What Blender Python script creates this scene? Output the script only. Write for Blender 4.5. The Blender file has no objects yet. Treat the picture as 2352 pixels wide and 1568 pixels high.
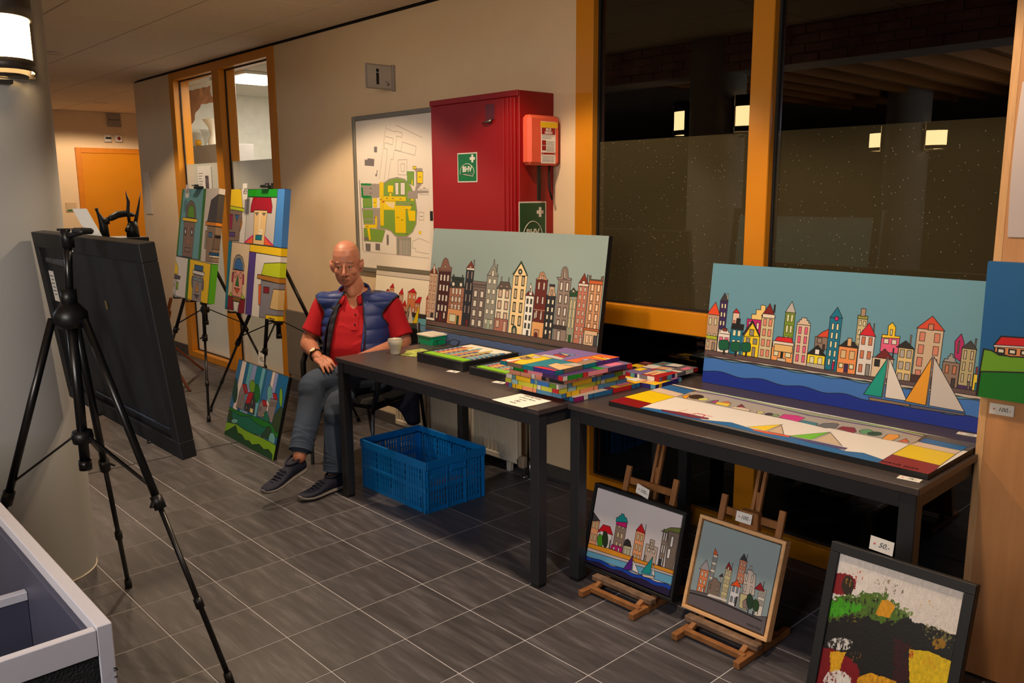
import bpy, bmesh, math, random
import numpy as np
from mathutils import Vector, Matrix, Quaternion
random.seed(7)
SC = bpy.context.scene
COL = SC.collection
PI = math.pi

# ---------------------------------------------------------------- camera, world, lights, exposure
cam_d = bpy.data.cameras.new('camera'); cam = bpy.data.objects.new('camera', cam_d); COL.objects.link(cam)
def cam_matrix(pitch, roll, yaw, loc):
    cy, sy, cp, sp = math.cos(yaw), math.sin(yaw), math.cos(pitch), math.sin(pitch)
    f = Vector((sy*cp, cy*cp, -sp)); r = Vector((cy, -sy, 0)); u = r.cross(f)
    cr, sr = math.cos(roll), math.sin(roll)
    r2 = r*cr+u*sr; u2 = -r*sr+u*cr
    m = Matrix((r2, u2, -f)).transposed().to_4x4(); m.translation = loc
    return m
cam.matrix_world = cam_matrix(0.17612, -0.00617, -0.82211, Vector((0, 0, 1.559)))
cam_d.sensor_width = 36.0; cam_d.lens = 29.534; cam_d.clip_start = 0.02; cam_d.clip_end = 60
SC.camera = cam
SC.view_settings.view_transform = 'Standard'; SC.view_settings.look = 'None'
SC.view_settings.gamma = 1.0; SC.view_settings.use_curve_mapping = False
SC.view_settings.exposure = -0.42
w = bpy.data.worlds.new('world'); SC.world = w; w.use_nodes = True
w.node_tree.nodes['Background'].inputs[0].default_value = (0.02, 0.025, 0.035, 1)
w.node_tree.nodes['Background'].inputs[1].default_value = 0.3

WARM = (1.0, 0.75, 0.50); WHITE = (1.0, 0.90, 0.78); COOL = (0.72, 0.80, 1.0)
def spot(name, loc, target, power, color, size, blend, radius=0.04):
    d = bpy.data.lights.new(name, 'SPOT'); d.energy = power; d.color = color
    d.spot_size = math.radians(size); d.spot_blend = blend; d.shadow_soft_size = radius
    o = bpy.data.objects.new(name, d); COL.objects.link(o); o.location = loc
    o.rotation_euler = (Vector(target)-Vector(loc)).to_track_quat('-Z', 'Y').to_euler()
    return o
def area(name, loc, target, power, color, sx, sy):
    d = bpy.data.lights.new(name, 'AREA'); d.energy = power; d.color = color
    d.shape = 'RECTANGLE'; d.size = sx; d.size_y = sy
    o = bpy.data.objects.new(name, d); COL.objects.link(o); o.location = loc
    o.rotation_euler = (Vector(target)-Vector(loc)).to_track_quat('-Z', 'Y').to_euler()
    return o
# recessed ceiling downlights along the corridor
DOWN = [(-11.3, 3.6, 190), (-7.6, 2.1, 120), (-4.6, 2.1, 190), (-2.6, 2.1, 150), (-1.1, 1.9, 120)]
for x, y, p in DOWN:
    spot('downlight_glow', (x, y, 2.655), (x, y, 0), p, WARM, 160 if x < -11 else 122, 0.22, 0.05)
# cool light of the hall behind the photographer, and added fill lights
spot('hall_glow', (-.7, -.9, 2.6), (-2.0, 1.85, .1), 200, COOL, 54, 1.0, 0.25)
area('hall_fill_glow', (-9.9, -2.2, 2.62), (-8.0, -.5, 0), 45, COOL, 0.6, 0.6)
area('hall_fill_glow', (2.6, -4.6, 2.6), (-3.5, -4.0, 1.2), 90, COOL, 0.8, 0.5)  # unseen light added to brighten the mirrored hall and its bricks
area('ceiling_fill_glow', (-1.0, -1.6, 1.9), (-3.0, 0.6, 2.67), 75, WHITE, 1.6, 1.0)  # added fill facing up to lift the ceiling, no known lamp there

# ---------------------------------------------------------------- materials
MATS = {}
def srgb(c):
    return tuple((v/255/12.92 if v/255 <= 0.04045 else ((v/255+0.055)/1.055)**2.4) for v in c)
def mat(name, col, rough=0.6, metal=0.0, var=0.06, scale=12.0, bump=0.0, bscale=200.0, emit=None, estr=0.0, trans=0.0, coat=0.0, spec=0.5, stretch=(1,1,1), bd=0.001, world=False):
    if name in MATS: return MATS[name]
    m = bpy.data.materials.new(name); m.use_nodes = True; nt = m.node_tree; b = nt.nodes['Principled BSDF']
    c = srgb(col); b.inputs['Roughness'].default_value = rough; b.inputs['Metallic'].default_value = metal
    b.inputs['Specular IOR Level'].default_value = spec
    if coat: b.inputs['Coat Weight'].default_value = coat; b.inputs['Coat Roughness'].default_value = 0.15
    if trans: b.inputs['Transmission Weight'].default_value = trans
    if emit: b.inputs['Emission Color'].default_value = (*srgb(emit), 1); b.inputs['Emission Strength'].default_value = estr
    tc = nt.nodes.new('ShaderNodeTexCoord'); mp = nt.nodes.new('ShaderNodeMapping'); mp.inputs['Scale'].default_value = stretch
    if world:
        g = nt.nodes.new('ShaderNodeNewGeometry'); nt.links.new(g.outputs['Position'], mp.inputs[0])
    else: nt.links.new(tc.outputs['Object'], mp.inputs[0])
    n = nt.nodes.new('ShaderNodeTexNoise'); n.inputs['Scale'].default_value = scale; n.inputs['Detail'].default_value = 4
    nt.links.new(mp.outputs[0], n.inputs['Vector'])
    r = nt.nodes.new('ShaderNodeValToRGB'); r.color_ramp.elements[0].position = 0.3; r.color_ramp.elements[1].position = 0.7
    r.color_ramp.elements[0].color = (*[max(0, v*(1-var)) for v in c], 1); r.color_ramp.elements[1].color = (*[min(1, v*(1+var)) for v in c], 1)
    nt.links.new(n.outputs[0], r.inputs[0]); nt.links.new(r.outputs[0], b.inputs['Base Color'])
    if bump:
        n2 = nt.nodes.new('ShaderNodeTexNoise'); n2.inputs['Scale'].default_value = bscale; nt.links.new(mp.outputs[0], n2.inputs['Vector'])
        bp = nt.nodes.new('ShaderNodeBump'); bp.inputs['Strength'].default_value = bump; bp.inputs['Distance'].default_value = bd
        nt.links.new(n2.outputs[0], bp.inputs['Height']); nt.links.new(bp.outputs[0], b.inputs['Normal'])
    MATS[name] = m; return m

M_wall = mat('wall_paint', (228, 200, 162), 0.85, var=0.02, scale=6, bump=0.35, bscale=420, bd=0.0006)
M_ceil = mat('ceiling_board', (222, 204, 180), 0.9, var=0.03, scale=30, bump=0.3, bscale=600)
M_gap = mat('ceiling_gap', (60, 50, 42), 0.9)
M_grout = mat('grout', (186, 184, 188), 0.9, var=0.08)
M_yel = mat('yellow_lacquer', (210, 132, 14), 0.38, var=0.03, scale=4, coat=0.2)
M_seal = mat('black_rubber_seal', (14, 13, 12), 0.6)
M_base = mat('dark_skirting', (74, 68, 62), 0.6)
M_dado = mat('grey_dado', (118, 106, 92), 0.7, var=0.03)
M_black = mat('black_paint', (17, 17, 19), 0.55, var=0.15, bump=0.2, bscale=90)
M_blackm = mat('black_metal', (18, 18, 20), 0.3, var=0.1, spec=0.6)
M_plast = mat('black_plastic', (22, 22, 24), 0.4, var=0.1)
M_table = mat('table_laminate', (72, 62, 60), 0.33, var=0.12, scale=60, spec=0.55)
M_tframe = mat('table_frame_dark', (40, 40, 43), 0.45, var=0.08)
M_paper = mat('white_paper', (236, 232, 224), 0.8, var=0.01)
M_ink = mat('black_ink', (20, 20, 24), 0.8)
M_red = mat('red_enamel', (146, 5, 9), 0.5, var=0.04, scale=3)
M_steel = mat('steel', (160, 160, 160), 0.3, metal=1.0)
M_wood = mat('easel_beech', (150, 98, 52), 0.55, var=0.25, scale=9, stretch=(3, 3, 0.4), bump=0.2, bscale=60)
M_wood2 = mat('pale_frame_wood', (226, 176, 122), 0.5, var=0.08, scale=9, stretch=(1, 1, 6))
M_ply = mat('plywood', (198, 140, 88), 0.5, var=0.12, scale=5, stretch=(6, 6, 0.5), coat=0.1)
M_plyedge = mat('plywood_edge', (214, 164, 110), 0.6, var=0.1, scale=30, stretch=(8, 8, 0.5))
M_rad = mat('radiator_enamel', (222, 208, 184), 0.45, var=0.02)
M_crate = mat('blue_crate_plastic', (0, 122, 200), 0.42, var=0.06)
M_pillar = mat('pillar_paint', (162, 161, 158), 0.75, var=0.03, scale=3, bump=0.2, bscale=300)
M_bronze = mat('patinated_metal', (64, 58, 52), 0.5, metal=0.5, var=0.5, scale=9)
M_fdark = mat('dark_sculpture', (24, 26, 22), 0.45, var=0.2)

def glass_mat(name, tint, rough, alpha_mix, diff=None, speck=False):
    if name in MATS: return MATS[name]
    m = bpy.data.materials.new(name); m.use_nodes = True; nt = m.node_tree; nt.nodes.remove(nt.nodes['Principled BSDF'])
    out = nt.nodes['Material Output']
    tr = nt.nodes.new('ShaderNodeBsdfTransparent'); tr.inputs[0].default_value = (*tint, 1)
    gl = nt.nodes.new('ShaderNodeBsdfGlossy'); gl.inputs['Roughness'].default_value = rough
    fr = nt.nodes.new('ShaderNodeFresnel'); fr.inputs[0].default_value = 1.52
    mu = nt.nodes.new('ShaderNodeMath'); mu.operation = 'MULTIPLY_ADD'; mu.inputs[1].default_value = 1.0; mu.inputs[2].default_value = alpha_mix
    nt.links.new(fr.outputs[0], mu.inputs[0])
    gb = nt.nodes.new('ShaderNodeNewGeometry'); bf = nt.nodes.new('ShaderNodeMath'); bf.operation = 'SUBTRACT'; bf.inputs[0].default_value = 1.0; nt.links.new(gb.outputs['Backfacing'], bf.inputs[1])
    mb_ = nt.nodes.new('ShaderNodeMath'); mb_.operation = 'MULTIPLY'; nt.links.new(mu.outputs[0], mb_.inputs[0]); nt.links.new(bf.outputs[0], mb_.inputs[1])
    mx = nt.nodes.new('ShaderNodeMixShader'); nt.links.new(mb_.outputs[0], mx.inputs[0])
    nt.links.new(tr.outputs[0], mx.inputs[1]); nt.links.new(gl.outputs[0], mx.inputs[2])
    last = mx
    if diff:
        df = nt.nodes.new('ShaderNodeBsdfDiffuse'); df.inputs[0].default_value = (*srgb(diff[0]), 1)
        m2 = nt.nodes.new('ShaderNodeMixShader'); m2.inputs[0].default_value = diff[1]
        nt.links.new(tr.outputs[0], m2.inputs[1]); nt.links.new(df.outputs[0], m2.inputs[2]); nt.links.new(m2.outputs[0], mx.inputs[1])
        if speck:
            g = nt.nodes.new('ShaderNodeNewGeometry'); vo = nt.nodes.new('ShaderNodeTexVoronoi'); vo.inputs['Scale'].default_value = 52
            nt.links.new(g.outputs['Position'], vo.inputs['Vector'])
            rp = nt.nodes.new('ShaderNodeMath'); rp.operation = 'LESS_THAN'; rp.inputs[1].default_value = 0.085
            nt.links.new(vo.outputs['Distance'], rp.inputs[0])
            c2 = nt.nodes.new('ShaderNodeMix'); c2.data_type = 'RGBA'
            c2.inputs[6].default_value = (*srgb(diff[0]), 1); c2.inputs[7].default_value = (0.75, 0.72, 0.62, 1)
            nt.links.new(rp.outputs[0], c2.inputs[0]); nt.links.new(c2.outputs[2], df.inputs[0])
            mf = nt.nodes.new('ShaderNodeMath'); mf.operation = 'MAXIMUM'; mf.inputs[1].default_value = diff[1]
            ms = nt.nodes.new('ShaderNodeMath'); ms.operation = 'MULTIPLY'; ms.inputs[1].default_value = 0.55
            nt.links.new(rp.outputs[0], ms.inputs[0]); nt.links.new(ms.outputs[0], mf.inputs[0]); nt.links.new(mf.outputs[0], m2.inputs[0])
    nt.links.new(last.outputs[0], out.inputs[0]); MATS[name] = m; return m
M_glass = glass_mat('window_glass', (0.93, 0.94, 0.92), 0.0, 0.02)
M_glassn = glass_mat('night_glass', (0.25, 0.25, 0.24), 0.0, 0.045)
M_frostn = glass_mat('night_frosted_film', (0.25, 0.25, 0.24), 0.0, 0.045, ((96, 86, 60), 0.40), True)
M_frost = glass_mat('frosted_film', (0.9, 0.9, 0.88), 0.25, 0.0, ((232, 232, 220), 0.72))
M_opaln = mat('warm_opal_glass', (255, 240, 210), 0.4, emit=(255, 214, 150), estr=22.0)
M_tube = mat('panel_diffuser', (255, 250, 235), 0.4, emit=(255, 246, 225), estr=7.0)

# ---------------------------------------------------------------- mesh helpers
class MB:
    def __init__(s): s.v = []; s.f = []; s.sm = []; s.mi = []; s.cur = 0
    def add(s, vs, fs, smooth=False):
        o = len(s.v); s.v += [tuple(v) for v in vs]
        for f in fs: s.f.append(tuple(i+o for i in f)); s.sm.append(smooth); s.mi.append(s.cur)
        return s
    def box(s, a, b, m=None):
        (x0, y0, z0), (x1, y1, z1) = a, b
        vs = [Vector(p) for p in ((x0,y0,z0),(x1,y0,z0),(x1,y1,z0),(x0,y1,z0),(x0,y0,z1),(x1,y0,z1),(x1,y1,z1),(x0,y1,z1))]
        if m is not None: vs = [m @ v for v in vs]
        return s.add(vs, [(3,2,1,0),(4,5,6,7),(0,1,5,4),(1,2,6,5),(2,3,7,6),(3,0,4,7)])
    def bbox(s, a, b, r=0.003, m=None):  # box with chamfered edges
        lo = Vector((min(a[0],b[0]),min(a[1],b[1]),min(a[2],b[2]))); hi = Vector((max(a[0],b[0]),max(a[1],b[1]),max(a[2],b[2])))
        r = min(r, min(hi-lo)*0.45)
        bm = bmesh.new(); bmesh.ops.create_cube(bm, size=1.0)
        for v in bm.verts: v.co = Vector([lo[i] if v.co[i] < 0 else hi[i] for i in range(3)])
        bmesh.ops.bevel(bm, geom=bm.edges[:], offset=r, segments=1, affect='EDGES', profile=0.5)
        bm.verts.ensure_lookup_table()
        vs = [(m @ v.co if m is not None else v.co.copy()) for v in bm.verts]
        fs = [tuple(v.index for v in f.verts) for f in bm.faces]; bm.free()
        return s.add(vs, fs)
    def cyl(s, p, q, r1, r2=None, n=14, caps=True):
        p, q = Vector(p), Vector(q); r2 = r1 if r2 is None else r2
        d = (q-p).normalized(); a = d.orthogonal().normalized(); b = d.cross(a)
        vs = []
        for c, r in ((p, r1), (q, r2)):
            for i in range(n):
                t = 2*PI*i/n; vs.append(c+(a*math.cos(t)+b*math.sin(t))*r)
        o = len(s.v); s.add(vs, [(i, (i+1) % n, n+(i+1) % n, n+i) for i in range(n)], True)
        if caps: s.add([], []); s.f += [tuple(o+i for i in reversed(range(n))), tuple(o+n+i for i in range(n))]; s.sm += [False, False]; s.mi += [s.cur]*2
        return s
    def bar(s, p, q, wx, wy, up=(0,0,1), r=0.0015):  # rectangular bar from p to q
        p, q = Vector(p), Vector(q); d = (q-p); L = d.length; d.normalize()
        u = Vector(up); a = d.cross(u)
        a = a.normalized() if a.length > 1e-5 else d.orthogonal().normalized()
        b = a.cross(d)
        m = Matrix((a, b, d)).transposed().to_4x4(); m.translation = p
        return s.bbox((-wx/2, -wy/2, 0), (wx/2, wy/2, L), r, m)
    def lathe(s, prof, c, n=28, m=None, a0=0, a1=2*PI, close=True):
        vs = []; full = abs(a1-a0-2*PI) < 1e-6; k = n if full else n+1
        for r, z in prof:
            for i in range(k):
                t = a0+(a1-a0)*i/n; v = Vector((r*math.cos(t), r*math.sin(t), z))
                if m is not None: v = m @ v
                vs.append(v+Vector(c))
        fs = []
        for j in range(len(prof)-1):
            for i in range(n):
                i2 = (i+1) % k; fs.append((j*k+i, j*k+i2, (j+1)*k+i2, (j+1)*k+i))
        return s.add(vs, fs, True)
    def prism(s, pts, h, m=None, z0=0.0):  # polygon in xy extruded from z0 to h
        n = len(pts); vs = [Vector((p[0], p[1], z0)) for p in pts]+[Vector((p[0], p[1], h)) for p in pts]
        if m is not None: vs = [m @ v for v in vs]
        return s.add(vs, [tuple(reversed(range(n))), tuple(range(n, 2*n))]+[(i, (i+1) % n, n+(i+1) % n, n+i) for i in range(n)])
    def path(s, pts, r, n=8, caps=True):  # smooth tube through points, r scalar or list
        P = [Vector(p) for p in pts]; R = r if isinstance(r, (list, tuple)) else [r]*len(P)
        vs = []; a = None
        for i, p in enumerate(P):
            d = (P[min(i+1, len(P)-1)]-P[max(i-1, 0)]).normalized()
            a = d.orthogonal().normalized() if a is None else (a-d*a.dot(d)).normalized()
            b = d.cross(a)
            for j in range(n):
                t = 2*PI*j/n; vs.append(p+(a*math.cos(t)+b*math.sin(t))*R[i])
        k = len(P); fs = [(i*n+j, i*n+(j+1) % n, (i+1)*n+(j+1) % n, (i+1)*n+j) for i in range(k-1) for j in range(n)]
        o = len(s.v); s.add(vs, fs, True)
        if caps: s.f += [tuple(o+i for i in reversed(range(n))), tuple(o+(k-1)*n+i for i in range(n))]; s.sm += [True, True]; s.mi += [s.cur]*2
        return s
    def mesh(s, name):
        me = bpy.data.meshes.new(name); me.from_pydata(s.v, [], s.f)
        me.polygons.foreach_set('use_smooth', s.sm); me.polygons.foreach_set('material_index', s.mi); me.update()
        return me
    def build(s, name, m, parent=None):
        me = s.mesh(name)
        for mm in (m if isinstance(m, (list, tuple)) else [m]): me.materials.append(mm)
        bm = bmesh.new(); bm.from_mesh(me); bmesh.ops.recalc_face_normals(bm, faces=bm.faces); bm.to_mesh(me); bm.free()
        return link(name, me, parent)
def link(name, me, parent=None):
    o = bpy.data.objects.new(name, me); COL.objects.link(o)
    if parent is not None:
        o.parent = parent; o.matrix_parent_inverse = pinv(parent)
    return o
WM = {}
def pinv(p):
    m = Matrix.Identity(4); q = p
    while q is not None:
        m = q.matrix_basis @ m if q.parent is None else q.matrix_parent_inverse @ q.matrix_basis @ m
        q = q.parent
    return m.inverted()
def tag(o, label, cat, group=None, kind=None):
    if label: o['label'] = label
    if cat: o['category'] = cat
    if group: o['group'] = group
    if kind: o['kind'] = kind
    return o
def thing(name, loc, label, cat, group=None, kind=None):
    o = bpy.data.objects.new(name, None); COL.objects.link(o); o.location = loc; o.empty_display_size = 0.05
    return tag(o, label, cat, group, kind)
def struct(name, mb, m, parent=None):
    o = mb.build(name, m, parent)
    if parent is None: o['kind'] = 'structure'
    return o
def B(a, b, r=None):
    mb = MB(); return mb.box(a, b) if r is None else mb.bbox(a, b, r)
# ================================================================ THE SETTING
YW = 3.2; ZC = 2.67; TX0, TY0, TS = -3.4788, 1.8918, 0.3
# --- floor: grout bed with single ceramic tiles
def tile_mat():
    m = bpy.data.materials.new('floor_tile'); m.use_nodes = True; nt = m.node_tree; b = nt.nodes['Principled BSDF']; L = nt.links
    g = nt.nodes.new('ShaderNodeNewGeometry'); oi = nt.nodes.new('ShaderNodeObjectInfo')
    # every tile has its own print: shift the pattern by a value that is constant inside one tile
    sc = nt.nodes.new('ShaderNodeVectorMath'); sc.operation = 'SUBTRACT'; sc.inputs[1].default_value = (TX0, TY0, 0)
    L.new(g.outputs['Position'], sc.inputs[0])
    dv = nt.nodes.new('ShaderNodeVectorMath'); dv.operation = 'SCALE'; dv.inputs['Scale'].default_value = 1/TS; L.new(sc.outputs[0], dv.inputs[0])
    fl = nt.nodes.new('ShaderNodeVectorMath'); fl.operation = 'FLOOR'; L.new(dv.outputs[0], fl.inputs[0])
    wn = nt.nodes.new('ShaderNodeTexWhiteNoise'); L.new(fl.outputs[0], wn.inputs[0])
    off = nt.nodes.new('ShaderNodeVectorMath'); off.operation = 'MULTIPLY_ADD'; off.inputs[1].default_value = (9, 9, 9)
    L.new(wn.outputs['Color'], off.inputs[0]); L.new(g.outputs['Position'], off.inputs[2])
    mp = nt.nodes.new('ShaderNodeMapping'); mp.inputs['Scale'].default_value = (1.6, 13, 1); L.new(off.outputs[0], mp.inputs[0])
    n = nt.nodes.new('ShaderNodeTexNoise'); n.inputs['Scale'].default_value = 2.2; n.inputs['Detail'].default_value = 7; n.inputs['Roughness'].default_value = 0.62
    L.new(mp.outputs[0], n.inputs['Vector'])
    r = nt.nodes.new('ShaderNodeValToRGB'); e = r.color_ramp.elements
    e[0].position = 0.30; e[0].color = (*srgb((60, 58, 61)), 1); e[1].position = 0.74; e[1].color = (*srgb((106, 104, 109)), 1)
    x = r.color_ramp.elements.new(0.52); x.color = (*srgb((76, 73, 77)), 1)
    L.new(n.outputs[0], r.inputs[0])
    hs = nt.nodes.new('ShaderNodeHueSaturation'); mr = nt.nodes.new('ShaderNodeMapRange'); mr.inputs[3].default_value = 0.86; mr.inputs[4].default_value = 1.12
    L.new(wn.outputs['Value'], mr.inputs[0]); L.new(mr.outputs[0], hs.inputs['Value']); L.new(r.outputs[0], hs.inputs['Color'])
    L.new(hs.outputs[0], b.inputs['Base Color']); b.inputs['Roughness'].default_value = 0.5
    rr = nt.nodes.new('ShaderNodeMapRange'); rr.inputs[3].default_value = 0.34; rr.inputs[4].default_value = 0.52; L.new(n.outputs[0], rr.inputs[0]); L.new(rr.outputs[0], b.inputs['Roughness'])
    bp = nt.nodes.new('ShaderNodeBump'); bp.inputs['Strength'].default_value = 0.15; bp.inputs['Distance'].default_value = 0.0006; L.new(n.outputs[0], bp.inputs['Height']); L.new(bp.outputs[0], b.inputs['Normal'])
    return m
M_tile = tile_mat()
floor = struct('floor', B((-13.2, -8.0, -0.12), (3.2, 7.2, -0.0015)), M_grout)
G = 0.0022
tmb = MB().bbox((G, G, -0.007), (TS-G, TS-G, 0.0), 0.0008); tme = tmb.mesh('tile'); tme.materials.append(M_tile)
i0, i1, j0, j1 = -21, 10, -4, 5
near = set(); vis = []
for i in range(-21, 10):
    for j in range(-4, 5):
        vis.append((i, j))
vis = [v for v in vis if (TX0+v[0]*TS > -9.8) and not (TY0+(v[1]+1)*TS > 3.27)]
vis.sort(key=lambda v: (TX0+v[0]*TS)**2+(TY0+v[1]*TS)**2); vis = vis[:300]; near = set(vis)
for i, j in vis:
    o = bpy.data.objects.new('tile', tme); COL.objects.link(o); o.parent = floor; o.location = (TX0+i*TS, TY0+j*TS, 0)
rest = MB()
for i in range(-33, 22):
    for j in range(-33, 18):
        if (i, j) in near: continue
        x, y = TX0+i*TS, TY0+j*TS
        if x < -13.2 or x+TS > 3.2 or y+TS > 7.2 or y < -8: continue
        if y+TS > 3.42 and x > -9.0: continue
        rest.add([(x+G, y+G, 0), (x+TS-G, y+G, 0), (x+TS-G, y+TS-G, 0), (x+G, y+TS-G, 0)], [(0, 1, 2, 3)])
o = rest.build('far_tiles', M_tile, floor); o['kind'] = 'stuff'
struct('trim_1', B((-4.984, -3, -0.001), (-4.974, YW, 0.0012)), M_seal)          # expansion joint in the floor

# --- ceiling: suspended boards
ceil = struct('ceiling', B((-13.2, -8.0, ZC+0.012), (3.2, 7.2, ZC+0.10)), M_gap)
cme = MB().bbox((0.003, 0.003, 0), (0.597, 0.597, 0.012), 0.003).mesh('ceiling_panel'); cme.materials.append(M_ceil)
X0c, Y0c = -5.93, 2.83
far = MB()
for i in range(-12, 15):
    for j in range(-18, 3):
        x, y = X0c+0.6*i, Y0c+0.6*j; h = 0.6
        if y+0.6 > YW and x > -9.2:
            if y >= YW: continue
            far.bbox((x+.003, y+.003, ZC), (x+.597, YW-.012, ZC+.012), .003); continue
        if x < -4.1 and y > 1.0 and x > -12.9:
            o = bpy.data.objects.new('ceiling_panel', cme); COL.objects.link(o); o.parent = ceil; o.location = (x, y, ZC)
        elif x < 3 and y > -8: far.add([(x+.003, y+.003, ZC), (x+.597, y+.003, ZC), (x+.597, y+.597, ZC), (x+.003, y+.597, ZC)], [(0, 1, 2, 3)])
o = far.build('far_ceiling_panels', M_ceil, ceil); o['kind'] = 'stuff'
# downlight bezels (recessed) where the corridor light comes from
for x, y, p in DOWN:
    r = MB().lathe([(0.055, 0.004), (0.075, -0.004), (0.078, 0.0), (0.078, 0.006)], (x, y, ZC), 24)
    t = r.build('downlight_ring', M_steel); 
    n_ = {0: 'farthest steel ring of a recessed downlight near the end door', 1: 'steel downlight ring in the ceiling by the interior window', 2: 'steel downlight ring above the seated man', 3: 'steel downlight ring above the first table', 4: 'steel downlight ring above the second table'}[DOWN.index((x, y, p))]
    tag(t, n_, 'downlight')

# --- main wall, with the two window openings
WA = [(-9.0, -8.095), (-6.067, -2.957)]                                            # solid stretches
wl = MB()
wl.box((-9.0, YW, 0), (-8.095, YW+.14, 2.655)); wl.box((-6.067, YW, 0), (-2.957, YW+.14, 2.655))
# rounded free end of the wall
R = 0.12
pts = [(-9.0, YW)]+[(-9.0-R*math.sin(a), YW+R-R*math.cos(a)) for a in [PI/2*k/8 for k in range(1, 9)]]+[(-9.12, 5.6), (-9.0, 5.6)]
wl.prism(pts, 2.655)
struct('wall_right', wl, M_wall)
struct('trim_2', MB().box((-9.0, YW+.004, 2.655), (-2.957, YW+.14, 2.682)).prism([(p[0]+.012 if p[0] < -9 else p[0], p[1]+.006) for p in pts], 2.682, z0=2.655), M_seal)
rail = MB(); rr = [(-9.0, YW-.012)]+[(-9.0-(R+.012)*math.sin(a), YW+R-(R+.012)*math.cos(a)) for a in [PI/2*k/8 for k in range(1, 9)]]+[(-9.132, 5.6)]
rail.path([(p[0], p[1], 2.64) for p in rr], 0.009, 6)
# skirting
struct('baseboard_right', MB().bbox((-9.0, YW-.012, 0), (-8.10, YW, .10), .002).bbox((-6.06, YW-.012, 0), (-5.0, YW, .10), .002).bbox((-5.0, YW-.012, 0), (-2.96, YW, .07), .002), M_base)
struct('trim_3', MB().bbox((-6.062, YW-.022, .135), (-4.95, YW, .655), .003), M_dado)  # thin grey panel low on the wall, right of the interior window
# end wall and the wall beyond the corner
ex = -12.6
ew = MB(); ew.box((ex-.14, -8, 0), (ex, 3.62, 2.67)); ew.box((ex-.14, 3.62, 2.19), (ex, 4.62, 2.67)); ew.box((ex-.14, 4.62, 0), (ex, 6.2, 2.67))
struct('wall_end', ew, M_wall)
struct('wall_back', B((ex, 5.6, 0), (-9.0, 5.74, 2.67)), M_wall)
d = struct('door_1', MB().bbox((ex-.02, 3.68, 0.005), (ex+.018, 4.56, 2.13), .003), M_yel)
MB().bbox((ex-.02, 3.62, 0), (ex+.03, 3.69, 2.19), .003).bbox((ex-.02, 4.55, 0), (ex+.03, 4.62, 2.19), .003).bbox((ex-.02, 3.69, 2.12), (ex+.03, 4.55, 2.19), .003).build('door_frame', mat('door_frame_yellow', (206, 122, 22), .4), d)
MB().cyl((ex+.018, 3.78, 1.05), (ex+.07, 3.78, 1.05), .01).cyl((ex+.065, 3.77, 1.05), (ex+.065, 3.90, 1.05), .009).build('door_handle', M_steel, d)

# --- tall interior window on the left (yellow frame, two panes)
def yellow_window(name, x0, x1, zt, mull, rail, w=.07, dep=.10, zb=0.0, bot=.08, y0=YW-.012, ft=.06):
    o = MB(); y1 = y0+dep
    o.bbox((x0, y0, zb), (x0+w, y1, zt), .003); o.bbox((x1-w, y0, zb), (x1, y1, zt), .003)
    o.bbox((x0+w, y0, zt-ft), (x1-w, y1, zt), .003); o.bbox((x0+w, y0, zb), (x1-w, y1, zb+bot), .003)
    t = struct(name, o, M_yel)
    for a, b in mull: MB().bbox((a, y0, zb+bot), (b, y1, zt-ft), .003).build('mullion', M_yel, t)
    for (a, b, z0, z1) in rail: MB().bbox((a, y0, z0), (b, y1, z1), .003).build('crossbar', M_yel, t)
    return t
w1 = yellow_window('window_1', -8.095, -6.067, 2.655, [(-7.16, -7.03)], [], w=.10, dep=.15, bot=.06, ft=.07)
cells1 = [(-7.995, -7.16), (-7.03, -6.167)]
for a, b in cells1:
    B((a, YW+.055, 1.83), (b, YW+.061, 2.585)).build('pane', M_glass, w1)
    B((a, YW+.055, .06), (b, YW+.061, 1.83)).build('frosted_pane', M_frost, w1)
    sm = MB(); s = .010
    sm.box((a, YW+.045, .06), (a+s, YW+.055, 2.585)).box((b-s, YW+.045, .06), (b, YW+.055, 2.585)).box((a, YW+.045, .06), (b, YW+.055, .06+s)).box((a, YW+.045, 2.585-s), (b, YW+.055, 2.585))
    sm.build('seal', M_seal, w1)
# --- big dark window behind the tables
ZT = 2.66; XR = -0.35
w2 = yellow_window('window_2', -2.957, XR, ZT, [(-1.971, -1.872)], [(-2.842, -1.971, .905, 1.010), (-1.872, XR-.115, .905, 1.010)], w=.115, dep=.115, bot=.085, ft=.08)
for a, b in [(-2.842, -1.971), (-1.872, XR-.115)]:
    for z0, z1, m, nm in ((1.80, ZT-.08, M_glassn, 'pane'), (1.01, 1.80, M_frostn, 'frosted_pane'), (.085, .905, M_glassn, 'pane')):
        B((a, YW+.035, z0), (b, YW+.041, z1)).build(nm, m, w2)
    for z0, z1 in ((1.01, ZT-.08), (.085, .905)):
        sm = MB(); s = .012
        sm.box((a, YW+.025, z0), (a+s, YW+.035, z1)).box((b-s, YW+.025, z0), (b, YW+.035, z1)).box((a+s, YW+.025, z0), (b-s, YW+.035, z0+s)).box((a+s, YW+.025, z1-s), (b-s, YW+.035, z1))
        sm.build('seal', M_seal, w2)
struct('wall_right_pier', MB().box((XR, YW, 0), (3.2, YW+.14, 2.67)).box((-2.957, YW+.002, ZT), (XR, YW+.14, 2.68)), M_wall)
# night outside: dark ground and a dark hedge wall beyond the panes
struct('wall_outside', B((-5.0, 6.4, -.1), (3.2, 6.5, 3.2)), mat('night_facade', (12, 11, 9), .9))

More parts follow.
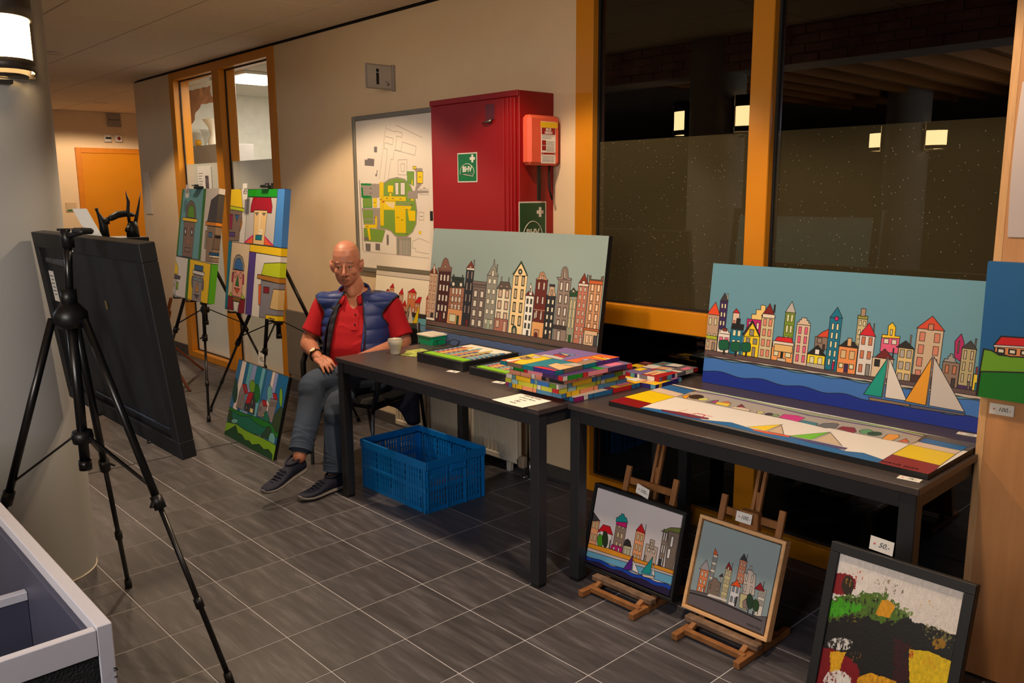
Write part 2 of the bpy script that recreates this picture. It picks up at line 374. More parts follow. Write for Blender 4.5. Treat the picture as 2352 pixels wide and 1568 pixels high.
# --- room behind the left window
ir = MB(); ir.box((-9.0, 3.34, 2.60), (-5.0, 7.2, 2.66)); struct('ceiling_2', ir, mat('inner_ceiling', (214, 212, 200), .9, bump=.2, bscale=40))
struct('wall_inner', MB().box((-9.0, 7.0, 0), (-5.0, 7.15, 2.6)).box((-5.1, 3.34, 0), (-5.0, 7.0, 2.6)).box((-9.0, 3.36, 0), (-8.9, 7.0, 2.6)), mat('inner_wall', (222, 218, 206), .9))
lp = thing('ceiling_panel_light', (-7.4, 3.7, 2.58), 'bright white ceiling light panel seen through the yellow framed interior window', 'ceiling light')
MB().bbox((-7.73, 3.42, 2.575), (-7.03, 3.98, 2.598), .003).build('housing', mat('panel_housing', (230, 230, 225), .5), lp)
MB().box((-7.70, 3.45, 2.570), (-7.06, 3.95, 2.576)).build('diffuser', M_tube, lp)
area('inner_room_glow', (-7.4, 4.3, 2.55), (-7.6, 4.3, 0), 75, WHITE, 1.2, 0.6)

# --- hall behind the photographer (seen only as reflections in the dark glass)
struct('wall_hall', MB().box((-12.6, -8.0, 0), (3.2, -7.86, 2.67)).box((3.06, -7.86, 0), (3.2, YW, 2.67)), mat('hall_wall', (120, 110, 96), .9))
rnd = random.Random(3)
t = struct('trim_4', B((-12.0, .62, 2.415), (3.05, .93, 2.668)), mat('brick_mortar', (190, 182, 180), .9))       # brick faced beam over the pillars
bk2 = MB()
for r_ in range(4):
    for k in range(74):
        x = -11.9+k*.2+(0.1 if r_ % 2 else 0); z = 2.42+r_*.0625; d_ = rnd.uniform(0, .004)
        bk2.box((x, .93, z), (x+.19, .942+d_, z+.052))
o = bk2.build('bricks', mat('purple_grey_brick', (176, 146, 146), .85, var=.3, scale=7), t); o['kind'] = 'stuff'
sl = thing('slatted_ceiling', (-2.5, -1.6, 2.5), 'timber slatted ceiling raft hanging in the hall, seen mirrored in the dark glass', 'ceiling raft')
for k in range(16):
    x = -4.9+k*.3; MB().bbox((x, -3.6, 2.50), (x+.06, .40, 2.60), .002).build('slat', mat('slat_timber', (170, 116, 62), .6), sl)
# ================================================================ flat painted pictures, drawn shape by shape
def homog(src, dst):
    A = []; b = []
    for (x, y), (u, v) in zip(src, dst):
        A.append([x, y, 1, 0, 0, 0, -u*x, -u*y]); b.append(u)
        A.append([0, 0, 0, x, y, 1, -v*x, -v*y]); b.append(v)
    h = np.linalg.solve(np.array(A, float), np.array(b, float)); return np.append(h, 1).reshape(3, 3)
class Art:
    """a picture W x H pixels; shapes may be given in sketch coordinates of the quadrilateral q"""
    def __init__(s, W, H, bg, q=None, lw=3.0):
        s.W, s.H = W, H; s.a = np.empty((H, W, 3), np.float32); s.a[:] = np.array(bg)/255.0; s.lw = lw
        s.M = homog(q, [(0, 0), (W, 0), (W, H), (0, H)]) if q else None
    def T(s, P):
        P = np.array(P, float).reshape(-1, 2)
        if s.M is None: return P
        q = np.c_[P, np.ones(len(P))] @ s.M.T; return q[:, :2]/q[:, 2:]
    def fill(s, P, c, oc=(18, 16, 16), lw=None):
        x0, y0 = np.floor(P.min(0)).astype(int); x1, y1 = np.ceil(P.max(0)).astype(int)+1
        x0, y0 = max(x0, 0), max(y0, 0); x1, y1 = min(x1, s.W), min(y1, s.H)
        if c is not None and x1 > x0 and y1 > y0:
            gx, gy = np.meshgrid(np.arange(x0, x1)+.5, np.arange(y0, y1)+.5); ins = np.zeros(gx.shape, bool); n = len(P)
            for i in range(n):
                (ax, ay), (bx, by) = P[i], P[(i+1) % n]
                if ay == by: continue
                k = ((ay > gy) != (by > gy)) & (gx < (bx-ax)*(gy-ay)/(by-ay)+ax); ins ^= k
            s.a[y0:y1, x0:x1][ins] = np.array(c)/255.0
        lw = s.lw if lw is None else lw
        if lw: s.stroke(np.vstack([P, P[:1]]), oc, lw)
        return s
    def stroke(s, P, c, lw):
        c = np.array(c)/255.0; r = lw/2
        for (ax, ay), (bx, by) in zip(P[:-1], P[1:]):
            x0, x1 = int(max(min(ax, bx)-r-2, 0)), int(min(max(ax, bx)+r+2, s.W)); y0, y1 = int(max(min(ay, by)-r-2, 0)), int(min(max(ay, by)+r+2, s.H))
            if x1 <= x0 or y1 <= y0: continue
            gx, gy = np.meshgrid(np.arange(x0, x1)+.5, np.arange(y0, y1)+.5); dx, dy = bx-ax, by-ay; L = dx*dx+dy*dy+1e-9
            t = np.clip(((gx-ax)*dx+(gy-ay)*dy)/L, 0, 1); d = np.hypot(gx-ax-t*dx, gy-ay-t*dy)
            k = np.clip(r+.5-d, 0, 1)[..., None]; s.a[y0:y1, x0:x1] = s.a[y0:y1, x0:x1]*(1-k)+c*k
        return s
    def p(s, pts, c, **k): return s.fill(s.T(pts), c, **k)
    def l(s, pts, c=(18, 16, 16), lw=None): return s.stroke(s.T(pts), c, s.lw if lw is None else lw)
    def r(s, a, b, c, **k):          # upright rectangle through two sketch points
        (x0, y0), (x1, y1) = s.T([a, b]); return s.fill(np.array([(x0, y0), (x1, y0), (x1, y1), (x0, y1)]), c, **k)
    def o(s, c0, rx, ry, c, **k):    # ellipse, radii in sketch units
        n = 22; P = [(c0[0]+rx*math.cos(2*PI*i/n), c0[1]+ry*math.sin(2*PI*i/n)) for i in range(n)]; return s.fill(s.T(P), c, **k)
    def house(s, bl, tr, c, wins=None, wc=(235, 230, 205), roof=None, rc=None, step=None, lw=None, frame=None):
        """bl, tr sketch corners; wins=(cols, rows, w, h, left margin, top margin, bottom margin) as fractions; roof = apex sketch points"""
        (x0, y1), (x1, y0) = s.T([bl, tr]); W_, H_ = x1-x0, y1-y0
        if roof is not None:
            A = s.T(roof); s.fill(np.vstack([[x0-W_*.04, y0], A, [x1+W_*.04, y0]]), rc or c, lw=lw)
        if step:
            n, hh = step; pts = [(x0, y0)]
            for i in range(n): pts += [(x0+W_*.5*i/n*.9, y0-hh*H_*i/n), (x0+W_*.5*i/n*.9, y0-hh*H_*(i+1)/n)]
            pts = pts+[(x0+x1-q[0], q[1]) for q in reversed(pts)]; s.fill(np.array(pts), rc or c, lw=lw)
        s.fill(np.array([(x0, y0), (x1, y0), (x1, y1), (x0, y1)]), c, lw=lw)
        if wins:
            nc, nr, w, h, ml, mt, mb = wins
            for i in range(nc):
                for j in range(nr):
                    cx = x0+W_*(ml+(1-2*ml)*(i/(nc-1) if nc > 1 else .5)); cy = y0+H_*(mt+(1-mt-mb)*(j/(nr-1) if nr > 1 else .5))
                    col = wc[(i+j) % len(wc)] if isinstance(wc, list) else wc
                    P = np.array([(cx-w*W_/2, cy-h*H_/2), (cx+w*W_/2, cy-h*H_/2), (cx+w*W_/2, cy+h*H_/2), (cx-w*W_/2, cy+h*H_/2)])
                    if frame:
                        C = P.mean(0); s.fill((P-C)*np.array([1.45, 1.22])+C, frame, lw=(lw or s.lw)*.6)
                    s.fill(P, col, lw=(lw or s.lw)*.8)
                    if frame == (44, 64, 44) or nr > 6: s.stroke(np.array([(cx, cy-h*H_/2), (cx, cy+h*H_/2)]), (30, 30, 30), s.lw*.6)
        return s
    def image(s, name):
        im = bpy.data.images.new(name, s.W, s.H); px = np.ones((s.H, s.W, 4), np.float32); px[..., :3] = s.a[::-1]
        im.pixels.foreach_set(px.ravel()); im.pack(); im.update(); return im
def art_mat(name, art, rough=0.55, bump=0.25, bscale=900, coat=0.0):
    m = bpy.data.materials.new(name); m.use_nodes = True; nt = m.node_tree; b = nt.nodes['Principled BSDF']; L = nt.links
    t = nt.nodes.new('ShaderNodeTexImage'); t.image = art.image(name); t.extension = 'EXTEND'; uv = nt.nodes.new('ShaderNodeUVMap'); uv.uv_map = 'UVMap'
    L.new(uv.outputs[0], t.inputs[0]); L.new(t.outputs[0], b.inputs['Base Color']); b.inputs['Roughness'].default_value = rough
    if coat: b.inputs['Coat Weight'].default_value = coat
    tc = nt.nodes.new('ShaderNodeTexCoord'); n = nt.nodes.new('ShaderNodeTexNoise'); n.inputs['Scale'].default_value = bscale; L.new(tc.outputs['Object'], n.inputs['Vector'])
    bp = nt.nodes.new('ShaderNodeBump'); bp.inputs['Strength'].default_value = bump; bp.inputs['Distance'].default_value = 0.0005
    L.new(n.outputs[0], bp.inputs['Height']); L.new(bp.outputs[0], b.inputs['Normal'])
    return m
def panel(name, bl, br, tl, T, m, medge, parent, inset=0.0, wrap=False):
    """a stretched canvas / board: front face carries m, sides either wrapped colours or medge"""
    bl, br, tl = Vector(bl), Vector(br), Vector(tl); ux, uz = (br-bl), (tl-bl); n = ux.cross(uz).normalized()
    ux0, uz0 = ux.normalized(), uz.normalized(); bl = bl+(ux0+uz0)*inset; ux = ux-ux0*2*inset; uz = uz-uz0*2*inset
    F = [bl, bl+ux, bl+ux+uz, bl+uz]; Bk = [v-n*T for v in F]
    me = bpy.data.meshes.new(name); me.from_pydata([tuple(v) for v in F+Bk], [], [(0, 1, 2, 3), (5, 4, 7, 6), (4, 5, 1, 0), (1, 5, 6, 2), (3, 2, 6, 7), (4, 0, 3, 7)])
    me.materials.append(m); me.materials.append(medge)
    uvl = me.uv_layers.new(name='UVMap'); e = .012
    U = [[(0, 0), (1, 0), (1, 1), (0, 1)], [(.5, .5)]*4, [(0, e), (1, e), (1, e), (0, e)], [(1-e, 0), (1-e, 0), (1-e, 1), (1-e, 1)], [(0, 1-e), (1, 1-e), (1, 1-e), (0, 1-e)], [(e, 0), (e, 0), (e, 1), (e, 1)]]
    if not wrap:
        for i in (2, 3, 4, 5): U[i] = [(0, 0), (1, 0), (1, 1), (0, 1)]
        U[3] = [(0, 1), (0, 0), (1, 0), (1, 1)]; U[5] = [(0, 0), (0, 1), (1, 1), (1, 0)]
    for i, pl in enumerate(me.polygons):
        pl.material_index = 0 if i == 0 or (wrap and i > 1) else 1
        for k, li in enumerate(pl.loop_indices): uvl.data[li].uv = U[i][k]
    return link(name, me, parent)
def tray(bl, br, tl, w, depth, m, parent, front=0.0, name='frame', lip=None):
    """four mitred bars around a picture; front = how far they stand proud"""
    bl, br, tl = Vector(bl), Vector(br), Vector(tl); ux, uz = (br-bl), (tl-bl); n = ux.cross(uz).normalized(); x, z = ux.normalized(), uz.normalized()
    W_, H_ = ux.length, uz.length; M = Matrix((x, z, n)).transposed().to_4x4(); M.translation = bl
    mb = MB(); d0, d1 = -depth+front, front
    mb.bbox((0, 0, d0), (W_, w, d1), .0015, M).bbox((0, H_-w, d0), (W_, H_, d1), .0015, M).bbox((0, w, d0), (w, H_-w, d1), .0015, M).bbox((W_-w, w, d0), (W_, H_-w, d1), .0015, M)
    mb.box((w*.5, w*.5, d0), (W_-w*.5, H_-w*.5, d0+.004), M)
    return mb.build(name, m, parent)
def text(name, body, size, origin, xdir, ydir, m, parent=None, ext=0.0004, align='CENTER', shear=0.0, off=0.0):
    cu = bpy.data.curves.new(name, 'FONT'); cu.body = body; cu.size = size; cu.align_x = align; cu.extrude = ext; cu.resolution_u = 3; cu.shear = shear; cu.offset = off
    o = bpy.data.objects.new(name, cu); COL.objects.link(o)
    me = bpy.data.meshes.new_from_object(o.evaluated_get(bpy.context.evaluated_depsgraph_get())); bpy.data.objects.remove(o); me.name = name
    x, y = Vector(xdir).normalized(), Vector(ydir).normalized(); z = x.cross(y); M = Matrix((x, y, z)).transposed().to_4x4(); M.translation = Vector(origin)
    me.transform(M); me.materials.clear(); me.materials.append(m)
    return link(name, me, parent)
def wave(x0, y0, x1, y1, n, amp, ph=0.0, n2=4):
    return [(x0+(x1-x0)*i/n, y0+(y1-y0)*i/n+amp*math.sin(ph+i*n2*2*PI/n)) for i in range(n+1)]
K = (18, 16, 16)
# ---- canal houses, wide
def art_canal():
    a = Art(1700, 840, (142, 160, 158), [(556, 97), (2186, 175), (2057, 1456), (479, 1132)], 3.2); H = a.house
    dk = (66, 26, 22); wg = (214, 206, 192)
    H((572, 965), (722, 500), dk, (3, 4, .15, .12, .22, .14, .28), wg); a.p([(600, 500), (598, 468), (622, 470), (640, 410), (655, 380), (672, 376), (690, 392), (705, 455), (728, 470), (722, 500)], (128, 88, 74)); a.o((665, 458), 10, 16, (168, 140, 120))
    a.p([(600, 500), (598, 490), (724, 496), (722, 506)], (150, 104, 84)); a.r((608, 965), (635, 880), (96, 30, 18)); a.r((582, 935), (600, 880), wg); a.r((648, 940), (668, 885), wg)
    H((482, 950), (598, 525), (196, 160, 134), (2, 5, .26, .12, .26, .12, .12), (196, 160, 134), [(515, 520), (545, 478), (562, 470), (580, 478), (598, 522)], (112, 44, 32)); a.p([(555, 520), (552, 465), (562, 428), (572, 465), (574, 522)], (206, 176, 150)); a.r((530, 945), (556, 890), (40, 40, 44)); a.r((482, 945), (572, 935), (230, 220, 205))
    H((683, 985), (845, 650), (158, 104, 80), (3, 3, .13, .16, .26, .13, .45), wg); a.p([(706, 650), (722, 600), (740, 562), (838, 566), (846, 655)], (46, 52, 46)); a.r((725, 574), (842, 562), (34, 50, 36)); a.r((738, 560), (750, 532), (60, 60, 60)); a.r((822, 562), (832, 538), (60, 60, 60))
    a.o((742, 620), 13, 20, (224, 216, 200)); a.o((812, 626), 13, 20, (224, 216, 200)); a.r((683, 990), (828, 865), (214, 150, 96)); a.r((704, 965), (768, 905), (206, 206, 176)); a.r((770, 1000), (796, 915), (24, 74, 34))
    for y in (735, 780, 830): a.l([(700, y), (835, y+12)], lw=2)
    H((820, 1010), (935, 480), (38, 40, 48), (2, 4, .17, .13, .25, .11, .3), (150, 134, 124), [(908, 405)], (126, 52, 34)); a.r((864, 487), (938, 474), (226, 214, 200)); a.r((926, 455), (940, 396), (120, 120, 116)); a.r((856, 1010), (880, 950), (110, 24, 20)); a.o((901, 462), 9, 8, (230, 210, 180))
    H((893, 1028), (1045, 640), (116, 102, 96), (2, 4, .22, .14, .25, .2, .14), wg, frame=(116, 102, 96)); a.r((918, 640), (1048, 604), (120, 104, 98))
    for i in range(12): a.o((928+i*10, 622+i*.9), 4, 6, (90, 76, 70), lw=1.5)
    H((1015, 1050), (1155, 550), (140, 138, 128), (2, 5, .24, .085, .27, .1, .17), (226, 220, 200), [(1095, 470), (1113, 440), (1117, 395), (1124, 395), (1128, 450), (1140, 480)], (140, 138, 128)); a.r((1098, 552), (1120, 496), (226, 220, 200)); a.r((1140, 505), (1154, 440), (140, 138, 128)); a.r((1048, 1040), (1086, 952), (170, 184, 160)); a.l([(1066, 1040), (1068, 952)])
    H((1118, 1062), (1278, 665), (228, 216, 190), (2, 3, .2, .16, .25, .13, .36), (206, 176, 156), frame=(150, 134, 118)); a.p([(1148, 664), (1165, 628), (1180, 598), (1262, 606), (1282, 672)], (92, 80, 74)); a.o((1188, 642), 13, 13, (150, 130, 116)); a.o((1240, 646), 13, 13, (150, 130, 116)); a.r((1118, 1066), (1250, 955), (166, 106, 92)); a.r((1135, 1020), (1172, 958), (196, 164, 144)); a.r((1200, 1070), (1236, 970), (196, 164, 144))
    a.r((1184, 600), (1196, 556), (150, 140, 130)); a.r((1252, 606), (1262, 562), (150, 140, 130))
    H((1250, 1100), (1430, 540), (236, 206, 154), (2, 4, .14, .13, .27, .1, .26), (206, 186, 150), frame=(44, 64, 44)); a.p([(1290, 530), (1320, 490), (1345, 450), (1372, 406), (1395, 455), (1415, 500), (1432, 545)], (34, 74, 44)); a.p([(1298, 545), (1322, 505), (1345, 468), (1371, 428), (1391, 472), (1408, 508), (1425, 545)], (236, 206, 154)); a.o((1362, 507), 18, 25, (30, 50, 34)); a.o((1362, 507), 9, 13, (200, 200, 180), lw=2)
    a.p([(1285, 1092), (1287, 1030), (1298, 1010), (1312, 1008), (1326, 1018), (1332, 1040), (1330, 1100)], (36, 66, 40)); a.p([(1294, 1092), (1295, 1040), (1311, 1020), (1322, 1042), (1322, 1098)], (150, 146, 130))
    H((1380, 1112), (1492, 738), (232, 230, 222), (2, 4, .2, .12, .28, .13, .28), (60, 64, 58), [(1440, 690), (1452, 688), (1475, 690)], (110, 30, 20)); a.p([(1448, 728), (1446, 660), (1462, 612), (1473, 665), (1472, 728)], (226, 216, 204)); a.r((1453, 700), (1463, 660), (60, 60, 60)); a.r((1418, 1110), (1440, 1055), (60, 60, 64))
    H((1462, 1130), (1620, 585), (98, 32, 22), (2, 3, .15, .12, .28, .11, .42), (196, 184, 172)); a.p([(1508, 580), (1535, 560), (1546, 520), (1572, 508), (1590, 525), (1600, 565), (1622, 590)], (206, 150, 110)); a.p([(1535, 580), (1548, 540), (1572, 524), (1586, 545), (1592, 586)], (210, 160, 118)); a.r((1556, 580), (1580, 545), (180, 150, 140)); a.r((1462, 1130), (1585, 985), (220, 160, 100)); a.l([(1492, 858), (1600, 872)], (200, 150, 120), 4)
    a.r((1488, 1128), (1540, 1050), (190, 140, 104)); a.p([(1496, 1126), (1496, 1085), (1510, 1068), (1524, 1086), (1524, 1128)], (96, 22, 14)); a.r((1490, 945), (1510, 885), (196, 184, 172)); a.r((1545, 955), (1567, 892), (196, 184, 172))
    H((1570, 1150), (1695, 735), (38, 38, 42), (2, 5, .2, .1, .27, .14, .2), (224, 216, 190)); a.p([(1620, 735), (1632, 690), (1640, 650), (1636, 640), (1684, 640), (1678, 655), (1684, 700), (1696, 738)], (196, 160, 130)); a.r((1634, 644), (1686, 630), (44, 44, 44)); a.r((1645, 725), (1668, 680), (170, 140, 120)); a.r((1625, 1148), (1650, 1088), (150, 120, 100))
    H((1665, 1168), (1838, 580), (140, 122, 112), (2, 4, .16, .12, .27, .12, .3), (220, 212, 200), frame=(128, 112, 104)); a.p([(1702, 560), (1740, 560), (1748, 490), (1766, 464), (1790, 462), (1806, 488), (1810, 565), (1842, 575), (1830, 590), (1712, 582)], (140, 122, 112)); a.p([(1760, 575), (1760, 500), (1778, 476), (1794, 500), (1796, 580)], (150, 132, 122)); a.r((1766, 570), (1782, 510), (206, 196, 186)); a.r((1670, 1035), (1790, 1018), (60, 50, 48)); a.r((1700, 1150), (1738, 1060), (200, 190, 180), lw=5)
    H((1780, 1190), (1893, 735), (144, 146, 128), (2, 3, .2, .2, .27, .19, .45), (226, 206, 160)); a.p([(1820, 740), (1820, 690), (1838, 685), (1860, 658), (1880, 690), (1896, 692), (1896, 742)], (24, 70, 36)); a.p([(1835, 705), (1858, 668), (1880, 708)], (150, 150, 136)); a.o((1857, 690), 9, 12, (220, 200, 170)); a.r((1806, 1185), (1836, 1100), (20, 80, 34)); a.r((1795, 1130), (1806, 1096), (224, 206, 160))
    H((1850, 1200), (1995, 632), (182, 110, 90), (2, 7, .18, .075, .27, .08, .16), (226, 216, 196), [(1960, 525)], (124, 40, 22)); a.r((1903, 640), (1998, 626), (226, 206, 190)); a.r((1938, 622), (1966, 596), (220, 206, 186)); a.r((1982, 600), (1993, 538), (90, 90, 86)); a.r((1908, 1198), (1935, 1120), (190, 186, 176))
    H((1945, 1215), (2132, 605), (198, 144, 104), (2, 5, .18, .1, .27, .1, .32), (236, 196, 160), frame=(196, 144, 104)); a.p([(2002, 600), (2003, 548), (2022, 545), (2020, 580), (2110, 588), (2118, 560), (2138, 552), (2134, 606)], (110, 90, 76)); a.r((2000, 622), (2132, 600), (190, 90, 40)); a.r((1950, 1062), (2095, 1050), (176, 90, 44)); a.r((1945, 1215), (2080, 1070), (210, 176, 140)); a.r((1968, 1172), (1998, 1100), (236, 200, 166)); a.r((2004, 1172), (2032, 1105), (236, 200, 166)); a.r((2036, 1205), (2080, 1110), (64, 64, 72))
    a.p([(400, 935), (2100, 1212), (2100, 1275), (400, 985)], (92, 72, 66)); a.l([(440, 985), (2060, 1268)], (24, 28, 24), 7); a.l([(440, 1008), (1800, 1262), (2060, 1300)], (24, 28, 24), 6)
    for i in range(12): x = 530+i*125; a.l([(x, 1003+(x-440)*.176), (x, 1022+(x-440)*.178)], (24, 28, 24), 6)
    top = wave(380, 1012, 2100, 1335, 60, 3.5, 0, 17); a.p([(380, 990), (2100, 1280)]+top[::-1], (84, 68, 62)); a.p(top+[(2100, 1700), (380, 1300)], (74, 92, 132))
    return a
# ---- colourful waterfront with two sailing boats
def art_harbour():
    a = Art(1760, 800, (102, 154, 176), [(170, 70), (2100, 199), (1966, 1212), (94, 861)], 3.6); H = a.house
    cr = (232, 226, 186); pk = (226, 140, 118); bg = (206, 184, 152)
    H((195, 560), (268, 328), (58, 34, 92), (2, 4, .22, .13, .3, .13, .15), cr, [(248, 268)], (62, 54, 66)); a.r((261, 312), (272, 276), cr)
    H((108, 655), (212, 420), (186, 158, 132), (2, 2, .16, .18, .28, .18, .4), cr, [(187, 330)], (232, 76, 36)); a.r((118, 572), (196, 560), (176, 190, 40)); a.r((127, 628), (141, 592), cr); a.r((157, 650), (180, 602), (150, 130, 112))
    H((283, 600), (346, 406), (228, 200, 180), (2, 1, .24, .2, .28, .25, .55), pk, [(325, 374)], (206, 28, 38))
    a.p([(424, 445), (427, 412), (456, 412), (458, 380), (487, 382), (489, 350), (520, 354), (516, 470)], (240, 206, 128)); a.p([(388, 560), (396, 441), (498, 452), (490, 570)], (196, 24, 112)); a.r((404, 505), (424, 462), (240, 220, 200)); a.r((456, 512), (476, 470), (240, 220, 200))
    H((192, 664), (282, 548), (236, 226, 218), (2, 1, .3, .34, .27, .3, .6), (230, 100, 140), step=(3, .3)); a.r((234, 522), (262, 508), (150, 50, 34))
    H((272, 684), (370, 505), (0, 120, 148), (2, 2, .24, .2, .3, .2, .46), cr); a.r((292, 508), (375, 482), (24, 24, 24)); a.r((322, 488), (352, 442), (24, 24, 24)); a.r((326, 688), (342, 640), cr)
    H((363, 690), (480, 560), (246, 214, 22), (2, 1, .26, .26, .27, .22, .7), (140, 134, 118)); a.p([(372, 560), (433, 470), (482, 560)], (246, 214, 22)); a.l([(368, 548), (432, 458), (480, 558)], (44, 18, 26), 12); a.r((410, 552), (442, 515), (150, 140, 120)); a.r((424, 694), (450, 634), (150, 134, 120))
    a.r((572, 400), (586, 350), (44, 18, 18)); H((466, 704), (580, 432), (214, 198, 156), (2, 4, .24, .16, .29, .14, .14), pk, [(550, 340)], (128, 26, 22)); a.r((498, 432), (582, 416), (236, 220, 200))
    H((632, 600), (718, 404), (120, 150, 34), (2, 3, .22, .24, .3, .18, .1), cr, [(697, 326)], (190, 184, 178))
    H((553, 720), (706, 628), (246, 164, 92), None); a.p([(564, 612), (598, 562), (692, 570), (710, 622)], (222, 24, 36)); a.r((566, 626), (708, 606), (236, 220, 200)); a.r((574, 655), (700, 625), (236, 190, 120)); a.r((572, 686), (605, 660), cr); a.r((648, 698), (688, 672), cr); a.r((616, 712), (636, 664), (24, 20, 20)); a.r((594, 724), (652, 710), (210, 196, 180))
    H((700, 745), (818, 488), (222, 196, 170), (2, 4, .2, .17, .27, .14, .17), (234, 96, 134), step=(3, .17))
    a.p([(845, 640), (850, 560), (940, 568), (936, 650)], (140, 118, 104)); a.p([(858, 562), (900, 530), (942, 510), (940, 568)], (222, 72, 40)); a.r((862, 602), (896, 572), (150, 130, 116)); a.r((896, 660), (914, 615), (60, 40, 40))
    H((790, 768), (916, 692), (246, 222, 36), (2, 1, .24, .46, .27, .38, .6), cr, [(868, 617)], (26, 22, 22)); a.r((846, 678), (880, 648), (240, 236, 226)); a.r((788, 775), (912, 752), (190, 180, 166), lw=2)
    H((912, 778), (1030, 440), (0, 116, 148), (2, 5, .18, .12, .3, .17, .15), cr, [(950, 430), (1000, 364), (1028, 425)], (0, 116, 148)); a.o((993, 441), 13, 15, (214, 20, 110)); a.r((958, 782), (978, 730), (190, 20, 90))
    H((1115, 620), (1200, 438), (206, 190, 146), (2, 3, .22, .18, .28, .2, .15), cr); a.r((1134, 440), (1202, 424), (150, 154, 60)); a.r((1153, 424), (1190, 376), (170, 142, 118))
    H((990, 800), (1134, 640), (244, 150, 84), (2, 1, .28, .3, .27, .26, .7), (220, 186, 134), [(1024, 614), (1060, 585), (1112, 600)], (34, 26, 26)); a.r((1062, 624), (1096, 574), (226, 176, 120)); a.r((1006, 766), (1036, 740), cr); a.r((1074, 776), (1106, 750), cr); a.r((1038, 798), (1070, 745), (60, 34, 90))
    a.r((1236, 530), (1248, 476), (220, 190, 160)); H((1118, 815), (1250, 562), (228, 218, 212), (2, 3, .22, .19, .27, .13, .18), (206, 120, 84), [(1212, 468)], (214, 24, 44)); a.r((1180, 822), (1215, 748), (140, 134, 130))
    H((1282, 660), (1414, 570), (232, 96, 136), (2, 1, .26, .3, .28, .3, .7), (230, 220, 206)); a.p([(1294, 568), (1296, 546), (1334, 550), (1338, 488), (1366, 466), (1388, 500), (1382, 556), (1416, 560), (1414, 574)], (248, 206, 40)); a.r((1348, 552), (1366, 515), cr); a.r((1362, 710), (1376, 640), (50, 30, 30))
    a.r((1480, 612), (1495, 552), (200, 160, 130)); H((1380, 862), (1507, 646), (226, 196, 132), (2, 3, .3, .22, .27, .16, .16), (180, 170, 160), [(1390, 630), (1455, 588), (1507, 640)], (34, 28, 28))
    H((1488, 868), (1708, 524), (206, 180, 152), (2, 4, .2, .16, .22, .14, .17), (212, 132, 108), [(1633, 424)], (214, 72, 42)); a.r((1603, 516), (1642, 480), (206, 130, 100)); a.r((1480, 870), (1700, 842), (70, 40, 40), lw=2)
    H((1218, 828), (1372, 716), (226, 202, 170), None, roof=[(1240, 706), (1315, 642)], rc=(116, 26, 24)); a.r((1243, 756), (1282, 716), (34, 28, 28))
    a.p([(1778, 700), (1782, 590), (1825, 542), (1843, 600), (1834, 740)], (176, 30, 100)); a.r((1797, 670), (1814, 590), (200, 196, 160))
    a.p([(1705, 730), (1712, 708), (1735, 710), (1738, 690), (1750, 690), (1752, 675), (1768, 678), (1770, 700), (1782, 702), (1784, 722), (1800, 740)], (160, 154, 148)); H((1680, 902), (1815, 740), (142, 116, 100), (2, 1, .2, .3, .28, .24, .7), (196, 120, 84)); a.r((1750, 905), (1782, 842), (60, 52, 50))
    a.r((1910, 650), (1928, 576), (140, 130, 126)); H((1795, 915), (1925, 648), (184, 170, 126), (2, 3, .17, .2, .26, .15, .3), (206, 190, 160), [(1888, 588)], (62, 58, 58)); a.r((1795, 930), (1925, 900), (74, 36, 96), lw=2); a.r((1860, 922), (1882, 862), (130, 110, 100))
    a.p([(1918, 822), (1922, 764), (1990, 770), (1990, 830)], (140, 44, 34)); a.r((1890, 940), (1990, 822), (232, 206, 40)); a.r((1908, 938), (1990, 880), (0, 130, 160))
    a.p([(60, 640), (600, 722), (1000, 800), (1500, 862), (2000, 935), (2000, 990), (60, 684)], (96, 74, 74)); t = wave(60, 678, 2000, 990, 50, 3, 1, 13); a.p([(60, 672), (2000, 968)]+t[::-1], (200, 184, 174))
    t = wave(60, 690, 2000, 1002, 60, 5, 1, 9); a.p(t+[(2000, 1500), (60, 1200)], (62, 118, 196)); t = wave(60, 776, 2000, 1120, 60, 9, 1.2, 7); a.p(t+[(2000, 1500), (60, 1200)], (10, 44, 150))
    for x, y, rr in ((240, 617, 34), (317, 628, 32), (388, 632, 32)):
        a.r((x-6, y+62), (x+8, y+20), (30, 26, 20)); a.p([(x+rr*math.copysign(abs(math.cos(t_))**.5, math.cos(t_)), y+rr*math.copysign(abs(math.sin(t_))**.5, math.sin(t_))) for t_ in [2*PI*i/24 for i in range(24)]], (0, 92, 60))
    for (m0, m1, L_, R_, h, c1, c2, hc) in (((1335, 702), (1300, 968), (1172, 946), (1460, 990), (1205, 964, 1482, 1012), (0, 160, 140), (232, 222, 212), (150, 122, 100)), ((1632, 694), (1594, 1022), (1447, 992), (1846, 1064), (1480, 1014, 1850, 1074), (238, 160, 34), (206, 196, 190), (96, 94, 110))):
        a.p([(h[0], h[1]), (h[2], h[3]), (h[2]-6, h[3]+16), (h[0]+8, h[1]+22)], hc); a.p([m0, L_, (m1[0]-8, m1[1]-2)], c1); a.p([(m0[0]+10, m0[1]+2), (m1[0]+14, m1[1]), R_], c2); a.l([m0, m1], (120, 120, 130), 8); a.l([m0, m1], K, 2)
    return a
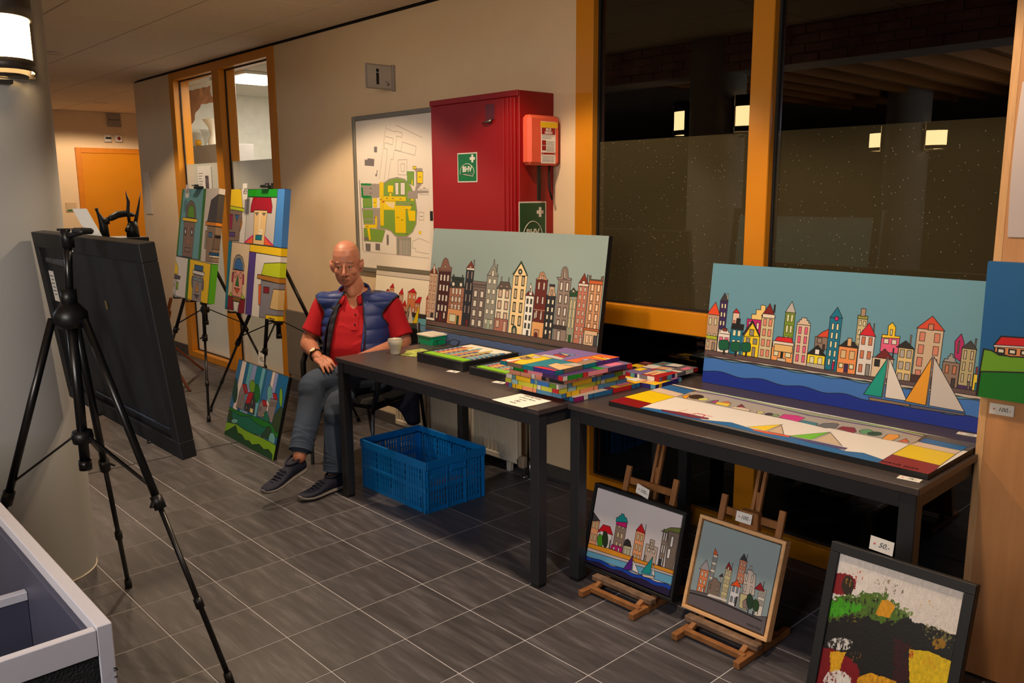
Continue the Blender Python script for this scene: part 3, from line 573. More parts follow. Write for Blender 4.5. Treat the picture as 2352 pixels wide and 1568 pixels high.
# ---- long board lying flat: river with boats
def art_river():
    a = Art(1500, 520, (238, 232, 226), [(466, 105), (2230, 451), (1931, 622), (96, 202)], 2.6)
    # right and left colour bands
    yl, dr, bl, cm, gy = (240, 206, 10), (136, 6, 22), (20, 104, 170), (224, 200, 180), (92, 84, 80)
    a.p([(430, 100), (600, 140), (2240, 455), (2200, 500), (1900, 440), (440, 120)], gy, lw=0)
    a.p([(480, 178), (610, 140), (1912, 397), (1860, 440), (1820, 447)], (176, 168, 160))
    t = [(600, 148), (760, 172), (900, 205), (1060, 240), (1250, 285), (1500, 328), (1700, 362), (1890, 405)]
    a.l(t, (92, 66, 120), 16); a.l([(x+14, y-7) for x, y in t], (112, 190, 40), 9)
    a.l([(480, 178), (1822, 450)], K, 3)
    a.p([(240, 236), (320, 240), (480, 265), (640, 310), (720, 318), (800, 325), (930, 365), (1080, 395), (1300, 440), (1460, 490), (1560, 500), (1690, 545), (1640, 570), (1500, 530), (1300, 480), (1050, 415), (800, 350), (500, 290), (250, 244)], bl)
    a.p([(230, 244), (500, 290), (800, 350), (1050, 415), (1300, 480), (1500, 530), (1650, 556), (1640, 600), (90, 230)], (110, 106, 106), lw=2)
    def side(x0, y0, dx, dy, X, Y):
        pass
    a.p([(82, 206), (180, 178), (345, 216), (265, 246)], dr); a.p([(180, 178), (318, 138), (480, 178), (345, 216)], yl); a.p([(318, 138), (376, 122), (530, 162), (480, 178)], cm); a.p([(376, 122), (440, 108), (590, 142), (530, 162)], bl)
    a.p([(1645, 556), (1725, 508), (2000, 572), (1930, 640)], dr); a.p([(1725, 508), (1825, 452), (2090, 508), (2000, 572)], yl); a.p([(1825, 452), (1875, 436), (2125, 488), (2088, 508)], cm); a.p([(1875, 436), (1912, 415), (2160, 465), (2125, 488)], bl); a.p([(1912, 415), (1930, 395), (2235, 450), (2160, 465)], gy)
    a.o((600, 178), 42, 13, (44, 34, 30)); a.o((640, 192), 32, 7, (216, 216, 110)); a.p([(525, 185), (520, 174), (565, 163), (545, 188)], (238, 160, 40))
    a.p([(650, 208), (700, 197), (728, 198), (714, 220)], (120, 112, 116)); a.p([(680, 210), (720, 196), (728, 212)], (190, 50, 130)); a.p([(705, 218), (720, 206), (800, 218), (782, 234)], (240, 208, 40)); a.p([(738, 208), (780, 203), (800, 216)], (232, 120, 70))
    a.p([(790, 240), (840, 230), (910, 252), (905, 262)], (226, 206, 186)); a.p([(830, 236), (860, 220), (880, 240)], (140, 24, 30)); a.o((968, 268), 22, 7, (212, 206, 130)); a.o((1018, 278), 24, 8, (50, 44, 36)); a.o((1055, 284), 20, 8, (130, 160, 110))
    a.p([(1075, 296), (1105, 278), (1180, 285), (1225, 298), (1185, 322)], (214, 44, 140)); a.p([(1190, 322), (1215, 312), (1300, 330), (1290, 345)], (60, 130, 150)); a.p([(1290, 345), (1330, 330), (1405, 326), (1420, 336), (1400, 358), (1340, 358)], (110, 110, 112)); a.l([(1365, 322), (1425, 330)], (220, 190, 120), 8)
    a.p([(1410, 360), (1440, 348), (1508, 355), (1520, 378), (1500, 386)], (140, 24, 40)); a.o((1575, 378), 38, 14, (96, 160, 110)); a.o((1625, 390), 42, 12, (34, 70, 50)); a.p([(1665, 420), (1700, 392), (1760, 395), (1770, 408), (1725, 430)], (240, 160, 50)); a.p([(1755, 435), (1805, 418), (1825, 440)], (226, 100, 60))
    for q, c in (([(895, 350), (1095, 336), (1000, 374)], (248, 212, 30)), ([(1012, 376), (1090, 342), (1103, 394)], (214, 186, 156)), ([(1130, 402), (1370, 380), (1262, 424)], (116, 200, 40)), ([(1276, 426), (1372, 385), (1438, 460)], (214, 190, 160))): a.p(q, c)
    a.p([(918, 362), (1000, 376), (1142, 402), (1132, 410), (1000, 388), (925, 370)], (226, 92, 50)); a.p([(1135, 405), (1265, 428), (1468, 472), (1452, 482), (1250, 440)], (84, 66, 120))
    a.l([(1095, 336), (1000, 374)], (60, 60, 70), 4); a.l([(1372, 380), (1262, 424)], (60, 60, 70), 4)
    a.p([(398, 250), (480, 262), (600, 285), (670, 300), (668, 308), (560, 296), (410, 262)], (120, 44, 70)); a.l([(500, 265), (560, 276), (600, 274), (690, 292)], (200, 40, 90), 6); a.l([(580, 280), (610, 272), (650, 282), (636, 296)], (200, 40, 90), 5); a.l([(490, 264), (548, 252)], (190, 150, 60), 4)
    return a
def art_redroofs():
    a = Art(900, 420, (238, 226, 202), [(494, 56), (1786, 191), (1691, 1228), (420, 966)], 2.2); rd, og = (204, 20, 34), (214, 128, 80); H = a.house
    a.p([(494, 50), (1800, 185), (1800, 255), (480, 118)], (112, 104, 86)); a.p([(480, 118), (1800, 258), (1800, 340), (470, 182)], (206, 192, 176))
    for bl, tr, ap, w in (((640, 520), (700, 415), [(678, 388)], None), ((700, 500), (778, 375), [(762, 310)], (2, 1, .25, .5, .3, .4, .4)), ((760, 660), (845, 565), [(770, 500), (828, 498)], (2, 1, .2, .3, .3, .5, .4)), ((840, 700), (930, 468), [(918, 380)], (2, 2, .26, .32, .28, .24, .2)), ((905, 705), (982, 638), [(958, 550)], (2, 1, .2, .4, .3, .5, .4)), ((985, 735), (1150, 460), [(1102, 388)], (2, 2, .2, .2, .25, .2, .2)), ((1110, 745), (1210, 605), [(1185, 515), (1240, 520)], (2, 2, .24, .26, .3, .25, .2)), ((1300, 760), (1420, 560), [(1360, 470)], (2, 3, .2, .2, .27, .2, .2)), ((1460, 780), (1640, 640), [(1550, 560)], (2, 1, .2, .4, .3, .5, .4))):
        H(bl, tr, og, w, (226, 206, 190), ap, rd)
    a.p([(400, 640), (800, 684), (1220, 755), (1800, 850), (1800, 900), (1200, 810), (790, 745), (400, 700)], (56, 46, 42)); a.p([(400, 700), (790, 745), (1200, 810), (1800, 900), (1800, 990), (1200, 905), (830, 870), (400, 820)], (104, 170, 180))
    a.p([(400, 820), (830, 870), (1200, 905), (1800, 990), (1800, 1080), (1100, 985), (845, 938), (400, 880)], (108, 150, 180)); a.p([(400, 880), (845, 938), (1100, 985), (1800, 1085), (1800, 1300), (400, 1300)], (0, 104, 158))
    a.p([(1040, 612), (915, 858), (990, 870)], (160, 132, 112)); a.p([(1046, 620), (1000, 875), (1098, 885)], (222, 206, 190)); a.p([(1200, 615), (1083, 878), (1165, 890)], (236, 200, 20)); a.p([(910, 862), (1190, 896), (1150, 925), (930, 880)], (70, 70, 60))
    return a
def art_hills():
    a = Art(720, 500, (20, 100, 160), [(215, 406), (596, 542), (480, 1170), (114, 970)], 3.2); b = [(44, 108, 160), (226, 212, 206), (10, 100, 150), (96, 170, 190), (140, 156, 206), (0, 120, 150), (110, 180, 200), (10, 110, 150), (50, 116, 176), (226, 212, 206), (150, 160, 214), (0, 104, 164)]
    e = [0, .085, .175, .235, .305, .395, .50, .565, .60, .70, .755, .81, 1.0]
    for i in range(12): a.fill(np.array([(e[i]*a.W, 0), (e[i+1]*a.W, 0), ((e[i+1]-.02)*a.W, a.H), ((e[i]-.02)*a.W, a.H)]), b[i], lw=2)
    a.o((190, 640), 20, 96, (24, 66, 50)); a.o((320, 612), 22, 48, (110, 160, 20)); a.o((355, 665), 22, 70, (10, 110, 20)); a.o((450, 670), 19, 68, (110, 176, 176)); a.o((535, 695), 12, 72, (120, 176, 20))
    g = (136, 124, 124); y = (220, 206, 140)
    a.p([(200, 770), (222, 655), (246, 590), (272, 668), (250, 790)], g); a.p([(246, 590), (276, 598), (288, 665), (262, 668)], (176, 10, 20)); a.r((262, 640), (272, 612), g)
    for x in (224, 240, 256): a.r((x-5, 720), (x+4, 672), y)
    a.r((212, 768), (222, 730), y); a.r((226, 770), (235, 735), y)
    a.p([(258, 790), (266, 740), (330, 655), (345, 745), (335, 825)], (50, 46, 48)); a.p([(266, 740), (292, 655), (330, 660), (303, 742)], (178, 12, 22)); a.r((315, 748), (325, 715), y); a.r((300, 805), (330, 782), y); a.r((272, 782), (280, 762), y)
    a.p([(358, 835), (372, 745), (395, 712), (434, 760), (408, 850)], g); a.p([(395, 712), (420, 716), (434, 764), (402, 758)], (178, 12, 22)); a.r((372, 795), (380, 765), y); a.r((384, 800), (391, 770), y); a.r((396, 832), (410, 822), y)
    a.p([(455, 885), (440, 800), (455, 702), (512, 715), (470, 885)], g); a.p([(474, 662), (500, 665), (512, 715), (482, 708)], (178, 12, 22))
    for x in (461, 472, 484, 496): a.r((x-4, 760), (x+4, 732), y)
    a.p([(120, 760), (165, 772), (200, 790), (260, 815), (330, 835), (400, 860), (470, 900), (520, 950), (520, 1000), (110, 900)], (10, 122, 14)); a.p([(120, 785), (180, 800), (230, 835), (300, 840), (340, 880), (400, 918), (440, 920), (430, 990), (300, 960), (110, 890)], (0, 110, 84))
    a.p([(140, 870), (136, 800), (150, 785), (168, 800), (175, 860), (160, 885)], (36, 70, 26)); a.o((190, 872), 24, 18, (110, 176, 176)); a.p([(380, 990), (425, 930), (450, 908), (466, 935), (460, 1010)], (30, 72, 36)); a.p([(398, 868), (412, 810), (430, 795), (440, 830), (456, 885)], (16, 110, 80)); a.p([(470, 900), (480, 840), (510, 790), (540, 765), (560, 800), (540, 950), (500, 960)], (48, 70, 34)); a.o((470, 1010), 24, 52, (110, 176, 176))
    a.p([(114, 876), (160, 885), (205, 895), (260, 935), (320, 965), (380, 990), (440, 1020), (500, 1055), (490, 1200), (100, 1000)], (128, 180, 10)); a.p([(110, 955), (150, 935), (200, 905), (215, 960), (245, 975), (270, 1015), (300, 1020), (320, 1050), (375, 1046), (410, 1085), (445, 1085), (475, 1125), (470, 1200), (100, 1000)], (8, 70, 20))
    return a
def art_faces_a():   # four stylised heads, the near canvas
    a = Art(640, 690, (222, 216, 208), [(517, 165), (893, 160), (827, 1079), (472, 999)], 3.2); p = a.p
    p([(480, 150), (585, 165), (597, 300), (480, 300)], (250, 210, 0)); p([(500, 280), (607, 300), (603, 328), (500, 306)], (196, 206, 20)); p([(500, 306), (592, 322), (590, 420), (575, 470), (570, 532), (495, 524)], (132, 108, 92)); p([(508, 342), (528, 344), (520, 446), (505, 444)], (150, 20, 70)); p([(544, 345), (571, 348), (556, 395)], (50, 100, 160)); p([(505, 466), (543, 470), (541, 500), (503, 496)], (90, 60, 130)); p([(588, 365), (594, 400), (586, 440), (575, 460)], (190, 120, 20))
    p([(633, 165), (845, 160), (842, 222), (632, 218)], (14, 150, 14)); p([(632, 220), (842, 224), (808, 567), (607, 540)], (196, 190, 184)); p([(672, 220), (795, 224), (804, 290), (798, 335), (770, 332), (768, 316), (678, 312), (672, 328), (650, 326), (655, 280)], (166, 0, 26)); p([(678, 312), (769, 316), (742, 560), (667, 550)], (234, 196, 134))
    p([(684, 332), (706, 332), (696, 350)], (160, 150, 140)); p([(734, 335), (756, 335), (745, 352)], (160, 150, 140)); a.l([(720, 334), (708, 476), (728, 478), (732, 456), (718, 454)], (240, 234, 220), 8); p([(686, 488), (730, 490), (726, 524), (683, 520)], (0, 120, 140)); p([(607, 542), (668, 492), (665, 550)], (240, 96, 40)); p([(748, 498), (806, 566), (742, 558)], (240, 96, 40)); a.l([(610, 538), (668, 490)], (200, 30, 110), 9); a.l([(748, 500), (806, 562)], (200, 30, 110), 9)
    p([(843, 160), (900, 160), (870, 580), (808, 568)], (70, 136, 210)); p([(484, 530), (522, 532), (492, 998), (466, 990)], (0, 116, 146)); p([(522, 534), (648, 554), (612, 935), (492, 905)], (226, 200, 164)); p([(648, 552), (870, 580), (866, 640), (642, 602)], (246, 204, 0)); p([(642, 602), (688, 610), (655, 1048), (610, 1038)], (84, 56, 140)); p([(688, 612), (866, 640), (832, 1095), (652, 1048)], (230, 224, 220))
    p([(526, 724), (534, 660), (552, 628), (574, 624), (596, 645), (607, 700), (604, 738)], (140, 136, 130)); p([(537, 722), (544, 672), (560, 652), (578, 652), (592, 690), (594, 734)], (56, 108, 176)); p([(530, 726), (600, 738), (586, 920), (522, 905)], (232, 160, 140)); p([(524, 745), (534, 748), (528, 812), (518, 808)], (180, 30, 80)); p([(596, 760), (605, 764), (602, 830), (592, 826)], (180, 30, 80)); a.o((544, 762), 8, 20, (226, 160, 140)); a.o((581, 768), 8, 20, (226, 160, 140)); p([(562, 760), (568, 842), (544, 834)], (20, 120, 40)); p([(536, 852), (574, 860), (556, 890)], (220, 80, 20))
    p([(500, 905), (516, 880), (522, 906), (516, 915)], (180, 206, 20)); p([(586, 888), (612, 932), (584, 925)], (180, 206, 20)); p([(496, 905), (526, 910), (532, 1005), (488, 995)], (136, 6, 20)); p([(574, 925), (612, 935), (602, 1038), (560, 1018)], (136, 6, 20)); p([(526, 912), (578, 925), (574, 948), (526, 938)], (150, 100, 16)); p([(530, 942), (572, 950), (552, 1015), (536, 1010)], (232, 228, 220))
    p([(722, 762), (745, 685), (866, 680), (860, 800)], (196, 214, 10)); p([(697, 760), (860, 790), (856, 828), (694, 788)], (184, 120, 18)); p([(722, 800), (856, 828), (832, 1080), (706, 1050)], (136, 134, 146)); p([(704, 830), (722, 832), (714, 972), (702, 966)], (236, 96, 20)); p([(738, 845), (778, 850), (776, 892), (736, 886)], (136, 8, 24)); p([(806, 862), (858, 868), (840, 1010), (778, 994)], (224, 190, 130)); p([(752, 1034), (850, 1048), (842, 1095), (748, 1072)], (246, 206, 0)); a.l([(775, 1058), (812, 1068)], K, 5); a.l([(778, 1066), (812, 1078)], K, 3)
    return a
def art_faces_b():
    a = Art(560, 690, (206, 196, 188), [(178, 163), (435, 158), (358, 960), (109, 905)], 3.2); p = a.p; gr = (56, 120, 20)
    p([(185, 155), (330, 160), (290, 655), (140, 625)], (104, 160, 168)); p([(174, 155), (188, 158), (144, 625), (130, 622)], gr); p([(327, 160), (343, 160), (302, 658), (288, 652)], gr)
    p([(200, 355), (208, 280), (225, 248), (242, 242), (262, 262), (272, 310), (272, 368)], (110, 98, 86)); p([(214, 358), (222, 295), (240, 272), (256, 288), (264, 366)], (94, 150, 10)); p([(182, 360), (282, 372), (278, 396), (180, 382)], (248, 200, 20)); p([(190, 386), (266, 396), (244, 640), (176, 628)], (132, 106, 92)); a.o((199, 458), 9, 28, (96, 86, 96)); a.o((199, 458), 4.5, 16, (230, 226, 220)); a.o((243, 463), 9, 28, (96, 86, 96)); a.o((243, 463), 4.5, 16, (230, 226, 220)); a.l([(220, 430), (212, 530), (224, 536), (224, 520)], (190, 120, 60), 5); p([(194, 568), (232, 574), (230, 602), (192, 594)], (140, 116, 100))
    p([(350, 388), (378, 240), (430, 198), (500, 200), (480, 420)], (72, 66, 64)); p([(340, 388), (480, 402), (474, 428), (338, 414)], (214, 130, 30)); p([(352, 418), (470, 432), (440, 680), (338, 665)], (140, 116, 92)); p([(338, 452), (350, 455), (340, 578), (330, 574)], (150, 140, 120)); p([(360, 462), (384, 465), (382, 500), (358, 496)], (60, 110, 150)); p([(410, 434), (470, 440), (440, 590), (384, 580)], (110, 90, 76)); p([(364, 602), (440, 612), (438, 632), (362, 620)], (20, 80, 130)); p([(364, 622), (438, 632), (437, 642), (362, 636)], (230, 220, 200))
    p([(100, 622), (222, 645), (205, 925), (90, 892)], (226, 218, 212)); p([(110, 650), (130, 655), (148, 705), (146, 755), (112, 745)], (248, 206, 10)); p([(112, 750), (165, 770), (160, 792), (112, 776)], (90, 84, 84)); p([(108, 780), (140, 788), (128, 895), (100, 885)], (200, 190, 180)); p([(138, 806), (150, 808), (146, 862), (134, 858)], (130, 170, 30)); a.l([(112, 790), (122, 840), (132, 792)], K, 3)
    p([(218, 642), (232, 645), (212, 925), (196, 920)], gr); p([(232, 648), (374, 682), (350, 975), (212, 925)], (244, 200, 10)); p([(262, 688), (324, 700), (320, 736), (260, 724)], (50, 96, 140)); p([(250, 724), (332, 744), (328, 770), (248, 748)], (226, 220, 210)); a.o((250, 810), 9, 44, (110, 104, 120)); a.o((318, 825), 8, 44, (110, 104, 120)); p([(254, 752), (318, 770), (302, 955), (242, 935)], (150, 140, 140)); p([(262, 772), (276, 776), (274, 802), (260, 798)], (120, 160, 180)); p([(292, 782), (308, 786), (306, 810), (290, 806)], (120, 160, 180)); p([(283, 806), (286, 878), (268, 876)], (226, 150, 30)); p([(258, 892), (292, 902), (276, 926)], (90, 76, 70))
    p([(374, 682), (450, 690), (420, 990), (350, 975)], (84, 166, 20))
    return a
def art_pink():
    a = Art(640, 500, (214, 206, 206), [(190, 362), (794, 559), (676, 1127), (100, 883)], 3.0); H = a.house; og = (236, 160, 110)
    H((122, 760), (202, 600), og, (2, 2, .24, .26, .28, .22, .3), (214, 196, 150)); a.p([(150, 600), (160, 540), (204, 602)], (56, 52, 56)); a.p([(186, 675), (226, 626), (274, 640), (292, 700)], (206, 0, 24)); H((184, 790), (286, 700), (232, 226, 222)); a.r((262, 790), (276, 738), (190, 170, 150))
    H((286, 800), (396, 610), (142, 120, 104), (2, 3, .2, .17, .32, .17, .2), (220, 196, 150)); a.r((316, 625), (396, 600), (200, 10, 110)); a.p([(316, 605), (320, 575), (336, 575), (338, 562), (352, 562), (354, 548), (374, 552), (378, 570), (392, 580), (398, 612)], (0, 150, 150)); a.p([(272, 800), (284, 765), (358, 785), (352, 832)], (190, 14, 110)); a.r((290, 800), (306, 785), (236, 200, 180)); a.r((322, 820), (338, 792), (236, 200, 180))
    H((358, 845), (420, 780), (206, 196, 150), (2, 1, .22, .5, .3, .5, .4), (230, 226, 206)); a.p([(368, 772), (378, 735), (396, 727), (414, 745), (420, 784)], (40, 36, 34)); H((418, 880), (520, 690), og, (2, 3, .24, .2, .3, .18, .16), (206, 190, 150), [(497, 618)], (206, 0, 24)); a.r((520, 680), (530, 625), (190, 170, 160))
    H((500, 900), (608, 790), (196, 174, 158), (2, 1, .24, .16, .3, .2, .7), (214, 200, 180)); a.r((546, 790), (588, 740), (190, 170, 150)); a.r((556, 775), (574, 755), (210, 190, 170)); a.r((504, 895), (524, 845), (180, 160, 140)); H((598, 940), (690, 668), (140, 120, 104), (2, 3, .26, .2, .29, .17, .22), (226, 220, 216)); a.p([(636, 672), (705, 645), (790, 650), (760, 690)], (110, 120, 50)); a.p([(690, 668), (770, 690), (700, 980), (650, 950)], (120, 104, 92)); a.r((602, 930), (634, 872), (50, 46, 56)); a.r((694, 780), (726, 712), (230, 226, 220)); a.r((668, 860), (700, 800), (230, 226, 220))
    a.o((203, 740), 20, 46, (70, 150, 20)); a.o((238, 730), 20, 58, (36, 54, 26)); a.r((188, 800), (196, 780), K); a.r((228, 812), (236, 785), K)
    a.p([(100, 750), (280, 800), (500, 880), (720, 950), (700, 1000), (90, 785)], (230, 150, 30)); a.p([(96, 778), (300, 845), (500, 905), (710, 975), (700, 1010), (90, 800)], (206, 190, 186)); a.p([(90, 800), (300, 865), (500, 925), (710, 990), (700, 1050), (90, 840)], (100, 166, 200)); t = wave(90, 838, 700, 1060, 40, 6, 0, 4); a.p(t+[(700, 1130), (90, 900)], (0, 60, 170)); t = wave(90, 858, 700, 1090, 40, 6, .5, 4); a.p(t+[(700, 1200), (90, 950)], (28, 14, 60))
    a.p([(432, 842), (360, 938), (418, 945)], (84, 20, 130)); a.p([(434, 872), (424, 945), (470, 970)], (230, 224, 220)); a.p([(572, 852), (488, 960), (548, 975)], (0, 150, 150)); a.p([(574, 895), (560, 975), (580, 988)], (230, 224, 220)); a.p([(488, 972), (580, 990), (570, 1006), (500, 990)], (220, 200, 180))
    return a
def art_grey():
    a = Art(600, 560, (146, 164, 166), [(868, 559), (1444, 745), (1279, 1380), (746, 1154)], 3.0); H = a.house
    H((898, 985), (966, 822), (226, 218, 200), (2, 3, .28, .2, .28, .2, .2), (140, 150, 160), [(948, 768)], (236, 92, 16)); H((806, 1085), (900, 930), (236, 136, 80), (2, 3, .2, .18, .28, .2, .2), (226, 216, 200)); a.p([(832, 915), (884, 850), (905, 935)], (166, 158, 160)); H((1094, 1010), (1182, 866), (216, 134, 96), (2, 3, .18, .18, .3, .18, .2), (236, 216, 196), [(1162, 806)], (46, 50, 56)); a.r((1178, 850), (1188, 815), (150, 160, 160))
    H((968, 1060), (1000, 960), (226, 216, 200)); a.p([(972, 970), (998, 950), (1000, 975)], (50, 46, 46)); H((972, 1140), (1068, 930), (206, 192, 140), (2, 4, .22, .13, .28, .13, .12), (230, 214, 180), [(1048, 868)], (150, 0, 24)); a.r((1066, 920), (1076, 874), (150, 160, 160)); a.r((1034, 925), (1050, 905), (230, 220, 190))
    a.p([(878, 1100), (898, 1000), (918, 1004), (928, 980), (958, 985), (966, 1010), (984, 1015), (968, 1120)], (132, 112, 96)); a.r((902, 1055), (914, 1025), (180, 160, 140)); a.r((948, 1075), (962, 1040), (226, 216, 200)); a.r((856, 1080), (868, 1040), (230, 190, 150))
    a.p([(1138, 1100), (1158, 945), (1178, 950), (1184, 922), (1222, 932), (1226, 955), (1244, 960), (1226, 1110)], (206, 190, 176)); a.r((1200, 925), (1218, 898), (206, 190, 176))
    for x, y in ((1175, 980), (1215, 992), (1160, 1055), (1202, 1070)): a.r((x-12, y+24), (x+12, y-24), (226, 220, 206))
    H((1030, 1170), (1130, 1040), (228, 224, 222), (2, 2, .24, .24, .28, .24, .3), (130, 140, 150)); a.p([(1056, 1032), (1104, 996), (1132, 1052)], (236, 84, 14)); a.r((1078, 1180), (1104, 1118), (50, 46, 46)); a.p([(1112, 1190), (1124, 1090), (1178, 1105), (1168, 1210)], (206, 192, 140)); a.p([(1140, 1150), (1164, 1130), (1176, 1160), (1170, 1200), (1140, 1190)], (150, 126, 120))
    H((1220, 1245), (1316, 1075), (228, 220, 204), (3, 2, .16, .2, .22, .2, .5), (200, 196, 190)); a.p([(1228, 1060), (1276, 1018), (1304, 1084)], (156, 0, 22)); a.r((1290, 1070), (1304, 1010), (50, 46, 46)); a.r((1240, 1240), (1254, 1190), (226, 150, 110))
    a.p([(760, 1060), (880, 1090), (1030, 1165), (1220, 1250), (1330, 1260), (1300, 1420), (720, 1200)], (96, 88, 92)); a.l([(750, 1078), (880, 1115), (1030, 1175), (1270, 1285)], K, 8); a.p([(900, 1090), (1030, 1135), (1020, 1150), (880, 1105)], (226, 216, 206), lw=1)
    a.o((1192, 1150), 25, 52, (30, 64, 40)); a.o((1234, 1178), 24, 42, (36, 70, 34)); a.r((1170, 1230), (1182, 1200), (40, 30, 30)); a.r((1204, 1245), (1218, 1218), (40, 30, 30))
    return a
def art_abstract():
    a = Art(640, 1090, (26, 24, 22), [(292, 740), (1105, 985), (820, 2560), (20, 2130)], 0); Y, X = np.mgrid[0:1090, 0:640]
    Mi = np.linalg.inv(a.M); q = np.stack([X+.5, Y+.5, np.ones_like(X)], -1) @ Mi.T; x, y = q[..., 0]/q[..., 2], q[..., 1]/q[..., 2]
    def noise(n, seed, asp=1.0):
        m = int(n*.6*asp)+3; g = np.random.RandomState(seed).rand(n+2, m); yi = np.clip(Y/1090.*n, 0, n-1e-3); xi = np.clip(X/640.*(m-2), 0, m-2-1e-3); y0 = yi.astype(int); x0 = xi.astype(int); fy, fx = yi-y0, xi-x0
        fy = fy*fy*(3-2*fy); fx = fx*fx*(3-2*fx)
        return (g[y0, x0]*(1-fy)*(1-fx)+g[y0+1, x0]*fy*(1-fx)+g[y0, x0+1]*(1-fy)*fx+g[y0+1, x0+1]*fy*fx)-.5
    f = noise(12, 1)*60+noise(34, 2)*50+noise(90, 3, 2)*60+noise(260, 5)*70; fine = noise(500, 6)*.35+noise(260, 9, 5)*.5+noise(120, 7, .8)*.6+noise(50, 12, 3)*.8
    def blot(c, col, dry=0.0, var=.12):
        k = c if dry <= 0 else c & (fine > dry-.5); rgb = np.array(col)/255.*(1+var*(fine[..., None])); a.a[k] = np.clip(rgb, 0, 1)[k]
    def E(cx, cy, rx, ry, w=1.0, rot=0.0):
        c, s = math.cos(rot), math.sin(rot); u = ((x-cx)*c+(y-cy)*s)/rx; v = (-(x-cx)*s+(y-cy)*c)/ry; return u*u+v*v+w*f/260. < 1
    def Q(pts, wob=.25):
        uu, vv = x+f*wob, y+noise(60, 8)*80*wob+fine*10*wob*2; ins = np.zeros(x.shape, bool); n = len(pts)
        for i in range(n):
            (ax, ay), (bx, by) = pts[i], pts[(i+1) % n]
            if ay == by: continue
            ins ^= ((ay > vv) != (by > vv)) & (uu < (bx-ax)*(vv-ay)/(by-ay)+ax)
        return ins
    blot(Q([(0, 600), (1300, 600), (1300, 1320), (1000, 1250), (760, 1175), (640, 1080), (480, 1010), (200, 1040), (0, 900)], .3), (236, 226, 216), 0, .08)
    blot(E(560, 960, 90, 55), (150, 134, 104), .75); blot(E(640, 985, 60, 40), (110, 104, 96), .8); blot(E(850, 1080, 60, 40), (206, 160, 100), .9); blot(E(900, 1120, 50, 30), (120, 116, 100), 1.0)
    blot(E(300, 940, 95, 70), (140, 14, 24)); blot(E(380, 890, 60, 50), (190, 90, 70), .75); blot(E(340, 950, 40, 62), (44, 34, 18)); blot(E(345, 930, 26, 30), (150, 110, 20), .6)
    blot(Q([(150, 1060), (330, 1010), (560, 985), (760, 1150), (600, 1190), (380, 1140), (180, 1190)], .5), (78, 110, 30), .2, .3); blot(Q([(150, 1060), (300, 1035), (440, 1070), (420, 1110), (230, 1160)], .4), (66, 160, 16), .1, .25); blot(E(700, 1120, 60, 35), (110, 140, 60), .6)
    blot(E(370, 1165, 50, 18), (150, 130, 20), .7); blot(E(470, 1140, 70, 26), (150, 150, 140), .95); blot(Q([(515, 1130), (560, 1040), (600, 1035), (648, 1075), (612, 1158)], .12), (226, 158, 20))
    blot(E(930, 1270, 120, 50, 1, .5), (120, 110, 60), .7, .4); blot(E(930, 1320, 45, 36), (160, 116, 20), .3); blot(E(880, 1220, 60, 30), (170, 170, 150), .9)
    blot(E(290, 1320, 80, 40), (214, 208, 200), .45); blot(Q([(100, 1350), (240, 1345), (400, 1450), (440, 1700), (60, 1640)], .2), (130, 8, 20)); blot(Q([(225, 1365), (325, 1370), (280, 1500), (220, 1500)], .12), (230, 170, 24)); blot(E(390, 1400, 50, 30), (140, 90, 40), .8); blot(E(270, 1560, 90, 70), (226, 220, 210), .2)
    blot(Q([(640, 1290), (740, 1310), (740, 1560), (620, 1560)], .5), (56, 14, 18), .2)
    blot(Q([(738, 1350), (880, 1370), (1010, 1430), (1000, 1640), (740, 1640)], .08), (234, 196, 14), 0, .16); blot(E(752, 1380, 14, 40), (190, 60, 20), .3); blot(E(880, 1440, 60, 40), (214, 150, 20), .7)
    blot(Q([(400, 1530), (480, 1500), (650, 1560), (640, 1700), (380, 1700)], .15), (226, 160, 20), 0, .3)
    blot(Q([(0, 1700), (300, 1740), (420, 1900), (0, 1900)], .4), (210, 150, 30)); blot(Q([(500, 1760), (1000, 1780), (900, 2300), (500, 2200)], .4), (130, 20, 20)); blot(Q([(0, 2000), (500, 2100), (400, 2500), (0, 2400)], .4), (230, 222, 210))
    return a
def art_farm():
    a = Art(500, 510, (10, 92, 150), [(2009, 58), (3116, 114), (2987, 1120), (1926, 953)], 5)
    a.p([(1980, 640), (2030, 650), (2080, 680), (2240, 695), (3200, 720), (3100, 1200), (1900, 1100)], (104, 160, 24)); a.p([(2048, 660), (2052, 612), (2500, 640), (2490, 700), (2150, 690)], (226, 140, 84)); a.p([(2046, 614), (2092, 556), (2560, 584), (2540, 640)], (206, 14, 24)); a.p([(2044, 626), (2046, 612), (2540, 638), (2540, 650)], (226, 216, 206), lw=2)
    for x in (2090, 2163, 2240, 2320, 2400): a.r((x-22, 664+(x-2090)*.09), (x+24, 640+(x-2090)*.09), (230, 220, 196))
    a.p([(1960, 790), (2100, 792), (2400, 800), (3200, 850), (3100, 1400), (1900, 1200)], (0, 112, 14))
    return a
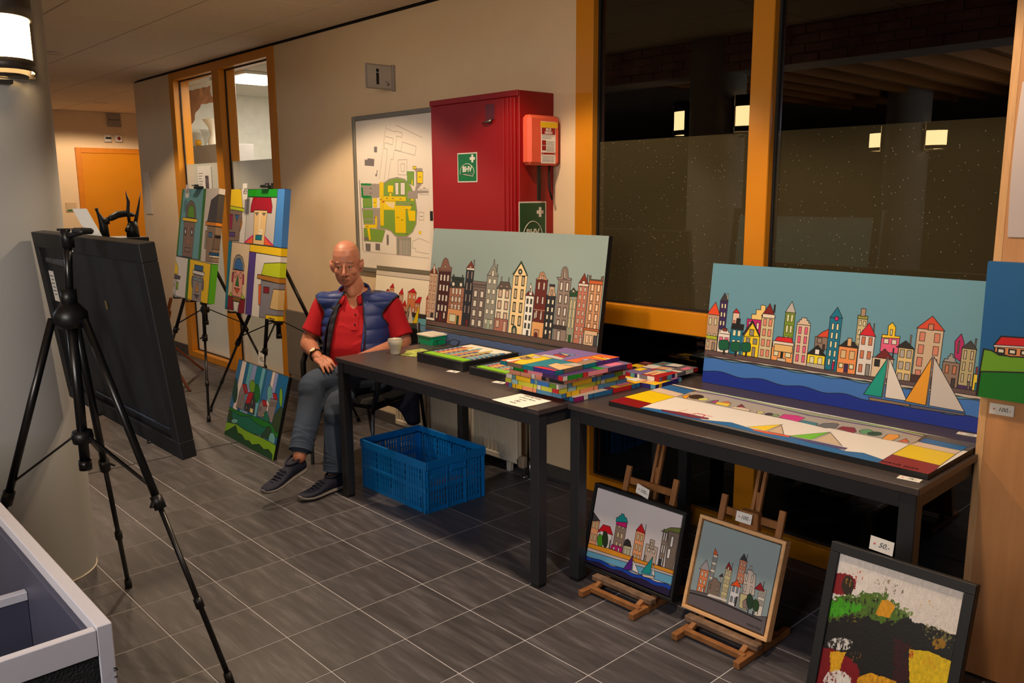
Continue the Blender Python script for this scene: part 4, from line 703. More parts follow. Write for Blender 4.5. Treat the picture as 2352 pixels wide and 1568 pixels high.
def art_map():
    a = Art(820, 714, (232, 220, 204), [(63, 142), (1020, 32), (1044, 1568), (104, 1474)], 1.6); p, l = a.p, a.l
    g, g2, y, gy, dg = (124, 158, 60), (20, 130, 50), (240, 206, 10), (160, 148, 138), (120, 110, 108); o = dict(lw=0)
    p([(108, 710), (280, 712), (278, 840), (110, 842)], gy, **o); p([(112, 708), (204, 710), (204, 728), (112, 726)], g2, **o); p([(112, 745), (128, 745), (132, 820), (206, 822), (206, 840), (118, 838)], g2, **o); p([(128, 842), (210, 844), (212, 930), (130, 930)], g, lw=3, oc=g2); p([(100, 670), (112, 940), (130, 1330), (124, 1330), (92, 690)], gy, **o); p([(116, 935), (282, 935), (282, 1130), (134, 1090)], gy, **o)
    for x in (130, 160, 190): p([(x, 952), (x+26, 952), (x+28, 1035), (x+2, 1035)], g, **o); p([(x, 1046), (x+26, 1046), (x+28, 1076), (x+2, 1076)], g, **o)
    c = [(320, 705), (370, 670), (440, 655), (510, 672), (560, 730), (600, 830), (618, 960), (610, 1080), (580, 1150), (530, 1195), (470, 1200), (420, 1190), (380, 1145), (340, 1130), (280, 1120), (300, 900)]; p(c, g, lw=6, oc=gy); p([(134, 1118), (300, 1130), (330, 1140), (300, 1250), (136, 1240)], g, lw=3, oc=gy)
    p([(530, 600), (592, 602), (590, 728), (532, 700)], g, lw=2, oc=g2); p([(582, 566), (670, 570), (660, 720), (620, 770), (725, 774), (725, 796), (626, 800), (626, 848), (532, 844), (534, 780), (600, 775), (612, 720), (608, 600)], gy, **o); p([(620, 598), (674, 600), (672, 708), (620, 706)], y); p([(582, 552), (612, 553), (612, 578), (582, 576)], y)
    for q in ([(278, 698), (316, 698), (318, 1098), (286, 1094)], [(300, 826), (518, 830), (518, 870), (300, 866)], [(316, 870), (426, 872), (420, 952), (316, 950)], [(355, 726), (404, 728), (402, 792), (355, 790)], [(370, 790), (386, 790), (386, 830), (370, 830)], [(416, 912), (572, 916), (560, 950), (516, 950), (518, 1162), (422, 1160)], [(532, 952), (603, 960), (602, 1052), (546, 1050)], [(220, 845), (256, 846), (254, 928), (222, 926)], [(144, 1086), (240, 1088), (238, 1008), (256, 1008), (254, 1118), (144, 1116)], [(164, 1116), (188, 1118), (198, 1228), (182, 1228)], [(634, 1146), (656, 1146), (656, 1170), (634, 1170)], [(562, 850), (590, 850), (590, 866), (562, 866)], [(572, 676), (580, 678), (580, 722), (570, 720)]): p(q, y, lw=1, oc=(190, 150, 20))
    rg = random.Random(5)
    for k in range(26): l([(284, 712+k*15), (316, 712+k*15)], (190, 150, 20), 1.2)
    for k in range(18): x = 306+k*12; l([(x, 830), (x, 868)], (190, 150, 20), 1.2)
    for k in range(14): l([(425, 925+k*17), (516, 928+k*17)], (200, 160, 20), 1)
    p([(330, 880), (420, 880), (410, 940), (360, 920)], (236, 214, 160), **o); p([(302, 872), (324, 872), (324, 884), (302, 884)], (200, 50, 30), **o); p([(420, 700), (452, 700), (452, 815), (424, 812)], (226, 216, 204)); p([(470, 700), (510, 700), (510, 815), (470, 812)], (226, 216, 204)); l([(430, 885), (560, 890)], gy, 3); l([(430, 905), (560, 910)], gy, 3)
    for q in ([(232, 372), (260, 374), (258, 426), (232, 424)], [(146, 490), (172, 492), (172, 478), (234, 486), (230, 552), (146, 545)], [(256, 586), (264, 588), (256, 645), (242, 642), (244, 622), (254, 622)], [(148, 1260), (196, 1264), (194, 1335), (152, 1330)], [(240, 1260), (282, 1264), (280, 1328), (240, 1322)], [(342, 1180), (360, 1182), (362, 1270), (350, 1280), (342, 1268)], [(138, 1200), (178, 1206), (178, 1236), (138, 1232)]): p(q, dg, **o)
    p([(430, 1200), (564, 1200), (562, 1374), (432, 1366)], gy, **o)
    for x in (448, 490, 512, 538, 560): l([(x, 1215), (x-1, 1360)], (50, 110, 60), 3)
    for k in range(12): l([(460, 1235+k*11), (550, 1237+k*11)], (206, 196, 186), 1.5)
    ln = (150, 136, 124)
    for q in ([(340, 180), (320, 330), (300, 500), (276, 670)], [(344, 208), (420, 238), (432, 232), (488, 248), (482, 290), (436, 276), (424, 402), (474, 416), (488, 330), (612, 372), (602, 452), (416, 404), (404, 492), (384, 486), (356, 690), (330, 715)], [(336, 280), (406, 298), (400, 358), (328, 336), (324, 388), (352, 398), (344, 510), (320, 690)], [(432, 176), (668, 292)], [(450, 494), (530, 490), (526, 632), (450, 630), (450, 494)], [(474, 530), (508, 530), (506, 598), (476, 598), (474, 530)], [(636, 970), (680, 974), (680, 1044), (636, 1042), (636, 970)], [(574, 1300), (578, 1240), (636, 1212), (700, 1235), (726, 1250)], [(574, 1300), (606, 1304), (606, 1334), (726, 1354)], [(130, 1335), (450, 1365), (726, 1394)], [(640, 760), (726, 762)], [(640, 810), (726, 812)]): l(q, ln, 2)
    for x, y_ in ((200, 754), (200, 800), (235, 885), (346, 846), (402, 848), (470, 850), (445, 1020), (484, 1045), (646, 650), (658, 1010), (570, 905), (524, 1172), (164, 1104), (240, 1020), (686, 750), (378, 790), (290, 858), (524, 946)): l([(x-10, y_), (x+10, y_)], (60, 50, 40), 2.2)
    return a
def art_portrait(seed, pal, q=None):   # small face canvas seen lying flat
    a = Art(400, 520, pal[0], None, 4); R_ = random.Random(seed); P = lambda pts, c, **k: a.fill(np.array(pts, float)*np.array([4, 5.2]), c, **k)
    P([(0, 55), (50, 55), (50, 100), (0, 100)], pal[1]); P([(50, 50), (100, 50), (100, 100), (50, 100)], pal[2]); P([(0, 0), (30, 0), (30, 30), (0, 30)], pal[3]); P([(62, 0), (100, 0), (100, 40), (66, 40)], pal[4])
    P([(30, 30), (62, 25), (58, 48), (34, 50)], (230, 180, 130)); P([(26, 24), (66, 18), (66, 27), (27, 32)], pal[5]); P([(34, 50), (58, 48), (70, 60), (28, 62)], (176, 24, 40)); P([(46, 60), (78, 55), (74, 92), (48, 94)], (236, 190, 140)); P([(42, 54), (80, 48), (80, 57), (43, 62)], pal[3])
    for x, y in ((40, 38), (52, 36), (56, 70), (68, 68)): P([(x-3, y-2), (x+3, y-2), (x+3, y+1.5), (x-3, y+1.5)], (230, 230, 226), lw=3)
    P([(61, 68), (65, 84), (57, 84)], (226, 110, 60)); P([(56, 88), (68, 87), (66, 91), (58, 91)], (180, 20, 30)); P([(4, 60), (24, 60), (24, 80), (4, 80)], (238, 206, 30)); P([(4, 4), (24, 4), (24, 24), (4, 24)], (120, 96, 84)); P([(78, 8), (96, 8), (96, 30), (78, 30)], (230, 120, 150))
    return a
def art_frame_a():
    a = Art(520, 520, (236, 228, 214), None, 3); P = lambda pts, c, **k: a.fill(np.array(pts, float)*5.2, c, **k)
    cols = [(60, 110, 150), (190, 50, 60), (230, 180, 50), (120, 60, 100), (80, 160, 170), (220, 120, 60), (70, 80, 140), (200, 180, 60), (110, 60, 60), (120, 170, 190), (60, 130, 170)]
    R_ = random.Random(9); x = 0
    for i in range(11):
        w_ = 9.2; top = 22+R_.uniform(-12, 14); P([(x, 84), (x, top+8), (x+w_/2, top), (x+w_, top+8), (x+w_, 84)], cols[i], lw=2.5)
        for k in range(6):
            y = top+14+k*10
            if y < 78: P([(x+2, y), (x+4, y), (x+4, y+5), (x+2, y+5)], (226, 214, 180), lw=1.5); P([(x+5.4, y), (x+7.4, y), (x+7.4, y+5), (x+5.4, y+5)], (226, 214, 180), lw=1.5)
        x += w_
    P([(-2, 84), (102, 84), (102, 102), (-2, 102)], (130, 190, 20))
    return a
# ================================================================ pillars with wall lamps
def pillar(x, y, label):
    t = thing('round_pillar', (x, y, 0), label, 'pillar')
    MB().lathe([(0.21, 0.004), (0.21, ZC)], (x, y, 0), 48).build('shaft', M_pillar, t)
    MB().lathe([(0.211, 0.0), (0.2135, 0.0), (0.2135, 0.006), (0.21, 0.006)], (x, y, 0), 48).build('sealant_ring', mat('pale_sealant', (214, 204, 186), .6), t)
    return t
def wall_lamp(x, y, sx, label, z0=1.965):
    t = thing('wall_lamp', (x, y, z0), label, 'wall lamp')
    M = Matrix.Translation((x, y, z0)) @ Matrix.Scale(sx, 4, (1, 0, 0))
    def half(prof, name, m, a=PI/2):
        mb = MB(); k = 16; vs = []
        for r, z in prof:
            for i in range(k+1):
                th = -a+2*a*i/k; vs.append(M @ Vector((0.018+r*1.6*math.cos(th), r*math.sin(th), z)))
        mb.add(vs, [(j*(k+1)+i, j*(k+1)+i+1, (j+1)*(k+1)+i+1, (j+1)*(k+1)+i) for j in range(len(prof)-1) for i in range(k)], True); return mb.build(name, m, t)
    MB().bbox((0, -.116, .012), (.012, .116, .275), .002, M).build('back_plate', M_bronze, t)
    half([(.104, .025), (.110, .025), (.110, .062), (.104, .062), (.104, .025)], 'lower_band', M_bronze)
    half([(.104, .205), (.110, .205), (.110, .285), (.104, .285), (.104, .205)], 'upper_band', M_bronze)
    half([(.100, .03), (.100, .275)], 'opal_shade', M_opaln)
    half([(.006, .272), (.100, .272)], 'top_cover', M_bronze)
    half([(.02, .012), (.085, .012), (.085, .016), (.02, .016), (.02, .012)], 'bottom_reflector', M_bronze)
    mb = MB(); 
    mb.bbox((.0, -.03, -.012), (.05, .03, .002), .002, M).build('wall_block', M_bronze, t)
    for q in (-.112, .104): MB().bbox((.008, q, .06), (.016, q+.008, .21), .001, M).build('side_rod', M_bronze, t)
    return t
pillar(-3.78, .80, 'round grey concrete pillar at the left edge, behind the black easel')
pillar(-3.70, -2.50, 'far round pillar of the hall, seen only mirrored in the dark window')
wall_lamp(-3.573, .80, 1, 'glowing half-round wall lamp on the near pillar, top left corner')
wall_lamp(-3.987, .80, -1, 'half-round wall lamp on the hidden back side of the near pillar')
wall_lamp(-3.493, -2.50, 1, 'half-round wall lamp on the far pillar, right of the mirrored pair', 1.93)
wall_lamp(-3.907, -2.50, -1, 'half-round wall lamp on the far pillar, left of the mirrored pair', 1.93)

# ================================================================ tables
def table(name, x0, x1, y0, y1, zt, label, leg=.048):
    t = thing(name, ((x0+x1)/2, (y0+y1)/2, 0), label, 'table')
    MB().bbox((x0, y0, zt-.022), (x1, y1, zt), .002).build('tabletop', M_table, t)
    fr = MB(); a = .012; h = .05
    fr.bbox((x0+a, y0+a, zt-.022-h), (x1-a, y0+a+.03, zt-.022), .002).bbox((x0+a, y1-a-.03, zt-.022-h), (x1-a, y1-a, zt-.022), .002)
    fr.bbox((x0+a, y0+a+.03, zt-.022-h), (x0+a+.03, y1-a-.03, zt-.022), .002).bbox((x1-a-.03, y0+a+.03, zt-.022-h), (x1-a, y1-a-.03, zt-.022), .002)
    fr.build('apron_frame', M_tframe, t)
    for x in (x0+a-.004, x1-a-leg+.004):
        for y in (y0+a-.004, y1-a-leg+.004):
            l = MB().bbox((x, y, .014), (x+leg, y+leg, zt-.022-.001), .002).build('leg', M_tframe, t)
            MB().bbox((x+.002, y+.002, 0), (x+leg-.002, y+leg-.002, .016), .002).build('foot_cap', M_plast, l)
    return t
ZTB = .738
table('table', -3.68, -2.212, 2.19, 3.03, ZTB, 'dark grey rectangular table nearest the seated man, with the stack of canvases')
table('table', -2.206, -.862, 2.345, 3.135, ZTB, 'dark grey rectangular table under the long flat river picture, beside the wooden partition')

# ================================================================ red hose cabinet, signs, map
t = thing('fire_hose_cabinet', (-3.47, 3.07, .8), 'tall red steel fire hose cabinet on the wall above the first table', 'cabinet')
cb = MB().bbox((-3.83, 2.955, .80), (-3.118, YW, 2.055), .003); cb.build('body', M_red, t)
dr = MB(); dr.bbox((-3.812, 2.94, .82), (-3.135, 2.956, 2.022), .002).bbox((-3.215, 2.934, .82), (-3.209, 2.942, 2.02), .001).bbox((-3.183, 2.934, .82), (-3.177, 2.942, 2.02), .001).bbox((-3.158, 2.932, .82), (-3.150, 2.942, 2.02), .001)
d_ = dr.build('door', M_red, t)
MB().bbox((-3.83, 2.944, 2.026), (-3.118, 2.956, 2.055), .002).build('top_lip', M_red, t)
MB().bbox((-3.352, 2.937, 1.921), (-3.284, 2.941, 2.0), .001).build('key_window', mat('dark_red_recess', (96, 4, 8), .4), d_)
MB().path([(-3.368, 2.93, 1.909), (-3.33, 2.922, 1.912), (-3.296, 2.930, 1.918)], [.004, .006, .009], 8).build('pull_handle', mat('worn_metal', (120, 116, 110), .35, metal=.8), d_)
MB().lathe([(0, -.006), (.010, -.006), (.012, 0)], (0, 0, 0), 16, Matrix.Translation((-3.783, 2.94, 1.497)) @ Matrix.Rotation(PI/2, 4, 'X')).build('lock', M_steel, d_)
MB().bbox((-3.838, 2.936, 1.40), (-3.818, 2.945, 1.455), .002).build('hinge', M_seal, t)
M_green = mat('sign_green', (0, 104, 52), .4); M_greenb = mat('sign_green_dark', (18, 74, 42), .4); M_swhite = mat('sign_white', (222, 216, 204), .5)
def bhv(o, x, y, W, H, mg, label, parent=None):
    """safety sign: helmet with letters and a cross; o = lower left corner"""
    o, x, y = Vector(o), Vector(x), Vector(y); n = x.cross(y); M = Matrix((x, y, n)).transposed().to_4x4(); M.translation = o
    t = thing('safety_sign', o, label, 'sign', 'green safety signs on the red cabinet')
    MB().bbox((0, 0, 0), (W, H, .0015), .0004, M).build('border', M_swhite, t)
    b = W*.035; MB().box((b, b, .0015), (W-b, H-b, .002), M).build('field', mg, t)
    c = MB(); cx, cy, s = W*.77, H*.80, W*.055; c.box((cx-s*2.3, cy-s*.8, .002), (cx+s*2.3, cy+s*.8, .0026), M).box((cx-s*.8, cy-s*2.3, .002), (cx+s*.8, cy-s*.8, .0026), M).box((cx-s*.8, cy+s*.8, .002), (cx+s*.8, cy+s*2.3, .0026), M); c.build('cross', M_swhite, t)
    hm = MB(); P = [M @ Vector((W*.5+math.cos(a)*W*.36, H*.30+math.sin(a)*H*.33, .003)) for a in [PI*i/20 for i in range(21)]]
    hm.path(P, W*.010, 5); q = lambda u, v: M @ Vector((W*u, H*v, .003)); hm.path([q(.16, .30), q(.10, .27), q(.86, .29), q(.84, .30)], W*.010, 5); hm.path([q(.30, .27), q(.80, .20), q(.80, .28)], W*.010, 5); hm.build('helmet_outline', M_swhite, t)
    text('lettering', 'BHV', W*.25, M @ Vector((W*.5, H*.36, .0022)), x, y, M_swhite, t, ext=.0004, off=.0012)
    return t
bhv((-3.585, 2.9395, 1.611), (1, 0, 0), (0, 0, 1), .162, .154*1.0+.0, M_green, 'small green safety sign with white helmet and cross on the red cabinet door')
bhv((-3.1175, 2.948, 1.24), (0, 1, 0), (0, 0, 1), .196, .27, M_greenb, 'larger dark green safety sign on the side of the red cabinet')
# fire blanket case
t = thing('fire_blanket_case', (-3.08, 3.03, 1.69), 'salmon red fire blanket case on the side of the red cabinet', 'fire blanket case')
M_salm = mat('faded_red_plastic', (226, 92, 62), .5, var=.03)
MB().bbox((-3.117, 2.965, 1.69), (-3.055, 3.185, 1.935), .016).build('case', M_salm, t)
L_ = MB().box((-3.0545, 3.045, 1.70), (-3.0535, 3.148, 1.905)).build('label_sheet', M_paper, t)
MB().box((-3.0532, 3.04, 1.875), (-3.0528, 3.162, 1.903)).build('yellow_strip', mat('strip_yellow', (232, 190, 20), .5), t)
MB().box((-3.0535, 3.048, 1.842), (-3.0525, 3.144, 1.874)).build('red_field', M_red, t)
text('lettering', 'BLUS', .017, (-3.0522, 3.096, 1.860), (0, 1, 0), (0, 0, 1), M_paper, t, off=.0003)
text('lettering', 'DEKEN', .017, (-3.0522, 3.096, 1.845), (0, 1, 0), (0, 0, 1), M_paper, t, off=.0003)
pm = MB(); pm.box((-3.0535, 3.050, 1.790), (-3.0525, 3.078, 1.813)).box((-3.0535, 3.050, 1.764), (-3.0525, 3.078, 1.787)).box((-3.0535, 3.058, 1.744), (-3.0525, 3.136, 1.753)).box((-3.0535, 3.048, 1.742), (-3.0525, 3.054, 1.755)).box((-3.0535, 3.140, 1.742), (-3.0525, 3.145, 1.755)); pm.build('red_pictograms', M_red, t)
pr_ = MB()
for k, zz in enumerate([1.836, 1.829, 1.822, 1.808, 1.802, 1.796, 1.790, 1.782, 1.776, 1.770, 1.764, 1.758, 1.735, 1.728, 1.721, 1.714, 1.708]): pr_.box((-3.0535, 3.052 if k < 3 or k > 11 else 3.083, zz), (-3.0528, 3.118 if k in (1, 2) else 3.138, zz+.0012))
pr_.build('small_print', M_ink, t)
st = MB(); st.bbox((-3.085, 3.045, 1.515), (-3.081, 3.072, 1.692), .001); st.build('strap', M_seal, t)
MB().path([(-3.083, 3.135, 1.69), (-3.08, 3.13, 1.64), (-3.083, 3.135, 1.57), (-3.078, 3.150, 1.52)], .006, 5).build('strap', M_seal, t)
# map board
t = thing('map_board', (-4.4, 3.19, 1.03), 'large site map board in a grey aluminium frame behind the seated man', 'map')
panel('map_sheet', (-4.955, 3.184, 1.06), (-3.84, 3.184, 1.06), (-4.955, 3.184, 2.03), .006, art_mat('site_map', art_map(), .35, bump=.02), M_swhite, t)
M_alu = mat('grey_aluminium', (126, 120, 106), .45, metal=.3)
fm = MB().bbox((-4.985, 3.172, 1.03), (-4.955, YW-.001, 2.06), .003).bbox((-4.955, 3.172, 2.03), (-3.834, YW-.001, 2.06), .003).bbox((-4.955, 3.172, 1.03), (-3.834, YW-.001, 1.06), .003); fm.build('frame', M_alu, t)
# projecting information sign
t = thing('information_sign', (-4.51, 3.09, 2.19), 'small grey projecting sign with the letter i and an arrow, above the map', 'sign')
M_sg = mat('sign_grey', (150, 140, 128), .5)
MB().bbox((-4.515, 2.982, 2.19), (-4.505, 3.182, 2.338), .002).build('plate', M_sg, t)
MB().bbox((-4.520, 3.178, 2.185), (-4.500, YW, 2.343), .003).build('wall_bracket', M_sg, t)
MB().bbox((-4.5045, 2.992, 2.198), (-4.5035, 3.172, 2.330), .0003).build('face_sheet', mat('sign_face', (178, 168, 156), .45), t)
text('letter', 'i', .135, (-4.503, 3.067, 2.222), (0, 1, 0), (0, 0, 1), M_ink, t, off=.004)
ar = MB(); ar.bar((-4.5028, 3.128, 2.242), (-4.5028, 3.148, 2.220), .003, .0012, (1, 0, 0)).bar((-4.5028, 3.150, 2.236), (-4.5028, 3.150, 2.217), .003, .0012, (1, 0, 0)).bar((-4.5028, 3.132, 2.218), (-4.5028, 3.151, 2.218), .003, .0012, (1, 0, 0)); ar.build('arrow', M_ink, t)
# things on the far end wall
t = thing('door_sign', (ex+.02, 4.16, 2.49), 'small grey sign hanging high on the end wall above the yellow door', 'sign')
MB().bbox((ex+.02, 4.07, 2.485), (ex+.035, 4.245, 2.665), .003).build('plate', M_sg, t); text('lettering', 'Restaurant', .034, (ex+.0365, 4.158, 2.57), (0, 1, 0), (0, 0, 1), M_ink, t)
t = thing('exit_switch_box', (ex+.01, 4.05, 2.33), 'small white box with a black slot above the yellow door', 'alarm box')
MB().bbox((ex, 4.005, 2.275), (ex+.04, 4.10, 2.375), .006).build('housing', M_swhite, t); MB().bbox((ex+.04, 4.02, 2.315), (ex+.043, 4.095, 2.34), .001).build('slot', M_seal, t)
t = thing('fire_alarm_button', (ex+.01, 4.19, 2.33), 'small square box with a round dark red button above the yellow door', 'alarm button')
MB().bbox((ex, 4.15, 2.28), (ex+.04, 4.245, 2.375), .006).build('housing', M_swhite, t); MB().lathe([(0, .01), (.02, .008), (.024, 0)], (0, 0, 0), 16, Matrix.Translation((ex+.04, 4.20, 2.327)) @ Matrix.Rotation(PI/2, 4, 'Y')).build('button', M_red, t)
t = thing('wall_card_holder', (ex+.01, 3.5, 1.32), 'clear card holder with a small green label left of the yellow door', 'card holder')
MB().bbox((ex, 3.44, 1.33), (ex+.012, 3.575, 1.455), .002).build('holder', mat('clear_beige', (206, 176, 140), .3), t); MB().bbox((ex+.012, 3.455, 1.338), (ex+.014, 3.52, 1.358), .0005).build('green_label', M_green, t)
t = tag(MB().bbox((-8.93, 3.188, 1.36), (-8.76, YW-.0005, 1.78), .002).build('wall_notice', mat('clear_beige2', (206, 194, 178), .3), None), 'pale notice sheet on the wall left of the interior window', 'notice')
# notice on the glass of the interior window
t = thing('window_notice', (-7.56, 3.25, 1.5), 'white printed notice with a small picture taped to the interior window', 'notice')
MB().box((-7.72, 3.2475, 1.50), (-7.43, 3.249, 1.805)).build('sheet', M_paper, t); MB().box((-7.56, 3.2465, 1.60), (-7.49, 3.2475, 1.72)).build('photo', mat('photo_print', (110, 96, 100), .5, var=.7, scale=30), t)
q_ = MB()
for k in range(9): q_.box((-7.70, 3.2468, 1.74-k*.024), (-7.61-(k % 3)*.02, 3.2475, 1.744-k*.024))
q_.build('printed_lines', M_ink, t)

# ================================================================ radiator
t = thing('radiator', (-3.75, 3.1, .06), 'cream ribbed panel radiator on the wall under the first table', 'radiator')
rx0, rx1, rz0, rz1 = -4.42, -3.26, .07, .655
MB().bbox((rx0, 3.08, rz0), (rx1, 3.10, rz1), .004).build('rear_panel', M_rad, t)
fl = MB(); n_ = 34; 
for k in range(n_):
    x = rx0+.015+(rx1-rx0-.03)*k/n_; w_ = (rx1-rx0-.03)/n_
    fl.add([(x, 3.062, rz0+.03), (x+w_*.5, 3.062, rz0+.03), (x+w_*.62, 3.074, rz0+.03), (x+w_*.9, 3.074, rz0+.03), (x+w_, 3.062, rz0+.03), (x, 3.062, rz1-.04), (x+w_*.5, 3.062, rz1-.04), (x+w_*.62, 3.074, rz1-.04), (x+w_*.9, 3.074, rz1-.04), (x+w_, 3.062, rz1-.04)], [(i, i+1, i+6, i+5) for i in range(4)])
fl.build('ribbed_front', M_rad, t)
MB().bbox((rx0, 3.058, rz1-.045), (rx1, 3.082, rz1), .005).bbox((rx0, 3.058, rz0), (rx1, 3.082, rz0+.035), .005).bbox((rx0, 3.06, rz0), (rx0+.018, 3.08, rz1), .003).bbox((rx1-.018, 3.06, rz0), (rx1, 3.08, rz1), .003).build('rim', M_rad, t)
g_ = MB(); 
for k in range(40): x = rx0+.03+k*.0285; g_.bbox((x, 3.085, rz1-.004), (x+.018, 3.15, rz1+.001), .002)
g_.bbox((rx0, 3.083, rz1-.012), (rx1, 3.155, rz1-.006), .001); o = g_.build('top_grille', M_rad, t)
MB().bbox((rx1, 3.06, rz0-.02), (rx1+.05, 3.10, rz0+.05), .01).build('valve', mat('valve_body', (150, 130, 110), .4), t)
for xx in (rx1+.03, rx1+.075): MB().cyl((xx, 3.09, 0), (xx, 3.09, .10), .008).lathe([(.02, 0), (.022, .004), (.008, .006)], (xx, 3.09, 0), 14).build('pipe', M_steel, t)
MB().cyl((rx1+.03, 3.12, .1), (rx1+.03, 3.12, .66), .007).build('riser_pipe', M_steel, t)
for xx in (rx0+.12, rx1-.12): MB().bbox((xx, 3.09, 0), (xx+.03, 3.12, .30), .003).build('support_foot', M_rad, t)

# ================================================================ tripods
def seg(a, b, k): return Vector(a)*(1-k)+Vector(b)*k
def tripod(c, feet, za, zt, label, pegs=None, clip=None, lean=(0, 0), spread=.055, elev=.52, bar_z=.44):
    t = thing('tripod_easel', (c[0], c[1], 0), label, 'easel')
    top = Vector((c[0]+lean[0], c[1]+lean[1], zt)); base = Vector((c[0], c[1], bar_z-.10)); A = Vector((c[0], c[1], za))
    MB().cyl(base, A, .016, n=16).cyl(A, top, .012, n=16).cyl(base-Vector((0, 0, .012)), base+Vector((0, 0, .02)), .020).build('centre_column', M_blackm, t)
    MB().lathe([(.0, .03), (.026, .03), (.05, .0), (.052, -.03), (.034, -.05), (0, -.05)], A, 18).cyl(A+Vector((0, 0, .02)), A+Vector((0, 0, .075)), .024, n=16).build('head_collar', M_plast, t)
    MB().lathe([(0, .02), (.03, .02), (.034, 0), (.03, -.02), (0, -.02)], (c[0], c[1], bar_z), 16).build('brace_hub', M_plast, t)
    for f in feet:
        f = Vector((f[0], f[1], 0.0)); d = (f-A); d.z = 0; d.normalize(); s = A+d*spread+Vector((0, 0, -.02)); f2 = f+Vector((0, 0, .012))
        l = MB().cyl(s, seg(s, f2, elev), .0125, n=12).cyl(seg(s, f2, elev*.96), f2, .0088, n=12).build('leg', M_blackm, t)
        k1 = seg(s, f2, elev); u = (f2-s).normalized()
        MB().cyl(k1-u*.022, k1+u*.024, .0185, n=12).bar(k1+d.cross(Vector((0, 0, 1)))*.012-u*.01, k1+d.cross(Vector((0, 0, 1)))*.034+u*.008, .012, .008).build('clamp', M_plast, l)
        k2 = seg(s, f2, .78); MB().cyl(k2-u*.016, k2+u*.018, .0135, n=12).build('clamp', M_plast, l)
        MB().cyl(f2-u*.03, f, .0125, .014, n=12).build('rubber_foot', M_seal, l)
        br = seg(s, f2, elev*.92); hb = Vector((c[0], c[1], bar_z))+d*.03
        MB().bar(hb, br, .012, .007).cyl(br-Vector((0, 0, .008)), br+Vector((0, 0, .008)), .008, n=8).build('brace', M_blackm, t)
    if clip:
        q = Vector(clip); MB().cyl(top-Vector((0, 0, .035)), top+Vector((0, 0, .025)), .019, n=14).bar(top, q, .022, .012).bbox(q-Vector((.045, .02, .006)), q+Vector((.045, .02, .012)), .006).bar(top+Vector((-.05, -.01, .02)), top+Vector((.02, 0, .02)), .012, .008).build('top_clip', M_plast, t)
    for a, b in (pegs or []): MB().cyl(a, b, .006, n=10).cyl(Vector(b)-Vector((0, 0, .003)), Vector(b)+Vector((0, 0, .016)), .006, n=10).build('canvas_peg', M_blackm, t)
    return t
A1 = (-2.90, .775)
tripod(A1, [(-3.371, 1.016), (-2.438, 1.016), (-3.12, .408)], 1.19, 1.43, 'black metal tripod easel in the left foreground, seen from behind', clip=(-2.78, .80, 1.447), lean=(.01, .01), elev=.50, bar_z=.80-.02,
       pegs=[((-3.16, .905, .78), (-3.18, .948, .780)), ((-2.69, .905, .78), (-2.68, .948, .780))])
T7 = (-6.03, 2.52)
tripod(T7, [(-5.58, 2.304), (-6.52, 2.30), (-5.93, 3.02)], 1.12, 1.60, 'black tripod easel carrying the narrow canvas of heads with grey hat', clip=(-5.80, 2.44, 1.600), elev=.5, pegs=[((-6.06, 2.40, .815), (-6.07, 2.315, .822)), ((-5.82, 2.40, .815), (-5.80, 2.30, .822)), ((-5.62, 2.40, .815), (-5.60, 2.315, .822))], bar_z=.72)
T8 = (-5.10, 2.62)
tripod(T8, [(-5.839, 2.425), (-4.98, 2.385), (-4.86, 3.06)], 1.10, 1.60, 'black tripod easel carrying the wide canvas of heads with yellow cap', clip=(-4.93, 2.50, 1.600), elev=.5, pegs=[((-5.33, 2.48, .775), (-5.34, 2.39, .782)), ((-4.80, 2.48, .775), (-4.79, 2.39, .782))], bar_z=.72)

# ================================================================ pictures
def pict(name, loc, label, group=None): return thing(name, loc, label, 'painting', group)
def price(label, o, x, y, W, H, body, m=None, tz=.0009):
    """little card with a handwritten price"""
    o, x, y = Vector(o), Vector(x).normalized(), Vector(y).normalized(); n = x.cross(y)
    M = Matrix((x, y, n)).transposed().to_4x4(); M.translation = o
    t = thing('price_card', o, label, 'price tag'); MB().box((-W/2, -H/2, 0), (W/2, H/2, tz), M).build('card', M_paper, t)
    if body:
        text('handwriting', body, H*.52, M @ Vector((W*.10, -H*.16, tz+.0002)), x, y, M_ink, t, ext=.0002, shear=.35)
        s_ = MB(); c = M @ Vector((-W*.30, 0, tz+.0004)); s_.bar(c-x*W*.05, c+x*W*.05, .0012, .0008, n).bar(c-y*H*.09, c+y*H*.09, .0012, .0008, n).bar(c-(x+y)*H*.07, c+(x+y)*H*.07, .001, .0008, n); s_.build('red_mark', mat('pink_pen', (220, 70, 70), .8), t)
    return t
Mart = {}
t = pict('canal_houses_painting', (-3.14, 2.87, ZTB), 'wide painting of brown canal houses under a grey sky, leaning on the red cabinet')
panel('canvas', (-3.78, 2.833, ZTB+.001), (-2.495, 2.833, ZTB+.001), (-3.78, 2.92, 1.361), .028, art_mat('canal_picture', art_canal()), M_black, t)
t = pict('harbour_painting', (-1.5, 3.07, ZTB), 'wide painting of colourful waterfront houses with two sailing boats')
panel('canvas', (-2.06, 3.045, ZTB+.001), (-.93, 3.045, ZTB+.001), (-2.06, 3.10, 1.252), .028, art_mat('harbour_picture', art_harbour()), M_black, t)
t = pict('river_painting', (-1.47, 2.64, ZTB), 'long flat picture of a white river with small boats, lying on the second table')
panel('canvas', (-2.07, 2.435, ZTB+.019), (-.875, 2.435, ZTB+.019), (-2.07, 2.85, ZTB+.019), .0185, art_mat('river_picture', art_river(), .35), M_black, t)
text('signature', 'HANS 2020', .022, (-.965, 2.452, ZTB+.0194), (1, 0, 0), (0, 1, 0), M_ink, t, ext=.0002)
